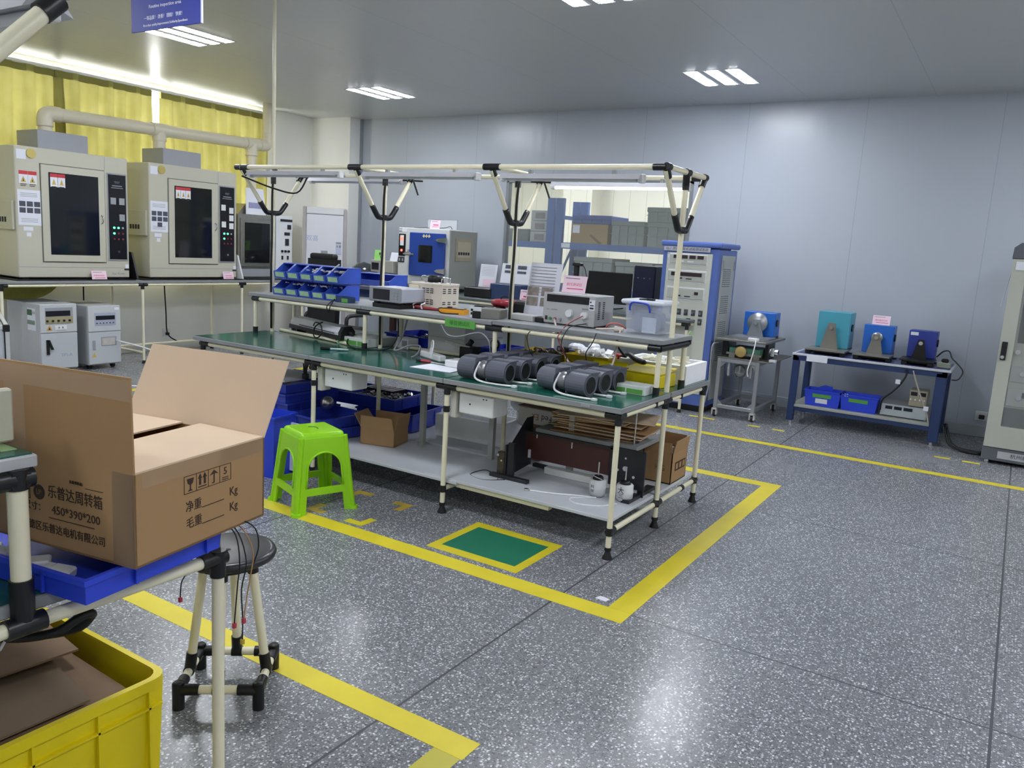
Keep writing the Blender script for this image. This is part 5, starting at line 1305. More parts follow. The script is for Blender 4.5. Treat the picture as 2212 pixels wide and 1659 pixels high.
def carton(label, x, y, z, w, d, h, rz, flaps, m=CARDB, mi=None, grp=None):
    """an open cardboard box; flaps are (side, length, lean outward in degrees)"""
    t = Thing('cardboard_box', label, 'cardboard box', (x, y, z), rz, grp)
    th = 0.005
    b = MB().box(-w / 2, w / 2, -d / 2, d / 2, 0, th)
    for s in (-1, 1):
        b.box(-w / 2, w / 2, s * d / 2 - th * (s > 0), s * d / 2 + th * (s < 0), 0, h).box(s * w / 2 - th * (s > 0), s * w / 2 + th * (s < 0), -d / 2, d / 2, 0, h)
    t.part('box', b, m)
    for side, ln, lean in flaps:
        f = MB()
        a = R(lean)
        if side in ('front', 'back'):
            s = -1 if side == 'front' else 1
            y0 = s * d / 2
            pts = [(-w / 2 + 0.002, y0, h), (w / 2 - 0.002, y0, h), (w / 2 - 0.012, y0 + s * ln * math.sin(a), h + ln * math.cos(a)), (-w / 2 + 0.012, y0 + s * ln * math.sin(a), h + ln * math.cos(a))]
        else:
            s = -1 if side == 'left' else 1
            x0 = s * w / 2
            pts = [(x0, -d / 2 + 0.002, h), (x0, d / 2 - 0.002, h), (x0 + s * ln * math.sin(a), d / 2 - 0.012, h + ln * math.cos(a)), (x0 + s * ln * math.sin(a), -d / 2 + 0.012, h + ln * math.cos(a))]
        t.part('flap', f.slab(pts, 0.004), m)
    return t
carton('small open brown carton under the bench right of the green stool', -3.50, 4.03, ZL, 0.25, 0.21, 0.115, R(14), [('front', 0.085, 12), ('back', 0.08, -8), ('left', 0.10, 35), ('right', 0.095, 10)], CARDB)
c2 = carton('open brown carton under the right rear corner of the bench', -1.715, 4.585, 0.198, 0.19, 0.25, 0.19, 0, [('front', 0.06, -4), ('back', 0.07, 4), ('left', 0.07, 25), ('right', 0.075, 8)], CARDB)
pf = c2.part('print_panel', MB().box(0.0951, 0.0956, -0.07, 0.10, 0.07, 0.125), mat('brown_print', '#3c2a1c', 0.7))
for k in range(3): c2.part('print_symbol', MB().box(0.0955, 0.0961, -0.055 + 0.055 * k, -0.02 + 0.055 * k, 0.08, 0.115), CARDB, parent=pf)
c2.text('KG', 0.05, (0.02, -0.1255, 0.09), '-y', mat('faded_print', '#7d5f40', 0.8))
tag(obj('paper_roll', MB().cyl((-1.66, 4.52, 0.205), (-1.655, 4.52, 0.415), 0.018), PAPER), 'white paper roll standing in the right rear carton', 'roll')
# U-shaped white foam case
t = Thing('foam_case', 'long white foam case under the bench behind the third leg', 'foam case', (-3.12, 4.60, ZL + 0.006), R(3))
t.part('case', MB().tray(-0.27, 0.27, -0.15, 0.15, 0, 0.155, 0.028), FOAM)
t.part('divider', MB().box(-0.10, -0.04, 0.08, 0.13, 0.03, 0.13).box(0.12, 0.17, 0.08, 0.13, 0.03, 0.12), FOAM)
t = Thing('bubble_wrap', 'crumpled clear bubble wrap behind the white foam case', 'bubble wrap', (-2.70, 4.66, ZL + 0.006))
b = MB()
for k in range(7): b.ball((rnd.uniform(-0.12, 0.12), rnd.uniform(-0.05, 0.1), 0.12 + 0.04 * k), 0.09, 1.2, 0.8, 0.6, n=10)
t.part('sheet', b, mat('bubble_film', '#d4d6da', 0.2, var=0.2, scale=40, bump=0.4))
# steel stand with brown beam
BLKSTEEL = mat('black_steel', '#23242b', 0.45, var=0.2)
t = Thing('steel_stand', 'black steel stand with a brown cross plate under the bench', 'stand', (-2.1, 4.05, ZL + 0.007))
t.part('foot', MB().box(-0.42, -0.16, -0.20, -0.165, 0, 0.022, bev=0.002), BLKSTEEL)
t.part('column', MB().box(-0.315, -0.275, -0.17, -0.15, 0.02, 0.215), BLKSTEEL)
t.part('gusset', MB().prism([(-0.17, 0.0), (0.12, 0.03), (0.12, 0.33), (0.06, 0.33), (-0.1, 0.2), (-0.17, 0.2)], -0.335, -0.325, 'X'), BLKSTEEL)
t.part('brown_plate', MB().box(-0.32, 0.26, 0.045, 0.055, 0.085, 0.255, bev=0.002), mat('oxide_brown', '#4a2622', 0.5, var=0.15))
t.part('end_plate', MB().box(0.245, 0.465, 0.03, 0.042, 0.04, 0.265, bev=0.002), BLKSTEEL)
b = MB()
for x, z, r_ in ((0.345, 0.15, 0.014), (0.30, 0.135, 0.008), (0.40, 0.11, 0.008), (0.345, 0.21, 0.006)): b.cyl((x, 0.028, z), (x, 0.034, z), r_, n=14)
t.part('hole', b, mat('bright_hole', '#c9cbd0', 0.6))
t.part('foot', MB().box(0.40, 0.45, -0.12, 0.25, 0.0, 0.02), BLKSTEEL)
t.part('rib', MB().prism([(0.42, 0.0), (0.46, 0.0), (0.46, 0.12), (0.44, 0.12)], 0.04, 0.05, 'Y').box(-0.3, 0.44, 0.1, 0.13, 0.02, 0.04), BLKSTEEL)
t.part('clip', MB().box(-0.25, -0.245, 0.04, 0.046, 0.22, 0.25).box(-0.01, -0.005, 0.04, 0.046, 0.2, 0.235).box(-0.30, -0.285, 0.036, 0.046, 0.09, 0.14), WHITE)
t.part('top_rail', MB().box(-0.33, 0.3, 0.03, 0.40, 0.245, 0.256), BLKSTEEL)
tag(obj('grey_board', MB().box(-2.36, -1.70, 4.09, 4.50, 0.455, 0.48, bev=0.002), EDGE), 'grey board lying on the black stand under the bench', 'board')
b0 = None
for k in range(12):
    a = rnd.uniform(-12, 12)
    x0, y0 = -2.0 + rnd.uniform(-0.06, 0.06), 4.28 + rnd.uniform(-0.03, 0.03)
    w_, d_ = rnd.uniform(0.24, 0.29), rnd.uniform(0.13, 0.17)
    bb = MB(); bb.M = Matrix.Translation((x0, y0, 0.481 + 0.0098 * k)) @ Matrix.Rotation(R(a), 4, 'Z')
    bb.slab([(-w_, -d_, 0.0), (w_, -d_ * 0.8, 0.002), (w_ * 0.92, d_, 0.003), (-w_ * 0.95, d_, 0.0)], 0.005)
    tag(obj('cardboard_sheet', bb, CARDB_IN if k % 3 else CARDB), ('topmost' if k == 11 else 'flat') + ' cardboard sheet of the loose stack under the bench', 'cardboard sheet', 'loose cardboard sheets under the bench')
t = Thing('parcel_box', 'dirty white parcel carton with purple and orange lettering under the bench', 'parcel', (-2.44, 4.36, 0.455), R(-4))
t.part('carton', MB().box(-0.15, 0.15, -0.10, 0.12, 0, 0.10, bev=0.004), mat('soiled_white_carton', '#c3bfba', 0.7, var=0.15))
t.part('lid', MB().slab([(-0.155, -0.105, 0.102), (0.155, -0.105, 0.102), (0.155, 0.12, 0.106), (-0.155, 0.12, 0.106)], 0.004), CARDB_DIRTY)
t.text('Fed', 0.055, (0.065, -0.1005, 0.05), '-y', mat('purple_print', '#3b2a5a', 0.7), rot=math.pi)
t.text('Ex', 0.055, (-0.02, -0.1005, 0.05), '-y', mat('orange_print', '#a0552e', 0.7), rot=math.pi)
t.part('stain', MB().box(-0.09, 0.0, -0.04, 0.03, 0.1065, 0.1075), INK)
t.part('support', MB().box(-0.14, -0.025, -0.02, 0.1, -0.255, 0.0), CARDB_DIRTY)
t = Thing('film_roll', 'cream wide roll standing behind the grey board under the bench', 'roll', (-1.98, 4.70, 0.197))
t.part('roll', MB().lathe([(0.04, -0.05), (0.14, -0.05), (0.14, 0.05), (0.04, 0.05)], c=(0, 0, 0.14), n=28, axis='Y'), mat('cream_film', '#d8cfae', 0.35))
t.part('label', MB().box(-0.03, 0.02, -0.0525, -0.05, 0.19, 0.265), mat('amber_label', '#6b4517', 0.4))
tag(obj('thin_rod', MB().cyl((-1.74, 4.14, 0.30), (-1.735, 4.14, 0.73), 0.004), CHROME), 'thin metal rod standing under the right end of the bench', 'rod')
tag(obj('foam_piece', MB().box(-1.83, -1.67, 4.09, 4.19, ZL + 0.008, ZL + 0.05, bev=0.004), FOAM), 'small white foam piece behind the two motors', 'foam piece')
tag(obj('foam_strip', MB().box(-2.3, -1.86, 4.12, 4.17, ZL + 0.008, ZL + 0.05, bev=0.003), FOAM_D), 'pale foam strip lying below the brown plate', 'foam strip')
def motor(label, x, y):
    t = Thing('motor', label, 'motor', (x, y, ZL + 0.008), 0, 'small white motors under the bench')
    t.part('body', MB().lathe([(0.036, 0.0), (0.036, 0.008), (0.046, 0.010), (0.047, 0.045), (0.049, 0.05), (0.047, 0.055), (0.047, 0.09), (0.042, 0.096), (0.0, 0.096)], n=26), WHITE)
    t.part('boss', MB().lathe([(0.031, 0.096), (0.030, 0.106), (0.024, 0.116), (0.010, 0.118), (0.0, 0.118)], n=20), BLACK)
    t.part('shaft', MB().cyl((0, 0, 0.116), (0, 0, 0.195), 0.0042), CHROME)
    t.part('base_ring', MB().lathe([(0.036, -0.006), (0.036, 0.004), (0.0, 0.004)], n=20), BLACK)
    return t
m1 = motor('white motor with printed label left of the right front bench leg', -1.855, 3.95)
m1.part('label', MB().prism([(-0.02, -0.0435), (0.0, -0.0478), (0.0, -0.0468), (-0.02, -0.0425)], 0.03, 0.07, 'Z'), GREYINK)
m1.part('coil', MB().tube([(0.03, -0.01, 0.1), (0.02, -0.03, 0.11), (-0.02, -0.02, 0.115), (-0.03, 0.01, 0.1)], 0.002), WIRE_W)
m2 = motor('white motor with black handwriting right of the right front bench leg', -1.70, 3.975)
m2.text('大', 0.04, (-0.002, -0.0495, 0.065), '-y', INK)
m2.text('三', 0.03, (0.0, -0.0495, 0.035), '-y', INK)
cable('motor_lead', 'white lead with connector trailing from the left motor', [(-1.83, 3.89, ZL + 0.014), (-1.93, 3.86, ZL + 0.012), (-2.05, 3.80, ZL + 0.012), (-2.18, 3.76, ZL + 0.012)], 0.0055, WIRE_W)
cable('motor_lead', 'thin tangled white lead around the left motor foot', [(-1.86, 3.88, ZL + 0.01), (-1.94, 3.8, ZL + 0.01), (-1.88, 3.74, ZL + 0.01), (-1.76, 3.78, ZL + 0.01), (-1.7, 3.88, ZL + 0.012)], 0.004, WIRE_W)
t = Thing('round_lug', 'silver ring lug at the end of the motor lead', 'lug', (-2.2, 3.755, ZL + 0.008))
t.part('ring', MB().lathe([(0.014, 0), (0.014, 0.01), (0.0, 0.012)], n=16), CHROME)
cable('loose_wires', 'thin black wires tangled on the lower board by the black stand', [(-2.40, 3.84, ZL + 0.01), (-2.5, 3.76, ZL + 0.006), (-2.62, 3.80, ZL + 0.006), (-2.58, 3.9, ZL + 0.02), (-2.48, 3.88, ZL + 0.006), (-2.44, 3.82, ZL + 0.006)], 0.0028, WIRE_B)
t = Thing('terminal_clamp', 'dark metal clamp with pale screws at the left of the black stand', 'clamp', (-2.46, 3.90, ZL + 0.008))
t.part('body', MB().box(-0.03, 0.02, -0.02, 0.02, 0, 0.15, bev=0.006), mat('aged_brass', '#5a5244', 0.35, metal=0.6, var=0.5, scale=40))
t.part('screw', MB().cyl((-0.02, -0.026, 0.13), (-0.02, -0.018, 0.13), 0.008).cyl((0.005, -0.026, 0.1), (0.005, -0.018, 0.1), 0.006), CHROME)
# tall blue crate seen between box flap and stool
t = Thing('blue_crate', 'tall blue plastic crate between the cardboard box and the green stool', 'crate', (-4.02, 3.46, 0), R(10))
t.part('body', MB().tray(-0.16, 0.16, -0.11, 0.11, 0, 0.40, 0.006, flare=0.01, rim=0.01), BLUETRAY)
tag(obj('white_board_piece', MB().box(-3.97, -3.80, 3.545, 3.56, 0.02, 0.34), PAPER), 'white board piece standing behind the tall blue crate', 'board')

# ================================================================ along the back wall
pipe_table('wall_table', 'long cream pipe table along the back wall carrying the blue-doored oven', [-7.55, -5.85, -4.25, -2.75], [7.62, 8.55], ZT, topmat=mat('dark_table_top', '#5d6666', 0.35))
# floor standing white unit in the corner
t = Thing('air_conditioner', 'tall white floor air conditioner in the corner by the column', 'air conditioner', (-8.30, 8.17, 0), R(48))
t.part('body', MB().box(-0.30, 0.30, 0.0, 0.27, 0.0, 1.92, bev=0.02, seg=2), mat('warm_white_case', '#c9c4c2', 0.4))
t.part('pillar', MB().box(-0.30, -0.25, -0.02, 0.0, 0.0, 1.92, bev=0.008).box(0.25, 0.30, -0.02, 0.0, 0.0, 1.90, bev=0.008), mat('warm_grey_pillar', '#b3aeae', 0.35))
d = t.part('front_panel', MB().box(-0.25, 0.25, -0.028, 0.0, 0.10, 1.82, bev=0.01, seg=2), mat('gloss_white_panel', '#e6e7ee', 0.08, var=0.02))
t.part('top_grille', MB().box(-0.25, 0.25, -0.024, 0.0, 1.83, 1.915, bev=0.004), WHITE)
t.part('display', MB().box(-0.05, 0.04, -0.031, -0.027, 1.16, 1.33), GREYBOX, parent=d)
t.part('energy_label', MB().box(0.15, 0.225, -0.031, -0.027, 1.28, 1.46), mat('pale_blue_label', '#c4cbe0', 0.5), parent=d)
t.part('label_print', MB().box(0.155, 0.22, -0.033, -0.0305, 1.435, 1.455).box(0.16, 0.18, -0.033, -0.0305, 1.385, 1.41).box(0.195, 0.218, -0.033, -0.0305, 1.38, 1.415).box(0.155, 0.22, -0.033, -0.0305, 1.29, 1.295), GREYINK, parent=d)
t.text('双喜', 0.085, (-0.17, -0.0285, 1.49), '-y', mat('pale_blue_logo', '#9fb0d0', 0.4), parent=d)
# office chair behind the bench
t = Thing('office_chair', 'black high-backed office chair in front of the white air conditioner', 'chair', (-6.62, 6.75, 0), R(6))
LEATHER = mat('black_leather', '#0c0d0f', 0.45, var=0.3)
t.part('seat', MB().box(-0.25, 0.25, -0.28, 0.22, 0.42, 0.52, bev=0.04, seg=2), LEATHER)
t.part('backrest', MB().prism([(-0.19, 0.55), (-0.17, 0.5), (0.17, 0.5), (0.19, 0.55), (0.205, 1.0), (0.20, 1.285), (-0.20, 1.285), (-0.205, 1.0)], -0.30, -0.22, 'Y'), LEATHER)
t.part('headrest', MB().box(-0.175, 0.175, -0.31, -0.23, 1.275, 1.345, bev=0.025, seg=2), LEATHER)
for s in (-1, 1): t.part('armrest', MB().tube([(s * 0.24, -0.22, 0.48), (s * 0.29, -0.22, 0.56), (s * 0.29, -0.18, 0.66), (s * 0.28, 0.12, 0.66)], 0.022), BLACK)
t.part('column', MB().cyl((0, 0, 0.09), (0, 0, 0.43), 0.03), BLACK)
for k in range(5):
    a = 2 * math.pi * k / 5
    l = t.part('base_arm', MB().cyl((0, 0, 0.10), (0.29 * math.cos(a), 0.29 * math.sin(a), 0.075), 0.025, 0.017), BLACK)
    t.part('caster', MB().cyl((0.29 * math.cos(a) - 0.012, 0.29 * math.sin(a), 0.03), (0.29 * math.cos(a) + 0.012, 0.29 * math.sin(a), 0.03), 0.03).cyl((0.29 * math.cos(a), 0.29 * math.sin(a), 0.04), (0.29 * math.cos(a), 0.29 * math.sin(a), 0.085), 0.008), BLACK, parent=l)
t = Thing('dark_hood', 'smoky dome hood on the wall table right of the office chair', 'hood', (-7.35, 7.95, ZT))
t.part('dome', MB().lathe([(0.20, 0.02), (0.20, 0.1), (0.175, 0.2), (0.10, 0.275), (0.0, 0.30)], n=24), mat('smoked_plastic', '#3a3d42', 0.12, var=0.15))
t.part('base', MB().cyl((0, 0, 0), (0, 0, 0.03), 0.22, n=24), BLACK)
t = Thing('black_device', 'black low device right of the smoky dome hood', 'device', (-6.98, 7.85, ZT))
t.part('body', MB().box(-0.17, 0.12, -0.12, 0.15, 0, 0.11, bev=0.012), BLACK)
t.part('arm', MB().tube([(0.0, 0, 0.11), (0.08, -0.02, 0.13), (0.16, -0.05, 0.10)], 0.012), BLACK)
# instruments left of the oven
t = Thing('bench_instrument', 'upper beige instrument of the pair left of the oven', 'instrument', (-7.0, 7.90, ZT + 0.185), 0, 'stacked beige instruments')
t.part('body', MB().box(-0.19, 0.19, 0, 0.30, 0.0, 0.15, bev=0.005), mat('beige_case', '#a8a69d', 0.45))
t.part('display', MB().box(-0.17, -0.05, -0.004, 0.002, 0.03, 0.12), SCREEN)
t = Thing('bench_instrument', 'lower beige instrument of the pair left of the oven', 'instrument', (-7.0, 7.90, ZT), 0, 'stacked beige instruments')
t.part('body', MB().box(-0.20, 0.20, 0, 0.30, 0.012, 0.17, bev=0.005), mat('grey_beige_case', '#9d9c96', 0.45))
t.part('front_panel', MB().box(-0.235, -0.01, -0.02, 0.0, 0.02, 0.16, bev=0.004), WHITE)
t.part('display', MB().box(-0.21, -0.10, -0.0225, -0.018, 0.05, 0.13).box(-0.07, -0.03, -0.0225, -0.018, 0.05, 0.13), SCREEN)
t.part('foot', MB().box(-0.18, 0.18, 0.02, 0.28, 0, 0.014), RUBBER)
gc = Thing('name_card', 'bright green name card standing on the stacked beige instruments', 'card sign', (-7.10, 7.96, ZT + 0.336))
gc.part('card', MB().slab([(-0.085, 0, 0), (0.085, 0, 0), (0.085, 0.015, 0.13), (-0.085, 0.015, 0.13)], 0.003), GREENPAPER)
gc.part('print', MB().box(0.0, 0.06, -0.003, 0.004, 0.07, 0.10).box(0.02, 0.05, -0.003, 0.004, 0.03, 0.055), mat('dark_green_print', '#2f5a33', 0.6))
gc = Thing('name_card', 'white folded card standing beside the green card', 'card sign', (-6.86, 7.96, ZT + 0.336), R(15))
gc.part('card', MB().slab([(-0.05, 0, 0), (0.05, 0, 0), (0.07, 0.03, 0.11), (-0.04, 0.03, 0.11)], 0.003), PAPER)

# oven with the blue door
t = Thing('drying_oven', 'white and grey drying oven with blue door on the wall table', 'oven', (-6.37, 8.23, ZT))
OW = mat('oven_white', '#d3d6d4', 0.4, var=0.02)
t.part('cabinet', MB().box(-6.775, -5.97, 7.95, 8.54, 1.0, 1.70, bev=0.006), OW, w=True)
d = t.part('door', MB().box(-6.57, -6.02, 7.915, 7.95, 1.115, 1.645, bev=0.006), mat('oven_blue', '#25469a', 0.35, var=0.05), w=True)
t.part('window', MB().box(-6.415, -6.20, 7.911, 7.917, 1.285, 1.495), DKGLASS, w=True, parent=d)
for z in (1.565, 1.19):
    t.part('hinge', MB().prism([(-6.14, z), (-6.10, z - 0.02), (-6.0, z - 0.03), (-5.985, z - 0.035), (-5.985, z + 0.035), (-6.0, z + 0.03), (-6.10, z + 0.02)], 7.885, 7.915, 'Y'), CHROME, w=True, parent=d)
t.part('latch', MB().box(-6.62, -6.52, 7.88, 7.915, 1.355, 1.40, bev=0.006).cyl((-6.62, 7.87, 1.375), (-6.45, 7.87, 1.375), 0.010).cyl((-6.57, 7.9, 1.40), (-6.57, 7.9, 1.43), 0.012), CHROME, w=True, parent=d)
b = MB()
for k in range(3): b.prism([(-6.36 + 0.042 * k, 1.605), (-6.34 + 0.042 * k, 1.585), (-6.32 + 0.042 * k, 1.605), (-6.34 + 0.042 * k, 1.63)], 7.911, 7.916, 'Y')
t.part('warning_diamond', b, mat('pale_yellow_label', '#d8cf9a', 0.5), w=True, parent=d)
p = t.part('control_panel', MB().box(-6.765, -6.655, 7.942, 7.952, 1.345, 1.62, bev=0.003), DARK, w=True)
t.part('panel_plate', MB().box(-6.74, -6.68, 7.939, 7.945, 1.475, 1.605), PAPER, w=True, parent=p)
t.part('red_display', MB().box(-6.735, -6.69, 7.937, 7.941, 1.54, 1.58), LEDR, w=True, parent=p)
t.part('red_lamp', MB().cyl((-6.712, 7.935, 1.415), (-6.712, 7.945, 1.415), 0.015), LEDR, w=True, parent=p)
t.part('lower_panel', MB().box(-6.768, -6.668, 7.944, 7.952, 1.265, 1.33), INK, w=True)
t.part('gauge', MB().box(-6.755, -6.73, 7.941, 7.946, 1.28, 1.315).box(-6.705, -6.68, 7.941, 7.946, 1.28, 1.315), GREYBOX, w=True)
t.part('label_plate', MB().box(-6.715, -6.64, 7.947, 7.952, 1.645, 1.69), PAPER, w=True)
t.part('brand_plate', MB().box(-6.77, -6.725, 7.947, 7.952, 1.645, 1.66).box(-6.77, -6.725, 7.947, 7.952, 1.685, 1.69), GREYINK, w=True)
s = t.part('side_panel', MB().box(-5.97, -5.962, 7.97, 8.53, 1.01, 1.69, bev=0.002), mat('oven_grey', '#9a9c96', 0.45), w=True)
t.part('switch_plate', MB().box(-5.963, -5.955, 8.07, 8.41, 1.32, 1.60, bev=0.003), mat('khaki_panel', '#a59c84', 0.45), w=True, parent=s)
t.part('switch_row', MB().box(-5.957, -5.951, 8.10, 8.38, 1.37, 1.56), mat('pale_khaki', '#b8b09a', 0.5), w=True, parent=s)
b = MB()
for k in range(5): b.box(-5.953, -5.946, 8.12 + 0.05 * k, 8.15 + 0.05 * k, 1.40, 1.435)
t.part('switch', b, INK, w=True, parent=s)
t.part('foot', MB().box(-6.75, -6.69, 7.98, 8.04, ZT, 1.0).box(-6.05, -5.99, 7.98, 8.04, ZT, 1.0).box(-6.75, -6.69, 8.46, 8.52, ZT, 1.0).box(-6.05, -5.99, 8.46, 8.52, ZT, 1.0), WHITE, w=True)
t.part('shadow_slab', MB().box(-6.68, -6.06, 8.0, 8.5, ZT, ZT + 0.03), BLACK, w=True)  # black slab stands in for the shade beneath the oven
card('pale pink card standing on top of the blue-doored oven', -6.28, 8.05, 1.70, 0.15, 0.11, '-y', words_=None)
t = Thing('clear_holder', 'empty clear holder standing on the oven behind the pink card', 'holder', (-6.40, 8.35, 1.70))
t.part('frame', MB().box(-0.24, -0.234, 0, 0.006, 0, 0.13).box(0.234, 0.24, 0, 0.006, 0, 0.13).box(-0.24, 0.24, 0, 0.006, 0.124, 0.13), GREYBOX)
t.part('sheet', MB().box(-0.234, 0.234, 0.001, 0.005, 0, 0.124), glass('clear_holder_sheet', '#e8ebf0', 0.35))
cable('probe_wire', 'thin black wire lying on top of the oven', [(-6.65, 8.1, 1.705), (-6.5, 8.05, 1.706), (-6.2, 8.12, 1.72), (-6.08, 8.1, 1.74), (-6.02, 8.06, 1.706)], 0.004, WIRE_B)
# documents right of the oven
def leaflet(label, x, y, z, w, h, pinkcard=False, photos=False):
    t = Thing('document_stand', label, 'document stand', (x, y, z), 0, 'document stands on the wall table')
    s = t.part('sheet', MB().slab([(-w / 2, 0, 0.01), (w / 2, 0, 0.01), (w / 2, 0.04, h), (-w / 2, 0.04, h)], 0.003), PAPER)
    t.part('base', MB().box(-w / 2, w / 2, -0.01, 0.06, 0, 0.01), WHITE)
    b = MB(); b.M = Matrix.Translation((0, -0.004, 0.01)) @ Matrix.Rotation(-math.atan2(0.04, h), 4, 'X')
    if photos:
        for c, wd in ((-0.38, 0.3), (0.05, 0.3)): b.box(c * w, (c + wd) * w, -0.002, 0.0, h * 0.72, h * 0.9).box(c * w, (c + wd) * w, -0.002, 0.0, h * 0.5, h * 0.62)
    else:
        for k in range(7): b.box(-w * 0.38, w * 0.38, -0.002, 0.0, h * (0.9 - 0.07 * k), h * (0.905 - 0.07 * k))
    t.part('print', b, PHOTO if photos else GREYINK, parent=s)
    if pinkcard:
        b = MB(); b.M = Matrix.Translation((0, -0.006, 0.01)) @ Matrix.Rotation(-math.atan2(0.04, h), 4, 'X')
        t.part('pink_panel', b.box(-w * 0.25, w * 0.46, -0.002, 0, h * 0.03, h * 0.32), PINK, parent=s)
    return t
leaflet('white document stand with pink corner right of the oven', -5.42, 8.0, ZT + 0.115, 0.24, 0.27, True)
leaflet('document stand with printed photos behind the third bench post', -5.0, 7.95, ZT + 0.185, 0.40, 0.23, photos=True)
tag(obj('printer', MB().box(-5.60, -5.22, 7.78, 8.15, ZT + 0.0, ZT + 0.115, bev=0.01), BLACK), 'flat black printer below the white document stand', 'printer')
tag(obj('blue_case', MB().box(-5.24, -4.82, 7.80, 8.1, ZT, ZT + 0.18, bev=0.006), NAVY), 'dark blue instrument case under the photo document stand', 'case')
tag(obj('laptop', MB().box(-4.93, -4.55, 7.42, 7.70, ZT + 0.012, ZT + 0.03, bev=0.004).box(-4.93, -4.55, 7.42, 7.70, ZT + 0.0, ZT + 0.010, bev=0.004), mat('dark_grey_laptop', '#4c4b47', 0.4)), 'stack of closed dark laptops at the wall table edge', 'laptop')
card('pink card lying upright beside the dark laptops', -4.72, 7.76, ZT, 0.16, 0.14, '-y')
t = Thing('monitor', 'black computer monitor on the wall table before the window', 'monitor', (-3.86, 8.2, ZT))
t.part('screen', MB().box(-0.265, 0.265, -0.10, -0.075, 0.055, 0.40, bev=0.004), BLACK)
t.part('panel', MB().box(-0.255, 0.255, -0.102, -0.099, 0.07, 0.39), mat('dead_screen', '#050608', 0.12))
t.part('stand', MB().box(-0.03, 0.03, -0.08, -0.05, 0.0, 0.2).box(-0.12, 0.12, -0.15, 0.06, 0, 0.012), BLACK)
t = Thing('computer_tower', 'black computer tower standing right of the monitor', 'computer', (-3.45, 8.25, ZT))
t.part('case', MB().box(-0.125, 0.125, -0.15, 0.25, 0, 0.49, bev=0.008), BLACK)
t.part('front_panel', MB().box(-0.115, 0.115, -0.154, -0.149, 0.02, 0.47), mat('dark_blue_front', '#0e1430', 0.25))
t.part('led', MB().box(-0.08, -0.06, -0.156, -0.153, 0.36, 0.364).box(-0.01, 0.01, -0.156, -0.153, 0.36, 0.364).box(0.06, 0.07, -0.156, -0.153, 0.36, 0.364), CHROME)
t = Thing('camera_stand', 'black document camera on a small stand left of the monitor', 'camera', (-4.26, 8.15, ZT))
t.part('base', MB().box(-0.10, 0.12, -0.08, 0.08, 0, 0.31, bev=0.01), BLACK)
t.part('neck', MB().box(-0.065, -0.02, -0.025, 0.025, 0.31, 0.44), BLACK)
t.part('head', MB().box(-0.085, 0.02, -0.04, 0.04, 0.44, 0.475, bev=0.006), BLACK)
t.part('cord', MB().tube([(0.02, 0, 0.46), (0.06, 0, 0.42), (0.08, 0, 0.36), (0.1, 0, 0.31)], 0.005), WIRE_B)
tag(obj('mouse', MB().ball((-3.38, 7.72, ZT + 0.022), 0.05, 0.7, 1.1, 0.45), BLACK), 'black mouse on the wall table right of the monitor', 'mouse')
tag(obj('keyboard', MB().box(-4.15, -3.7, 7.66, 7.80, ZT, ZT + 0.022, bev=0.004), BLACK), 'black keyboard on the wall table in front of the monitor', 'keyboard')
t = Thing('fire_extinguisher', 'dark red extinguisher tube behind the second shelf upright', 'extinguisher', (-7.12, 8.3, 0))
t.part('tube', MB().cyl((0, 0, 0), (0, 0, 0.75), 0.05), mat('dark_red_enamel', '#3a1512', 0.4))
t.part('handle', MB().box(-0.03, 0.05, -0.02, 0.02, 0.75, 0.80), BLACK)

# blue test system cabinet
t = Thing('test_cabinet', 'tall blue and white motor test cabinet with instrument racks', 'cabinet', (-2.84, 8.06, 0))
CB = mat('cabinet_blue', '#5871b8', 0.4, var=0.06)
CWH = mat('cabinet_white', '#cdd0c6', 0.4, var=0.03)
t.part('body', MB().box(-3.135, -2.55, 7.79, 8.36, 0.06, 1.635, bev=0.006), CB, w=True)
t.part('top_cap', MB().box(-3.16, -2.525, 7.77, 8.38, 1.645, 1.70, bev=0.018, seg=2).box(-3.1, -2.6, 7.9, 8.3, 1.62, 1.65), CB, w=True)
t.part('plinth', MB().box(-3.10, -2.58, 7.80, 8.34, 0.0, 0.07), BLACK, w=True)
f = t.part('front_panel', MB().box(-3.085, -2.615, 7.778, 7.792, 0.18, 1.585, bev=0.003), CWH, w=True)
np_ = t.part('name_plate', MB().box(-3.12, -2.64, 7.768, 7.778, 1.60, 1.645), mat('silver_plate', '#b9bccb', 0.4), w=True)
t.text('GJ-1 测功机型式试验测试系统', 0.034, (-2.88, 7.7675, 1.622), '-y', INK, w=True, parent=np_)
for z0_, z1_, kind in ((1.475, 1.57, 0), (1.305, 1.405, 1), (1.13, 1.235, 2)):
    m_ = t.part('instrument', MB().box(-3.05, -2.67, 7.762, 7.78, z0_, z1_, bev=0.004), mat('rack_instrument', '#b4b8b0', 0.4), w=True, parent=f)
    t.part('instrument_frame', MB().box(-3.06, -2.66, 7.772, 7.78, z0_ - 0.012, z1_ + 0.012, bev=0.003), WHITE, w=True, parent=f)
    b = MB()
    if kind == 0:
        for k in range(4): b.box(-3.01 + 0.083 * k, -2.945 + 0.083 * k, 7.759, 7.763, z1_ - 0.042, z1_ - 0.008)
    elif kind == 1: b.box(-3.02, -2.70, 7.759, 7.763, z1_ - 0.05, z1_ - 0.012)
    else: b.box(-2.76, -2.72, 7.759, 7.763, z0_ + 0.045, z0_ + 0.075)
    t.part('display', b, mat('brown_display', '#3a2c30', 0.2), w=True, parent=f)
    t.part('buttons', MB().box(-2.95, -2.90, 7.758, 7.763, z0_ + 0.02, z0_ + 0.036).box(-2.86, -2.80, 7.758, 7.763, z0_ + 0.02, z0_ + 0.03), WHITE if kind == 0 else INK, w=True, parent=f)
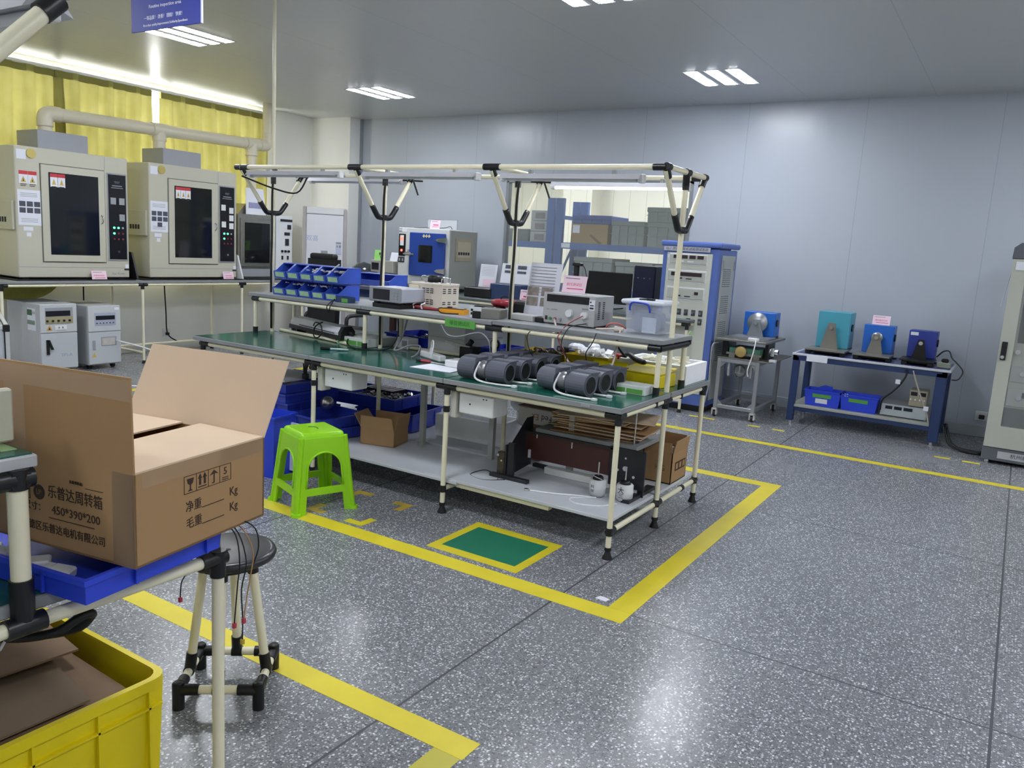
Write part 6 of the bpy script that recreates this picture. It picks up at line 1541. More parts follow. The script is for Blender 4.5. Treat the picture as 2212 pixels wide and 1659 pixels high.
t.part('label_tag', MB().box(-3.08, -3.055, 7.775, 7.78, 1.53, 1.565), PAPER, w=True, parent=f)
for x, z in ((-2.985, 0.998), (-2.906, 0.997), (-2.832, 0.996), (-2.755, 0.996), (-2.68, 0.996), (-2.80, 0.91), (-2.68, 0.912)):
    k_ = t.part('rotary_switch', MB().box(x - 0.02, x + 0.02, 7.768, 7.78, z - 0.03, z + 0.03, bev=0.002), mat('switch_plate', '#4a4d50', 0.4), w=True, parent=f)
    t.part('switch_knob', MB().cyl((x, 7.752, z), (x, 7.77, z), 0.014, n=10), CHROME, w=True, parent=f)
s = t.part('side_panel', MB().box(-2.551, -2.543, 7.88, 8.30, 0.12, 1.58, bev=0.003), mat('side_white', '#b6b9b4', 0.45), w=True)
b = MB()
for z in (1.27, 1.0, 0.74, 0.52):
    for k in range(9):
        for c in range(5): b.box(-2.544, -2.541, 7.94 + 0.05 * c, 7.972 + 0.05 * c, z + 0.021 * k, z + 0.009 + 0.021 * k)
t.part('vent_slots', b, mat('slot_grey', '#6f7478', 0.6), w=True, parent=s)
t.part('lock', MB().box(-2.545, -2.538, 7.9, 7.915, 1.43, 1.53).box(-2.545, -2.538, 8.26, 8.275, 1.43, 1.53), GREYBOX, w=True, parent=s)
cable('cabinet_cable', 'grey cord hanging down between the test cabinet and trolley', [(-2.49, 7.85, 0.72), (-2.515, 7.75, 0.7), (-2.515, 7.74, 0.5), (-2.51, 7.73, 0.3), (-2.53, 7.72, 0.12)], 0.008, WIRE_G)

# aluminium trolley with a brake dynamometer
t = Thing('trolley', 'aluminium profile trolley on casters left of the blue table', 'trolley', (-2.23, 8.1, 0))
x0, x1, y0, y1, zt = -2.44, -2.03, 7.72, 8.55, 0.60
for (x, y) in ((x0 + 0.018, y0 + 0.018), (x1 - 0.018, y0 + 0.018), (x0 + 0.018, y1 - 0.018), (x1 - 0.018, y1 - 0.018)):
    l = t.part('leg', MB().box(x - 0.018, x + 0.018, y - 0.018, y + 0.018, 0.08, zt - 0.012, bev=0.003), ALU, w=True)
    c = t.part('caster', MB().cyl((x - 0.011, y, 0.032), (x + 0.011, y, 0.032), 0.032), mat('caster_wheel', '#2a2b2e', 0.5), w=True)
    t.part('caster_fork', MB().box(x - 0.026, x - 0.014, y - 0.03, y + 0.02, 0.02, 0.082, bev=0.003).box(x + 0.014, x + 0.026, y - 0.03, y + 0.02, 0.02, 0.082, bev=0.003).box(x - 0.026, x + 0.026, y - 0.03, y + 0.02, 0.07, 0.085), mat('pale_fork', '#c9c7c4', 0.4), w=True, parent=c)
for z in (0.11, zt - 0.03):
    b = MB()
    for y in (y0 + 0.018, y1 - 0.018): b.box(x0 + 0.036, x1 - 0.036, y - 0.018, y + 0.018, z - 0.018, z + 0.018, bev=0.003)
    for x in (x0 + 0.018, x1 - 0.018): b.box(x - 0.018, x + 0.018, y0 + 0.036, y1 - 0.036, z - 0.018, z + 0.018, bev=0.003)
    t.part('rail', b, ALU, w=True)
b = MB()
for (x, s) in ((x0 + 0.036, 1), (x1 - 0.036, -1)):
    for z, q in ((0.128, 1), (zt - 0.048, -1)): b.prism([(x, z), (x + s * 0.05, z), (x, z + q * 0.05)], y0 + 0.012, y0 + 0.024, 'Y')
t.part('gusset', b, ALU, w=True)
t.part('top_plate', MB().box(x0 - 0.01, x1 + 0.10, y0 - 0.0, y1 + 0.0, zt - 0.012, zt, bev=0.002), mat('worn_plate', '#6f6d66', 0.45, metal=0.4, var=0.15), w=True)
t.part('handwheel', MB().lathe([(0.058, -0.008), (0.066, 0.0), (0.058, 0.008), (0.05, 0.0), (0.058, -0.008)], c=(-2.22, y0 + 0.03, 0.475), n=22, axis='Y').cyl((-2.22, y0 + 0.01, 0.475), (-2.22, y0 + 0.10, 0.475), 0.014).box(-2.226, -2.214, y0 + 0.025, y0 + 0.035, 0.475, 0.53).box(-2.265, -2.22, y0 + 0.025, y0 + 0.035, 0.455, 0.466).box(-2.22, -2.175, y0 + 0.025, y0 + 0.035, 0.455, 0.466), CHROME, w=True)
t.part('screw_column', MB().box(-2.30, -2.14, y0 + 0.1, y0 + 0.13, 0.42, 0.58).box(-2.34, -2.32, y0 + 0.02, y0 + 0.06, 0.42, 0.58).box(-2.12, -2.10, y0 + 0.02, y0 + 0.06, 0.42, 0.58), GREYBOX, w=True)
lt = Thing('lift_table', 'grey steel table plate on a green slide with brass wheel on the trolley', 'slide table', (-2.2, 7.95, zt))
lt.part('plate', MB().box(-2.48, -1.99, 7.72, 8.46, 0.762, 0.782, bev=0.002), mat('steel_plate', '#7c7a74', 0.4, metal=0.5, var=0.12), w=True)
lt.part('slide', MB().box(-2.36, -2.06, 7.80, 8.1, zt + 0.03, zt + 0.10, bev=0.004), mat('machine_green', '#4d7a66', 0.4), w=True)
lt.part('rail', MB().box(-2.38, -2.04, 7.78, 7.80, zt + 0.03, zt + 0.05).box(-2.36, -2.30, 7.8, 8.1, zt, zt + 0.03).box(-2.12, -2.06, 7.8, 8.1, zt, zt + 0.03), STEEL, w=True)
lt.part('support', MB().box(-2.46, -2.40, 7.9, 8.15, zt, 0.762).box(-2.04, -2.01, 7.9, 8.15, zt, 0.762), BLACK, w=True)
lt.part('brass_wheel', MB().lathe([(0.0, -0.008), (0.045, -0.008), (0.055, -0.004), (0.055, 0.008), (0.0, 0.008)], c=(-2.235, 7.765, zt + 0.065), n=20, axis='Y'), mat('brass', '#c2a868', 0.4, metal=0.3), w=True)
lt.part('chuck', MB().cyl((-1.98, 7.86, zt + 0.09), (-1.9, 7.86, zt + 0.09), 0.03).cyl((-1.95, 7.84, zt + 0.05), (-1.95, 7.84, zt + 0.13), 0.02), CHROME, w=True)
def dyno(label, x, y, z, w, h, d, m, disc, plate_m, side=True):
    t = Thing('dynamometer', label, 'dynamometer', (x, y, z), 0, 'brake dynamometers')
    t.part('housing', MB().box(-w / 2, w / 2, 0.0, d, 0.015, h, bev=0.004), m)
    pw = w * 0.30
    p = t.part('bracket', MB().prism([(-pw, 0.0), (pw * 0.9, 0.0), (pw * 0.45, h * 0.55), (pw * 0.35, h * 0.72), (-pw * 0.35, h * 0.72), (-pw * 0.5, h * 0.55)], -0.10, -0.085, 'Y'), plate_m)
    if disc: t.part('brake_disc', MB().lathe([(0.0, -0.08), (disc, -0.08), (disc, -0.045), (disc * 0.9, -0.02), (disc * 0.9, 0.0), (0.0, 0.0)], c=(0, 0, h * 0.6), n=28, axis='Y'), ALU)
    t.part('shaft', MB().cyl((0, -0.13, h * 0.6), (0, -0.06, h * 0.6), 0.018, n=16), CHROME)
    t.part('base_plate', MB().box(-w * 0.62, w * 0.58, -0.27 if w < 0.29 or z > 0.75 else -0.28, 0.02, 0.0, 0.014), plate_m)
    t.part('foot', MB().box(-w / 2, w / 2, 0.02, d, 0.0, 0.016), BLACK)
    if side: t.part('side_knob', MB().cyl((w / 2, d * 0.4, h * 0.6), (w / 2 + 0.012, d * 0.4, h * 0.6), 0.035, n=14), BLACK)
    return t
BLUE1 = mat('dyno_blue', '#1f66c4', 0.35, var=0.05)
dy = dyno('bright blue brake dynamometer with large round disc on the trolley', -2.21, 8.22, 0.783, 0.31, 0.255, 0.2, BLUE1, 0.098, mat('bracket_grey', '#8d9196', 0.4, metal=0.4))
w_ = Thing('white_connector', 'white connector block with white cord at the trolley plate edge', 'connector', (-2.12, 7.75, 0.783))
w_.part('block', MB().box(-0.05, 0.05, -0.02, 0.03, 0, 0.03, bev=0.004), WHITE)
w_.part('cord', MB().tube([(0.03, -0.022, 0.012), (0.035, -0.055, -0.04), (0.02, -0.065, -0.15), (-0.01, -0.06, -0.28), (0.0, -0.055, -0.34)], 0.006), WIRE_W)
tag(obj('socket_piece', MB().box(-1.96, -1.90, 7.78, 7.83, zt, zt + 0.02), WHITE), 'small white part lying on the trolley corner', 'part')

# blue work table with three dynamometers
t = Thing('blue_table', 'dark blue steel table with grey lower shelf by the back wall', 'table', (-1.13, 8.32, 0))
NB = mat('navy_table', '#263a66', 0.4, var=0.08)
bx0, bx1, by0, by1 = -1.79, -0.46, 8.0, 8.62
for (x, y) in ((bx0, by0), (bx1 - 0.085, by0), (bx0, by1 - 0.06), (bx1 - 0.085, by1 - 0.06)):
    l = t.part('leg', MB().box(x, x + 0.085 if x > -1 else x + 0.06, y, y + 0.06, 0.03, 0.66, bev=0.004), NB, w=True)
    t.part('foot', MB().cyl((x + 0.035, y + 0.03, 0), (x + 0.035, y + 0.03, 0.035), 0.02, n=10), CHROME, w=True, parent=l)
t.part('frame', MB().box(bx0, bx1, by0, by0 + 0.04, 0.625, 0.672).box(bx0, bx1, by1 - 0.04, by1, 0.625, 0.672).box(bx0, bx0 + 0.04, by0, by1, 0.625, 0.672).box(bx1 - 0.04, bx1, by0, by1, 0.625, 0.672), NB, w=True)
top = t.part('tabletop', MB().box(bx0 - 0.01, bx1 + 0.03, by0 - 0.015, by1 + 0.02, 0.675, 0.695, bev=0.003), mat('white_edge_top', '#c5c8cf', 0.4), w=True)
t.part('top_sheet', MB().box(bx0 + 0.02, -1.15, by0 + 0.02, by1, 0.694, 0.6975).box(-1.13, -0.83, by0 + 0.02, by1, 0.694, 0.6975).box(-0.81, bx1 + 0.01, by0 + 0.02, by1, 0.694, 0.6975), mat('slate_blue_sheet', '#4b5288', 0.3), w=True, parent=top)
t.part('lower_shelf', MB().box(bx0 + 0.03, bx1 - 0.05, by0 + 0.01, by1, 0.17, 0.195, bev=0.002), mat('grey_shelf', '#a7a9a2', 0.5), w=True)
t.part('shelf_rail', MB().box(bx0, bx1, by0 + 0.02, by0 + 0.05, 0.13, 0.17).box(bx0, bx1, by1 - 0.05, by1 - 0.02, 0.13, 0.17), NB, w=True)
t.part('edge_tape', MB().box(-1.66, -1.47, by0 - 0.018, by0 - 0.014, 0.63, 0.69), PAPER, w=True)
STL = mat('dull_steel', '#8e8b84', 0.35, metal=0.5, var=0.1)
dyno('teal green brake dynamometer at the left of the blue table', -1.51, 8.30, 0.737, 0.30, 0.365, 0.26, mat('teal_enamel', '#4a9fb4', 0.4, var=0.05), 0, STL)
dyno('bright blue brake dynamometer in the middle of the blue table', -1.10, 8.30, 0.737, 0.265, 0.275, 0.2, BLUE1, 0.05, STL)
dyno('dark blue brake dynamometer at the right of the blue table', -0.72, 8.30, 0.737, 0.235, 0.262, 0.19, mat('dyno_dark_blue', '#2a3c96', 0.4, var=0.05), 0, BLACK)
for x, w_, lb in ((-1.52, 0.36, 'black stand under the teal green dynamometer'), (-1.10, 0.33, 'black stand under the bright blue table dynamometer'), (-0.72, 0.26, 'black stand under the dark blue dynamometer')):
    tag(obj('stand', MB().box(x - w_ / 2 + 0.03, x + w_ / 2 - 0.03, 8.13, 8.48, 0.708, 0.736, bev=0.004).box(x - w_ / 2, x - w_ / 2 + 0.05, 8.06, 8.12, 0.698, 0.7365, bev=0.006).box(x + w_ / 2 - 0.05, x + w_ / 2, 8.06, 8.12, 0.698, 0.7365, bev=0.006).box(x - w_ / 2, x + w_ / 2, 8.42, 8.48, 0.698, 0.71), BLACK), lb, 'stand', 'black stands under the dynamometers')
card('pink card standing on the bright blue dynamometer of the blue table', -1.10, 8.36, 1.0125, 0.155, 0.09, '-y', words_='制动器测试机')
tag(obj('label_tag', MB().box(-0.825, -0.76, 8.297, 8.2995, 0.955, 0.985), PAPER), 'white tag on the dark blue dynamometer', 'tag')
def tote(label, x, z, lbl, arch):
    t = Thing('tote', label, 'tote', (x, 8.16, z), 0, 'blue totes under the blue table')
    t.part('body', MB().tray(-0.165, 0.165, -0.10, 0.12, 0, 0.155, 0.004, flare=0.014, rim=0.008), BLUETRAY)
    t.part('label', MB().slab([(-0.09, -0.096, 0.085), (0.08, -0.096, 0.085), (0.08, -0.1015, 0.12), (-0.09, -0.1015, 0.12)], -0.002), GREENLBL)
    if lbl: t.part('code_label', MB().slab([(-0.06, -0.092, 0.03), (0.05, -0.092, 0.03), (0.05, -0.098, 0.075), (-0.06, -0.098, 0.075)], -0.002), PAPER)
    if arch: t.part('inner_handle', MB().prism([(-0.06, 0.02), (0.08, 0.02), (0.07, 0.19), (0.0, 0.2), (-0.05, 0.18)], 0.0, 0.01, 'Y'), BLUETRAY)
    else: t.part('clip', MB().box(-0.13, -0.12, -0.103, -0.095, 0.135, 0.16).box(-0.11, -0.10, -0.103, -0.095, 0.135, 0.16), WHITE)
    return t
tote('blue tote with green and white labels on the shelf under the blue table', -1.49, 0.196, True, True)
tote('blue tote with one green label beside the grey power meter', -1.16, 0.196, False, False)
t = Thing('power_meter', 'wide grey power meter on the shelf under the blue table', 'meter', (-0.77, 8.10, 0.196))
t.part('body', MB().box(-0.20, 0.19, 0.0, 0.35, 0.008, 0.115, bev=0.004), mat('grey_meter_case', '#9c9fa0', 0.45))
f = t.part('front_panel', MB().box(-0.20, 0.19, -0.008, 0.0, 0.008, 0.117, bev=0.003), mat('pale_meter_front', '#b3bcc0', 0.4))
t.part('display', MB().box(-0.16, -0.10, -0.0105, -0.007, 0.07, 0.10).box(-0.085, -0.02, -0.0105, -0.007, 0.07, 0.10).box(-0.005, 0.07, -0.0105, -0.007, 0.07, 0.10), SCREEN, parent=f)
t.part('foot', MB().box(-0.18, 0.17, 0.02, 0.33, 0, 0.01), RUBBER)
t = Thing('dc_supply', 'small beige supply with two displays on the grey power meter', 'power supply', (-0.67, 8.11, 0.312))
t.part('body', MB().box(-0.075, 0.075, 0.0, 0.20, 0.006, 0.155, bev=0.004), mat('beige_supply', '#a59f8b', 0.45))
t.part('display', MB().box(-0.065, -0.01, -0.003, 0.002, 0.105, 0.14).box(0.005, 0.06, -0.003, 0.002, 0.105, 0.14), SCREEN)
for k in range(4): t.part('knob', MB().cyl((-0.06 + 0.038 * k, -0.014, 0.07), (-0.06 + 0.038 * k, 0, 0.07), 0.008, n=10), WHITE)
t.part('foot', MB().box(-0.065, 0.065, 0.01, 0.19, 0, 0.008), RUBBER)
cable('table_cable', 'black cord looping from the dark blue dynamometer plug over the table end', [(-0.58, 8.25, 0.78), (-0.53, 8.2, 0.84), (-0.48, 8.15, 0.85), (-0.45, 8.1, 0.80), (-0.40, 8.05, 0.76), (-0.345, 8.0, 0.70), (-0.37, 7.97, 0.63), (-0.42, 7.96, 0.62)], 0.006, WIRE_B)
t = Thing('plug', 'black plug standing on the right end of the blue table', 'plug', (-0.50, 8.12, 0.699))
t.part('body', MB().box(-0.03, 0.03, -0.02, 0.02, 0.05, 0.085, bev=0.01), BLACK)
t.part('socket', MB().box(-0.06, 0.05, -0.03, 0.03, 0, 0.05, bev=0.006), mat('olive_grey_socket', '#8a9080', 0.5))
cable('hanging_lead', 'black lead hanging in front of the blue table down to the power meter', [(-0.79, 7.98, 0.665), (-0.78, 7.975, 0.62), (-0.81, 7.97, 0.54), (-0.87, 7.97, 0.45), (-0.95, 8.0, 0.36), (-0.97, 8.08, 0.25)], 0.008, WIRE_B)
cable('hanging_lead', 'pale lead hanging in front of the blue table at the right', [(-0.73, 7.975, 0.66), (-0.70, 7.97, 0.58), (-0.65, 7.965, 0.46), (-0.61, 7.965, 0.38), (-0.57, 7.965, 0.28), (-0.55, 7.965, 0.2)], 0.007, mat('pale_grey_lead', '#a9a39a', 0.5))
for x, z, lb in ((-0.84, 0.545, 'white paper tag on the black hanging lead'), (-0.585, 0.335, 'white paper tag on the pale hanging lead')):
    tag(obj('lead_tag', MB().box(x - 0.02, x + 0.02, 7.955, 7.96, z - 0.02, z + 0.02), PAPER), lb, 'tag')
b = MB().tube([(-0.42, 8.1, 0.2), (-0.36, 8.0, 0.06), (-0.26, 7.95, 0.02), (-0.1, 7.93, 0.02)], 0.018)
for k in range(3): b.tube([(-0.44 + 0.02 * k, 8.05, 0.18), (-0.37 + 0.01 * k, 7.97, 0.05), (-0.27, 7.93 + 0.02 * k, 0.015), (-0.12, 7.9, 0.014)], 0.007)
tag(obj('cable_bundle', b, WIRE_B), 'thick black cable bundle running along the floor to the beige cabinet', 'cables')
t = Thing('wall_socket', 'wall socket low on the back wall beside the beige cabinet', 'socket', (-0.17, YB - 0.001, 0.2))
t.box('plate', WHITE, -0.05, 0.05, -0.012, 0, -0.04, 0.05, bev=0.003)
t.box('plug', BLACK, -0.02, 0.03, -0.05, -0.012, -0.02, 0.02, bev=0.006)

# beige instrument cabinet at the right edge
t = Thing('instrument_cabinet', 'tall beige instrument cabinet at the right picture edge with black latch', 'cabinet', (0.2, 8.0, 0))
BEI = mat('cabinet_beige', '#b9bbb0', 0.4, var=0.03)
t.part('body', MB().box(-0.10, 0.52, 7.67, 8.3, 0.14, 1.69, bev=0.006), BEI, w=True)
t.part('plinth', MB().box(-0.105, 0.525, 7.655, 8.3, 0.03, 0.14, bev=0.004), mat('plinth_grey', '#5f656b', 0.4), w=True)
t.part('top_cap', MB().prism([(-0.11, 1.69), (0.53, 1.69), (0.53, 1.79), (0.50, 1.815), (-0.06, 1.815), (-0.105, 1.775)], 7.65, 8.3, 'Y'), mat('cap_grey', '#5c6066', 0.4), w=True)
d = t.part('door', MB().box(-0.10, -0.0, 7.645, 7.668, 0.325, 1.60).box(-0.1, 0.52, 7.645, 7.668, 0.145, 0.325).box(-0.10, 0.52, 7.645, 7.668, 1.60, 1.685).box(0.45, 0.52, 7.645, 7.668, 0.325, 1.60), BEI, w=True)
t.part('latch', MB().box(-0.083, -0.043, 7.628, 7.646, 0.87, 1.02, bev=0.004), BLACK, w=True, parent=d)
t.part('latch_key', MB().cyl((-0.068, 7.622, 0.895), (-0.068, 7.63, 0.895), 0.014, n=12), CHROME, w=True, parent=d)
t.part('window', MB().box(0.0, 0.45, 7.652, 7.656, 0.325, 1.60), glass('cabinet_glass', '#a9b0b0', 0.2), w=True, parent=d)
t.part('dark_rack', MB().box(0.02, 0.46, 7.659, 7.668, 1.02, 1.58, bev=0.003), DARK, w=True)
for z0_, z1_ in ((0.70, 0.84), (0.50, 0.645)):
    p = t.part('instrument', MB().box(0.005, 0.46, 7.658, 7.667, z0_, z1_, bev=0.003), mat('pale_instrument', '#b3b6b4', 0.4), w=True)
    t.part('knob', MB().cyl((0.09, 7.645, (z0_ + z1_) / 2), (0.09, 7.66, (z0_ + z1_) / 2), 0.018, n=12), CHROME, w=True, parent=p)
    t.part('display', MB().box(0.11, 0.2, 7.6565, 7.66, z1_ - 0.07, z1_ - 0.025), SCREEN, w=True, parent=p)
t.part('lower_dark_panel', MB().box(0.0, 0.46, 7.66, 7.667, 0.33, 0.485), mat('lower_panel_grey', '#55595c', 0.3), w=True)
t.part('screw_knob', MB().cyl((0.035, 7.64, 0.945), (0.035, 7.66, 0.945), 0.02, n=12), CHROME, w=True)
pl_ = t.part('name_plate', MB().box(0.01, 0.40, 7.650, 7.656, 0.055, 0.115), mat('pale_plate', '#b9bbbc', 0.4), w=True)
t.text('杭州威博科技有限公司', 0.042, (0.10, 7.6495, 0.085), '-y', INK, w=True, parent=pl_, align='LEFT')
t.part('label_card', MB().box(-0.075, 0.03, 7.642, 7.646, 1.60, 1.665), PAPER, w=True, parent=d)
t.part('foot', MB().cyl((-0.06, 7.72, 0), (-0.06, 7.72, 0.035), 0.022).cyl((0.48, 7.72, 0), (0.48, 7.72, 0.035), 0.022).cyl((-0.06, 8.24, 0), (-0.06, 8.24, 0.035), 0.022).cyl((0.48, 8.24, 0), (0.48, 8.24, 0.035), 0.022), CHROME, w=True)
t.part('paper_holder', MB().slab([(-0.102, 7.70, 1.56), (-0.102, 7.86, 1.56), (-0.135, 7.86, 1.30), (-0.135, 7.70, 1.30)], 0.004), PAPER, w=True)

# store room shelving behind the window
t = Thing('store_rack', 'blue steel rack in the store room seen through the window', 'rack', (-4.9, 10.05, 0))
RB = mat('rack_blue', '#3f5f9a', 0.45, var=0.08)
RGREY = mat('rack_dark', '#5b605c', 0.5)
for x in (-5.427, -3.35):
    for y in (9.70, 10.42):
        p = t.part('upright', MB().box(x - 0.055, x + 0.055, y - 0.03, y + 0.03, 0, 2.225), RB, w=True)
for x in (-5.427, -3.35):
    b = MB()
    for z in (0.4, 1.0, 1.95): b.box(x - 0.015, x + 0.015, 9.72, 10.40, z, z + 0.05)
    b.slab([(x, 9.72, 1.05), (x, 9.72, 1.1), (x, 10.40, 1.95), (x, 10.40, 1.9)], 0.02)
    t.part('side_brace', b, RB, w=True)
for z in (0.35, 0.98, 1.555):
    t.part('beam', MB().box(-5.38, -3.40, 9.68, 9.72, z, z + 0.085), RB, w=True)
    t.part('beam', MB().box(-5.38, -3.40, 10.40, 10.44, z, z + 0.085), RB, w=True)
    t.part('shelf', MB().box(-5.38, -3.40, 9.72, 10.40, z + 0.06, z + 0.08), RGREY, w=True)
t.part('label_plate', MB().box(-5.42, -5.24, 9.676, 9.681, 1.57, 1.63), PAPER, w=True)
t = Thing('store_rack', 'second blue rack further left in the store room', 'rack', (-6.3, 10.05, 0))
for x in (-5.563, -6.9):
    for y in (9.70, 10.42): t.part('upright', MB().box(x - 0.055, x + 0.055, y - 0.03, y + 0.03, 0, 2.225), RB, w=True)
for z in (0.35, 0.98, 1.545):
    t.part('beam', MB().box(-6.85, -5.62, 9.68, 9.72, z, z + 0.085), RB, w=True)
    t.part('shelf', MB().box(-6.85, -5.62, 9.72, 10.40, z + 0.06, z + 0.08), RGREY, w=True)
GCR = mat('grey_crate', '#868c8b', 0.5, var=0.08)
def crate(label, x0, x1, y0, y1, z0, z1, m=None):
    t = Thing('storage_crate', label, 'crate', ((x0 + x1) / 2, (y0 + y1) / 2, z0), 0, 'storage crates in the store room')
    w, d, h = (x1 - x0) / 2, (y1 - y0) / 2, z1 - z0
    t.part('body', MB().box(-w + 0.01, w - 0.01, -d + 0.01, d - 0.01, 0, h - 0.05, bev=0.006), m or GCR)
    t.part('rim', MB().box(-w, w, -d, d, h - 0.06, h, bev=0.006), m or GCR)
    b = MB()
    for k in range(1, 4): b.box(-w + 2 * w * k / 4 - 0.006, -w + 2 * w * k / 4 + 0.006, -d - 0.002, -d + 0.01, 0.02, h - 0.06)
    b.box(-w, w, -d - 0.002, -d + 0.01, h * 0.45, h * 0.5)
    t.part('rib', b, m or GCR)
    return t
zs_ = 1.635
cb = Thing('cardboard_box', 'cardboard box with white label on the store rack under a blue crate', 'cardboard box', (-4.99, 10.0, zs_))
cb.part('box', MB().box(-0.28, 0.27, -0.26, 0.26, 0, 0.265, bev=0.004), mat('store_cardboard', '#9c8258', 0.75, var=0.06))
cb.part('label', MB().box(-0.255, -0.15, -0.263, -0.259, 0.14, 0.245), PAPER)
cb.part('tape', MB().slab([(0.0, -0.262, 0.11), (0.16, -0.262, 0.0), (0.19, -0.262, 0.02), (0.03, -0.262, 0.13)], 0.002), mat('brown_tape', '#6b5230', 0.5))
crate('blue crate on top of the labelled cardboard box in the store room', -5.27, -4.68, 9.74, 10.28, zs_ + 0.267, zs_ + 0.38, mat('crate_blue', '#34509a', 0.45, var=0.1))
crate('grey ribbed crate right of the labelled cardboard box', -4.68, -4.20, 9.74, 10.26, zs_, zs_ + 0.32)
crate('lower grey crate at the right end of the upper rack shelf', -4.17, -3.62, 9.74, 10.26, zs_, zs_ + 0.315)
crate('upper grey crate with pale marks at the right end of the upper rack shelf', -4.19, -3.62, 9.74, 10.26, zs_ + 0.317, zs_ + 0.505)
crate('long grey crate under the upper rack shelf behind the camera stand', -5.20, -4.62, 9.74, 10.30, 1.06, 1.46)
crate('grey crate under the upper rack shelf behind the monitor', -4.58, -4.05, 9.74, 10.30, 1.06, 1.43)
crate('grey crate under the upper rack shelf behind the computer tower', -4.02, -3.5, 9.74, 10.30, 1.06, 1.42)
for k, (z, lb) in enumerate(((0, 'lowest'), (0.146, 'middle'), (0.292, 'topmost'))):
    sb = Thing('supply_box', lb + ' grey box of the stack left of the rack posts behind the window', 'box', (-5.79 - 0.0 * k, 9.95, 1.626 + z), 0, 'grey boxes on the left store rack')
    sb.part('box', MB().box(-0.13, 0.15, -0.2, 0.2, 0, 0.142, bev=0.004), mat('grey_white_box', '#a3a49f', 0.6, var=0.08))
    sb.part('print', MB().box(-0.06, 0.09, -0.203, -0.199, 0.03, 0.11), mat('box_print', '#7d7574', 0.6, var=0.5, scale=30))
tag(obj('dark_box', MB().box(-6.3, -5.95, 9.75, 10.2, 1.626, 1.80, bev=0.006), mat('dark_grey_box', '#5f635f', 0.55)), 'dark grey box at the left end of the store rack', 'box')

# ================================================================ foreground bench
FX, FM = -1.585, 0.61
t = Thing('workbench', 'nearest workbench cut by the left picture edge carrying the big cardboard box', 'workbench', (-2.6, FM, 0))
def fp(name, a, b, parent=None, r=0.0152, m=CREAM): return t.part(name, MB().cyl(a, b, r), m, w=True, parent=parent)
for x in (FX, -3.6):
    for y in (FM - 0.61, FM, FM + 0.61):
        l = fp('leg', (x, y, 0.04), (x, y, 0.75))
        t.part('foot', MB().cyl((x, y, 0), (x, y, 0.012), 0.027, 0.024).cyl((x, y, 0.012), (x, y, 0.05), 0.022, 0.012), RUBBER, w=True, parent=l)
        t.part('joint', MB().cyl((x, y, 0.70), (x, y, 0.768), 0.0195).cyl((x, max(y - 0.05, FM - 0.63), 0.748), (x, min(y + 0.05, FM + 0.63), 0.748), 0.0195), JOINT, w=True, parent=l)
    fp('cross_rail', (x, FM - 0.61, 0.748), (x, FM + 0.61, 0.748))
    u = fp('upright', (x - 0.004, 0.762, 0.76), (x - 0.004, 0.762, 1.055), r=0.0185)
    t.part('socket', MB().cyl((x - 0.004, 0.762, 0.735), (x - 0.004, 0.762, 0.845), 0.0225).cyl((x, 0.725, 0.748), (x, 0.80, 0.748), 0.0215), JOINT, w=True, parent=u)
    t.part('top_joint', MB().cyl((x - 0.004, 0.762, 1.03), (x - 0.004, 0.762, 1.07), 0.0225).cyl((x - 0.10, 0.762, 1.05), (x + 0.015, 0.762, 1.05), 0.0215).cyl((x - 0.004, 0.66, 1.05), (x - 0.004, 0.79, 1.05), 0.0215), JOINT, w=True, parent=u)
    fp('shelf_end_rail', (x - 0.004, 0.44, 1.05), (x - 0.004, 0.762, 1.05))
for y in (FM - 0.61, FM + 0.61): fp('rear_rail', (-3.6, y, 0.748), (FX, y, 0.748))
fp('shelf_rail', (-3.6, 0.762, 1.05), (FX, 0.762, 1.05))
b = t.part('tabletop', MB().box(-3.65, FX - 0.012, -0.02, FM + 0.63, ZB - 0.03, ZB - 0.002, bev=0.003), EDGE, w=True)
t.part('green_mat', MB().box(-3.64, FX - 0.022, -0.01, FM + 0.62, ZB - 0.003, ZB), GREENMAT, w=True, parent=b)
t.part('mat_stripe', MB().box(FX - 0.30, FX - 0.285, 0.3, 1.2, ZB - 0.001, ZB + 0.0006), mat('pale_green_stripe', '#7fa06f', 0.5), w=True, parent=b)
b = t.part('shelf_board', MB().box(-3.65, FX + 0.004, 0.40, 0.80, 1.068, 1.094, bev=0.003), mat('pale_shelf_edge', '#b9bcbf', 0.45), w=True)
t.part('shelf_mat', MB().box(-3.64, FX - 0.004, 0.41, 0.793, 1.093, 1.097), GREENMAT, w=True, parent=b)
t.part('shelf_label', MB().box(FX - 0.12, FX - 0.045, 0.755, 0.785, 1.0965, 1.0985), mat('pale_green_tape', '#a9c98f', 0.5), w=True, parent=b)
# overhead frame
for x in (FX - 0.02,):
    p = fp('post', (x, FM, 0.79), (x, FM, 1.95))
    fp('brace', (x, FM + 0.03, 1.705), (x, 0.885, 1.955), r=0.0165)
    t.part('brace_joint', MB().cyl((x, 0.85, 1.922), (x, 0.885, 1.955), 0.0205).cyl((x, 0.885, 1.96), (x, 0.885, 2.02), 0.02).cyl((x - 0.05, 0.885, 1.985), (x + 0.02, 0.885, 1.985), 0.0205), JOINT, w=True)
    fp('brace', (x, FM - 0.03, 1.705), (x, FM - 0.29, 1.985))
fp('overhead_rail', (-3.6, 0.885, 1.99), (FX - 0.02, 0.885, 1.99))
fp('overhead_rail', (-3.6, FM - 0.29, 1.99), (FX - 0.02, FM - 0.29, 1.99))
fp('post', (-3.6, FM, 0.79), (-3.6, FM, 1.99))
t.part('frame_rail', MB().cyl((-3.6, FM - 0.29, 1.99), (-3.6, 0.885, 1.99), 0.0148), CREAM, w=True)
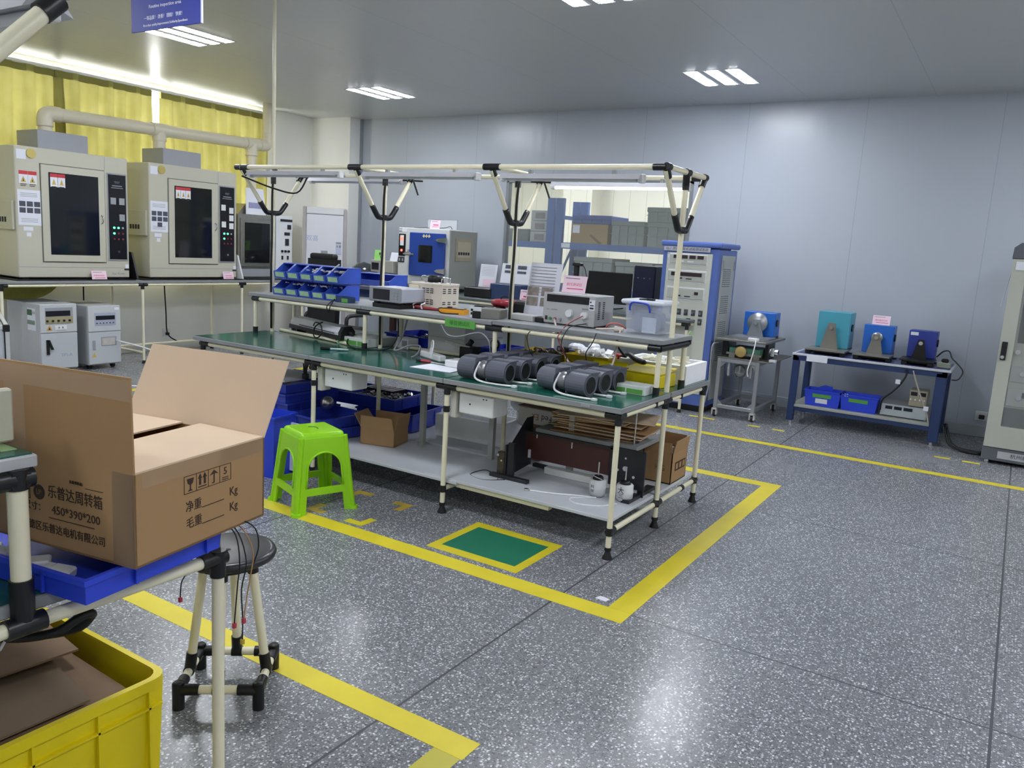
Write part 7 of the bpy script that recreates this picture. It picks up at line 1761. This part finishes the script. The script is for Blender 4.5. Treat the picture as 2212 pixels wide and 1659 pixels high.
l = batten('white batten lamp under the overhead rail of the nearest bench', -2.65, -1.68, 0.905, 1.945, False)

# tray with white connectors
tr = Thing('blue_tray', 'bright cobalt tray under the big cardboard box on the nearest bench', 'tray', (-1.475, 0.825, ZB + 0.002), R(9))
tr.part('body', MB().tray(-0.62, 0.0, 0.0, 0.37, 0.0, 0.055, 0.005, flare=0.004, rim=0.006), BLUETRAY)
b = MB()
for k in (0.12, 0.32): b.box(0.0, 0.006, k - 0.003, k + 0.003, 0.004, 0.05)
for k in (-0.12, -0.35): b.box(k - 0.003, k + 0.003, -0.006, 0.0, 0.004, 0.05)
tr.part('rib', b, BLUETRAY)
b = MB()
for k in range(5):
    b.M = Matrix.Translation((-1.62 - 0.085 * k + rnd.uniform(-.01, .01), 0.845 - 0.012 * k + rnd.uniform(-.008, .008), ZB + 0.02)) @ Matrix.Rotation(rnd.uniform(-0.6, 0.6) - 0.8, 4, 'Z') @ Matrix.Rotation(rnd.uniform(-0.4, 0.1), 4, 'X')
    b.box(-0.022, 0.022, 0.0, 0.045, 0.0, 0.022, bev=0.004)
    for j in range(7): b.box(-0.021 + 0.0062 * j, -0.0175 + 0.0062 * j, -0.016, 0.0, 0.002, 0.02)
b.M = Matrix.Identity(4)
tag(obj('wire_combs', b, WHITE), 'white comb-shaped connectors lying in the cobalt tray below the box', 'connectors', kind='stuff')

# the big cardboard box
t = Thing('cardboard_box', 'large printed cardboard box with raised flaps on the nearest bench', 'cardboard box', (-1.44, 0.91, 0.857), R(9.8))
HB = 0.198
b = MB()
th = 0.005
b.box(-0.45, 0, 0, 0.39, 0, th)
b.box(-0.45, 0, 0, th, 0, HB).box(-0.45, 0, 0.39 - th, 0.39, 0, HB).box(-0.45, -0.45 + th, 0, 0.39, 0, HB).box(-th, 0, 0, 0.39, 0, HB)
body = t.part('carton', b, CARDB)
f1 = t.part('front_flap', MB().slab([(-0.45, 0.0, HB), (0.0, 0.0, HB), (0.0, -0.004, HB + 0.198), (-0.45, -0.004, HB + 0.196)], -0.004), CARDB)
r26 = R(27)
f2 = t.part('back_flap', MB().slab([(-0.449, 0.388, HB), (-0.001, 0.388, HB), (0.0, 0.388 + 0.2 * math.sin(r26), HB + 0.2 * math.cos(r26)), (-0.45, 0.388 + 0.2 * math.sin(r26), HB + 0.2 * math.cos(r26))], -0.004), CARDB_IN)
t.part('side_flap', MB().slab([(-0.001, 0.004, HB), (-0.001, 0.386, HB), (-0.195, 0.384, HB + 0.006), (-0.195, 0.008, HB + 0.006)], 0.004), CARDB_IN)
t.part('side_flap', MB().slab([(-0.449, 0.004, HB), (-0.449, 0.386, HB), (-0.252, 0.384, HB + 0.002), (-0.252, 0.008, HB + 0.002)], -0.004), CARDB_IN)
PRT = mat('carton_print', '#3a2a1e', 0.7)
F = -0.0008
t.part('logo_disc', MB().cyl((-0.272, -0.0012, 0.117), (-0.272, 0.0, 0.117), 0.0165, n=24), PRT, parent=body)
t.text('LP', 0.016, (-0.272, -0.0014, 0.117), '-y', mat('logo_tan', '#8a6a45', 0.7), parent=body)
t.text('乐普达周转箱', 0.031, (-0.166, F, 0.122), '-y', PRT, parent=body, sx=0.86)
t.text('450*390*200', 0.026, (-0.165, F, 0.084), '-y', PRT, parent=body, sx=1.02)
t.text('尺寸：', 0.021, (-0.288, F, 0.083), '-y', PRT, parent=body)
t.text('顺德区乐普达电机有限公司', 0.0225, (-0.205, F, 0.040), '-y', PRT, parent=body, sx=0.92)
t.text('低值易耗品：', 0.0075, (-0.158, F, 0.155), '-y', PRT, parent=body)
t.part('rule', MB().box(-0.135, -0.085, F, 0, 0.1475, 0.1485).box(-0.245, -0.112, F, 0, 0.0645, 0.0660), PRT, parent=body)
t.part('print_frame', MB().box(-0.42, -0.30, F, 0, 0.098, 0.0995).box(-0.42, -0.30, F, 0, 0.1485, 0.150).box(-0.3015, -0.30, F, 0, 0.098, 0.150), PRT, parent=body)
# handling symbols on the right side
S0, S1, ZA, ZC = 0.132, 0.274, 0.1225, 0.1625
fr = MB()
for z in (ZA, ZC - 0.0012): fr.box(0, 0.0008, S0, S1, z, z + 0.0012)
for k in range(5): fr.box(0, 0.0008, S0 + (S1 - S0) * k / 4 - 0.0006, S0 + (S1 - S0) * k / 4 + 0.0006, ZA, ZC)
t.part('symbol_frame', fr, PRT, parent=body)
cw = (S1 - S0) / 4
def cellx(k, u): return S0 + cw * (k + u)
def cellz(v): return ZA + (ZC - ZA) * v
g = MB()
g.prism([(cellx(0, .22), cellz(.82)), (cellx(0, .3), cellz(.55)), (cellx(0, .46), cellz(.45)), (cellx(0, .46), cellz(.22)), (cellx(0, .3), cellz(.12)), (cellx(0, .7), cellz(.12)), (cellx(0, .54), cellz(.22)), (cellx(0, .54), cellz(.45)), (cellx(0, .7), cellz(.55)), (cellx(0, .78), cellz(.82))], 0, 0.0009, 'X')
t.part('symbol', g, PRT, parent=body)
g = MB()
for c in (0.3, 0.7):
    g.prism([(cellx(1, c - .08), cellz(.28)), (cellx(1, c + .08), cellz(.28)), (cellx(1, c + .08), cellz(.65)), (cellx(1, c + .17), cellz(.65)), (cellx(1, c), cellz(.92)), (cellx(1, c - .17), cellz(.65)), (cellx(1, c - .08), cellz(.65))], 0, 0.0009, 'X')
g.box(0, 0.0009, cellx(1, .15), cellx(1, .85), cellz(.14), cellz(.19))
t.part('symbol', g, PRT, parent=body)
g = MB()
g.prism([(cellx(2, .14), cellz(.62)), (cellx(2, .5), cellz(.88)), (cellx(2, .86), cellz(.62)), (cellx(2, .62), cellz(.66)), (cellx(2, .5), cellz(.7)), (cellx(2, .38), cellz(.66))], 0, 0.0009, 'X')
g.box(0, 0.0009, cellx(2, .46), cellx(2, .54), cellz(.14), cellz(.68)).box(0, 0.0009, cellx(2, .32), cellx(2, .5), cellz(.12), cellz(.17))
t.part('symbol', g, PRT, parent=body)
t.text('5', 0.024, (0.0006, cellx(3, .5), cellz(.6)), '+x', PRT, parent=body)
t.part('symbol', MB().box(0, 0.0009, cellx(3, .22), cellx(3, .78), cellz(.21), cellz(.25)).box(0, 0.0009, cellx(3, .22), cellx(3, .78), cellz(.1), cellz(.14)), PRT, parent=body)
t.text('净重', 0.0265, (0.0006, 0.159, 0.091), '+x', PRT, parent=body, sx=0.9)
t.text('毛重', 0.0265, (0.0006, 0.160, 0.053), '+x', PRT, parent=body, sx=0.9)
t.text('Kg', 0.028, (0.0006, 0.283, 0.092), '+x', PRT, parent=body, sx=0.9)
t.text('Kg', 0.028, (0.0006, 0.283, 0.055), '+x', PRT, parent=body, sx=0.9)
t.part('rule', MB().box(0, 0.0009, 0.184, 0.252, 0.0795, 0.0812).box(0, 0.0009, 0.184, 0.252, 0.0415, 0.0432), PRT, parent=body)
gt = glass('packing_tape', '#f4efe4', 0.06, 0.08)
t.part('packing_tape', MB().box(0, 0.0007, 0.02, 0.38, 0.165, HB).box(-0.06, 0.0, -0.0007, 0, 0.0, HB), gt, parent=body)
t.part('packing_tape', MB().box(-0.45, -0.0, -0.0062, -0.0045, HB + 0.15, HB + 0.192), gt, parent=f1)
t.part('packing_tape', MB().box(-0.36, -0.30, -0.0062, -0.0045, HB + 0.01, HB + 0.15), gt, parent=f1)

# loose wires with plugs hanging over the tray corner
b = Thing('wire_harness', 'thin wires with small red plugs hanging over the bench corner', 'wires', (-1.56, 1.2, 0.84))
def wire(pts, m=WIRE_B, plug=None):
    b.part('wire', MB().tube(pts, 0.0017), m, w=True)
    if plug:
        p = pts[-1]
        b.part('plug', MB().box(p[0] - 0.004, p[0] + 0.004, p[1] - 0.004, p[1] + 0.004, p[2] - 0.012, p[2] + 0.001), plug, w=True)
RP = mat('red_plug', '#b83a4e', 0.4)
ORG = mat('wire_tan', '#b48a5a', 0.5)
wire([(-1.60, 1.19, 0.858), (-1.55, 1.25, 0.835), (-1.512, 1.265, 0.775), (-1.52, 1.265, 0.70), (-1.532, 1.265, 0.646), (-1.54, 1.262, 0.585)], ORG, RP)
wire([(-1.60, 1.20, 0.858), (-1.565, 1.255, 0.82), (-1.535, 1.265, 0.74), (-1.552, 1.265, 0.66), (-1.548, 1.265, 0.58), (-1.545, 1.262, 0.526)], WIRE_B, mat('yellow_plug', '#b59a3a', 0.4))
wire([(-1.61, 1.20, 0.858), (-1.58, 1.26, 0.81), (-1.56, 1.265, 0.74), (-1.568, 1.265, 0.66), (-1.576, 1.262, 0.56)], WIRE_B, RP)
wire([(-1.53, 1.18, 0.86), (-1.50, 1.22, 0.865), (-1.485, 1.25, 0.84), (-1.49, 1.265, 0.79), (-1.507, 1.265, 0.74)], WIRE_B)
wire([(-1.67, 1.19, 0.855), (-1.668, 1.258, 0.80), (-1.657, 1.262, 0.70), (-1.663, 1.262, 0.62), (-1.65, 1.262, 0.53)], WIRE_B)
wire([(-1.74, 1.19, 0.80), (-1.75, 1.258, 0.76), (-1.761, 1.262, 0.66), (-1.79, 1.262, 0.61), (-1.796, 1.262, 0.565)], WIRE_B, RP)
# grey instrument on the foreground shelf
t = Thing('case_instrument', 'grey-white instrument case with side screws on the nearest shelf', 'instrument', (-1.9, 0.775, 1.097))
t.part('case', MB().box(-0.40, 0.215, -0.22, 0.0, 0.012, 0.112, bev=0.003), mat('pale_case_paint', '#c3c6c2', 0.4))
t.part('end_bezel', MB().box(0.216, 0.236, -0.225, 0.024, 0.008, 0.116, bev=0.004), mat('cream_bezel', '#c6c5b2', 0.4))
t.part('screw', MB().cyl((0.205, -0.226, 0.085), (0.205, -0.219, 0.085), 0.005).cyl((0.205, -0.226, 0.04), (0.205, -0.219, 0.04), 0.005), CHROME)
t.part('foot', MB().box(-0.35, -0.3, -0.2, -0.02, 0, 0.014).box(0.12, 0.17, -0.2, -0.02, 0, 0.014), RUBBER)
# cords below the bench
cable('bench_cable', 'thick black cord looped below the nearest bench end', [(-1.95, 0.72, 0.66), (-1.75, 0.78, 0.66), (-1.64, 0.84, 0.68), (-1.61, 0.89, 0.71), (-1.62, 0.92, 0.70), (-1.66, 0.90, 0.66), (-1.78, 0.84, 0.63), (-2.0, 0.76, 0.62)], 0.010, WIRE_B)
cable('bench_tie', 'white cable tie round the pipe of the nearest bench end', [(-1.60, 0.735, 0.765), (-1.575, 0.735, 0.75), (-1.60, 0.735, 0.725), (-1.63, 0.735, 0.69)], 0.003, WIRE_W, cat='cable tie')

# yellow crate with waste cardboard
t = Thing('yellow_crate', 'large yellow plastic crate filled with waste cardboard in the foreground', 'crate', (-2.12, 0.93, 0), 0)
cx0, cx1, cy0, cy1, ch = -0.32, 0.32, -0.32, 0.30, 0.36
rimb = MB()
body = MB().tray(cx0 + 0.012, cx1 - 0.012, cy0 + 0.012, cy1 - 0.012, 0.0, ch - 0.005, 0.005, flare=0.012)
t.part('body', body, YELLOWP)
rb = MB()
pts = []
for (cx_, cy_, a0) in ((cx1 - 0.045, cy1 - 0.045, 0), (cx0 + 0.045, cy1 - 0.045, 90), (cx0 + 0.045, cy0 + 0.045, 180), (cx1 - 0.045, cy0 + 0.045, 270)):
    for k in range(5): pts.append((cx_ + 0.045 * math.cos(R(a0 + 22.5 * k)), cy_ + 0.045 * math.sin(R(a0 + 22.5 * k))))
n = len(pts)
def sc(p, s): return (p[0] * s, p[1] * s)
v = [(p[0], p[1], ch - 0.03) for p in pts] + [(p[0], p[1], ch) for p in pts] + [(sc(p, 0.945)[0], sc(p, 0.945)[1], ch) for p in pts] + [(sc(p, 0.945)[0], sc(p, 0.945)[1], ch - 0.03) for p in pts]
fs = []
for k in range(4):
    for i in range(n):
        j = (i + 1) % n
        a, c = k * n, ((k + 1) % 4) * n
        fs.append((a + i, a + j, c + j, c + i))
rb._add(v, fs)
t.part('rim', rb, YELLOWP)
gb = MB()
for z in (ch - 0.085, 0.06): gb.box(cx1 - 0.014, cx1 - 0.003, cy0 + 0.02, cy1 - 0.02, z, z + 0.006).box(cx0 + 0.02, cx1 - 0.02, cy0 + 0.003, cy0 + 0.014, z, z + 0.006)
for y in (-0.22, -0.06, 0.10, 0.24): gb.box(cx1 - 0.014, cx1 - 0.003, y, y + 0.006, 0.02, ch - 0.03)
for x in (-0.2, -0.1, 0.0, 0.1, 0.2): gb.box(x, x + 0.006, cy0 + 0.003, cy0 + 0.014, 0.02, ch - 0.03)
t.part('rib', gb, YELLOWP)
for k, (pp, z, m_, lb) in enumerate((([(-0.26, -0.27), (0.265, -0.27), (0.27, 0.23), (-0.25, 0.25)], 0.305, CARDB_DIRTY, 'lowest brown cardboard sheet filling the yellow crate'),
                                   ([(-0.27, -0.25), (0.22, -0.27), (0.23, 0.13), (-0.20, 0.20)], 0.322, mat('brown_cardboard', '#7d6a55', 0.85, var=0.08), 'large smooth cardboard sheet on top in the yellow crate'),
                                   ([(-0.27, -0.26), (-0.06, -0.26), (0.02, 0.22), (-0.25, 0.255)], 0.335, CARDB_DIRTY, 'torn stained cardboard piece at the back of the yellow crate'))):
    q = MB()
    q.slab([(-2.12 + a_, 0.93 + c_, z + 0.02 * (c_ > 0) * (k == 2)) for a_, c_ in pp], 0.006)
    tag(obj('waste_cardboard', q, m_), lb, 'cardboard', 'waste cardboard in the yellow crate')
tag(obj('crate_filling', MB().box(-2.40, -1.85, 0.66, 1.17, 0.02, 0.30), CARDB_DIRTY), 'packed cardboard under the sheets in the yellow crate', 'cardboard')

# round black stool with a pipe base
t = Thing('round_stool', 'round black stool on a pipe base with four square corner feet', 'stool', (-2.11, 1.665, 0), R(38))
s_ = 0.127
t.part('seat', MB().lathe([(0.0, 0.468), (0.13, 0.468), (0.152, 0.478), (0.156, 0.49), (0.150, 0.502), (0.135, 0.505), (0.0, 0.499)], n=36), mat('black_seat', '#26272c', 0.3, var=0.15))
t.part('seat_hole', MB().cyl((0.0, 0.0, 0.498), (0, 0, 0.5005), 0.008, n=12), RUBBER)
for (x, y) in ((-s_, -s_), (s_, -s_), (s_, s_), (-s_, s_)):
    t.part('foot', MB().cyl((x, y, 0), (x, y, 0.088), 0.0195, n=16).lathe([(0.0195, 0.088), (0.014, 0.094), (0, 0.095)], c=(x, y, 0), n=16), BLACK)
for (a, c) in (((-s_, -s_), (s_, -s_)), ((s_, -s_), (s_, s_)), ((s_, s_), (-s_, s_)), ((-s_, s_), (-s_, -s_))):
    p0, p1 = Vector((a[0], a[1], 0.066)), Vector((c[0], c[1], 0.066))
    t.part('base_rail', MB().cyl(p0, p1, 0.0145), CREAM)
    m_ = (p0 + p1) / 2
    j = MB().cyl(p0, p0.lerp(p1, 0.26), 0.0185).cyl(p1, p1.lerp(p0, 0.26), 0.0185).cyl(m_ - (p1 - p0) * 0.07, m_ + (p1 - p0) * 0.07, 0.0185)
    top_ = Vector((m_.x * 0.6, m_.y * 0.6, 0.46))
    j.cyl(m_, m_.lerp(top_, 0.16), 0.0185).cyl(top_, m_.lerp(top_, 0.90), 0.0185)
    t.part('joint', j, BLACK)
    t.part('leg', MB().cyl(m_, top_, 0.0148), CREAM)
t.part('seat_plate', MB().cyl((0, 0, 0.448), (0, 0, 0.469), 0.10, n=24), BLACK)

# lime green plastic stool
t = Thing('plastic_stool', 'lime green plastic stool standing before the long bench', 'stool', (-3.325, 3.215, 0), R(-20))
hs, top_h, bot_h = 0.455, 0.128, 0.175
def corner(z, sgnx, sgny): 
    k = top_h + (bot_h - top_h) * (1 - z / hs)
    return Vector((sgnx * k, sgny * k, z))
b = MB()
TH = 0.010
# seat with rounded edge
b.lathe([(0.0, hs + 0.003), (0.06, hs + 0.002)], n=4) if False else None
seat = bmesh.new()
bmesh.ops.create_cube(seat, size=1)
for v_ in seat.verts:
    k = top_h + 0.001 if v_.co.z > 0 else top_h + 0.012
    v_.co = Vector((math.copysign(k, v_.co.x), math.copysign(k, v_.co.y), hs if v_.co.z > 0 else hs - 0.085))
bmesh.ops.bevel(seat, geom=[e for e in seat.edges if all(v_.co.z > hs - 0.01 for v_ in e.verts) or abs(e.verts[0].co.z - e.verts[1].co.z) > 0.01], offset=0.022, segments=4, profile=0.6, affect='EDGES')
bmesh.ops.delete(seat, geom=[f_ for f_ in seat.faces if f_.normal.z < -0.9], context='FACES')
sb = MB(); sb._merge(seat, True)
t.part('seat', sb, LIME)
# side panels: an arched opening, then legs and a low stretcher, cut as one outline with two holes
def face_panel(angle):
    """one sloping side with arched opening; u runs along the side, z up"""
    P = MB()
    rot = Matrix.Rotation(angle, 4, 'Z')
    def pt(u, z, off=0.0):
        k = top_h + 0.010 + (bot_h - top_h - 0.004) * (1 - z / hs)
        return rot @ Vector((u, -(k + off), z))
    def half(z): return top_h + 0.010 + (bot_h - top_h - 0.004) * (1 - z / hs)
    zs = [0.0, 0.02, 0.06, 0.095, 0.125, 0.14, 0.20, 0.25, 0.29, 0.315, 0.335, 0.345, 0.36, hs - 0.03]
    def inner(z):
        if z < 0.105: return half(z) - 0.062            # foot opening half width
        if z <= 0.145: return 0.0                       # stretcher
        if z < 0.25: return half(z) - 0.055
        if z < 0.345: return (half(0.25) - 0.055) * math.sqrt(max(0.0, 1 - ((z - 0.25) / 0.095) ** 2))
        return 0.0
    rows = []
    z = 0.0
    zz = [0.0, 0.018, 0.05, 0.08, 0.098, 0.1049, 0.105, 0.125, 0.145, 0.1451, 0.18, 0.215, 0.25, 0.27, 0.29, 0.305, 0.318, 0.329, 0.338, 0.3449, 0.345, 0.39, hs - 0.03]
    for q in range(len(zz) - 1):
        za, zb_ = zz[q], zz[q + 1]
        if zb_ - za < 0.0003: continue
        ia, ib = inner(za + 1e-5), inner(zb_ - 1e-5)
        for s in (-1, 1):
            quad = [(s * ia, za), (s * half(za), za), (s * half(zb_), zb_), (s * ib, zb_)]
            o = [pt(u, zq, 0.0) for u, zq in quad]
            i_ = [pt(u * (1.0 if abs(u) < half(zq) - 0.001 else 0.94), zq, -TH) for u, zq in quad]
            P._add(o + i_, [(0, 1, 2, 3), (7, 6, 5, 4), (0, 4, 5, 1), (1, 5, 6, 2), (2, 6, 7, 3), (3, 7, 4, 0)])
    # raised lip round the arch
    arch = [pt(s_ * (half(0.16) - 0.055 if False else inner(0.16)), 0.16, 0.002) for s_ in (-1,)]
    lip = []
    for k in range(0, 19):
        a = math.pi - math.pi * k / 18
        w_ = half(0.25) - 0.055
        lip.append(pt(w_ * math.cos(a), 0.25 + 0.095 * math.sin(a), 0.001))
    lip = [pt(-(half(0.15) - 0.055), 0.15, 0.001), pt(-(half(0.2) - 0.055), 0.2, 0.001)] + lip + [pt(half(0.2) - 0.055, 0.2, 0.001), pt(half(0.15) - 0.055, 0.15, 0.001)]
    P.tube(lip, 0.006, n=6, sub=1)
    return P
for k in range(4):
    t.part('side_panel', face_panel(k * math.pi / 2), LIME)
for sx_ in (-1, 1):
    for sy_ in (-1, 1):
        q = MB()
        c0, c1 = corner(0.0, sx_, sy_), corner(hs - 0.03, sx_, sy_)
        q.cyl((c0.x * 0.985, c0.y * 0.985, 0.0), (c1.x * 0.985, c1.y * 0.985, hs - 0.025), 0.016, 0.018, n=12)
        q.cyl((c0.x * 0.985, c0.y * 0.985, 0.0), (c0.x * 0.985, c0.y * 0.985, 0.016), 0.030, 0.027, n=14)
        t.part('leg', q, LIME)
t.part('finger_hole', MB().tube([(-0.03, -0.02, hs + 0.0005), (0.0, 0.015, hs + 0.0005), (0.035, 0.01, hs + 0.0005)], 0.003), mat('dark_green_mark', '#2f5a12', 0.5))
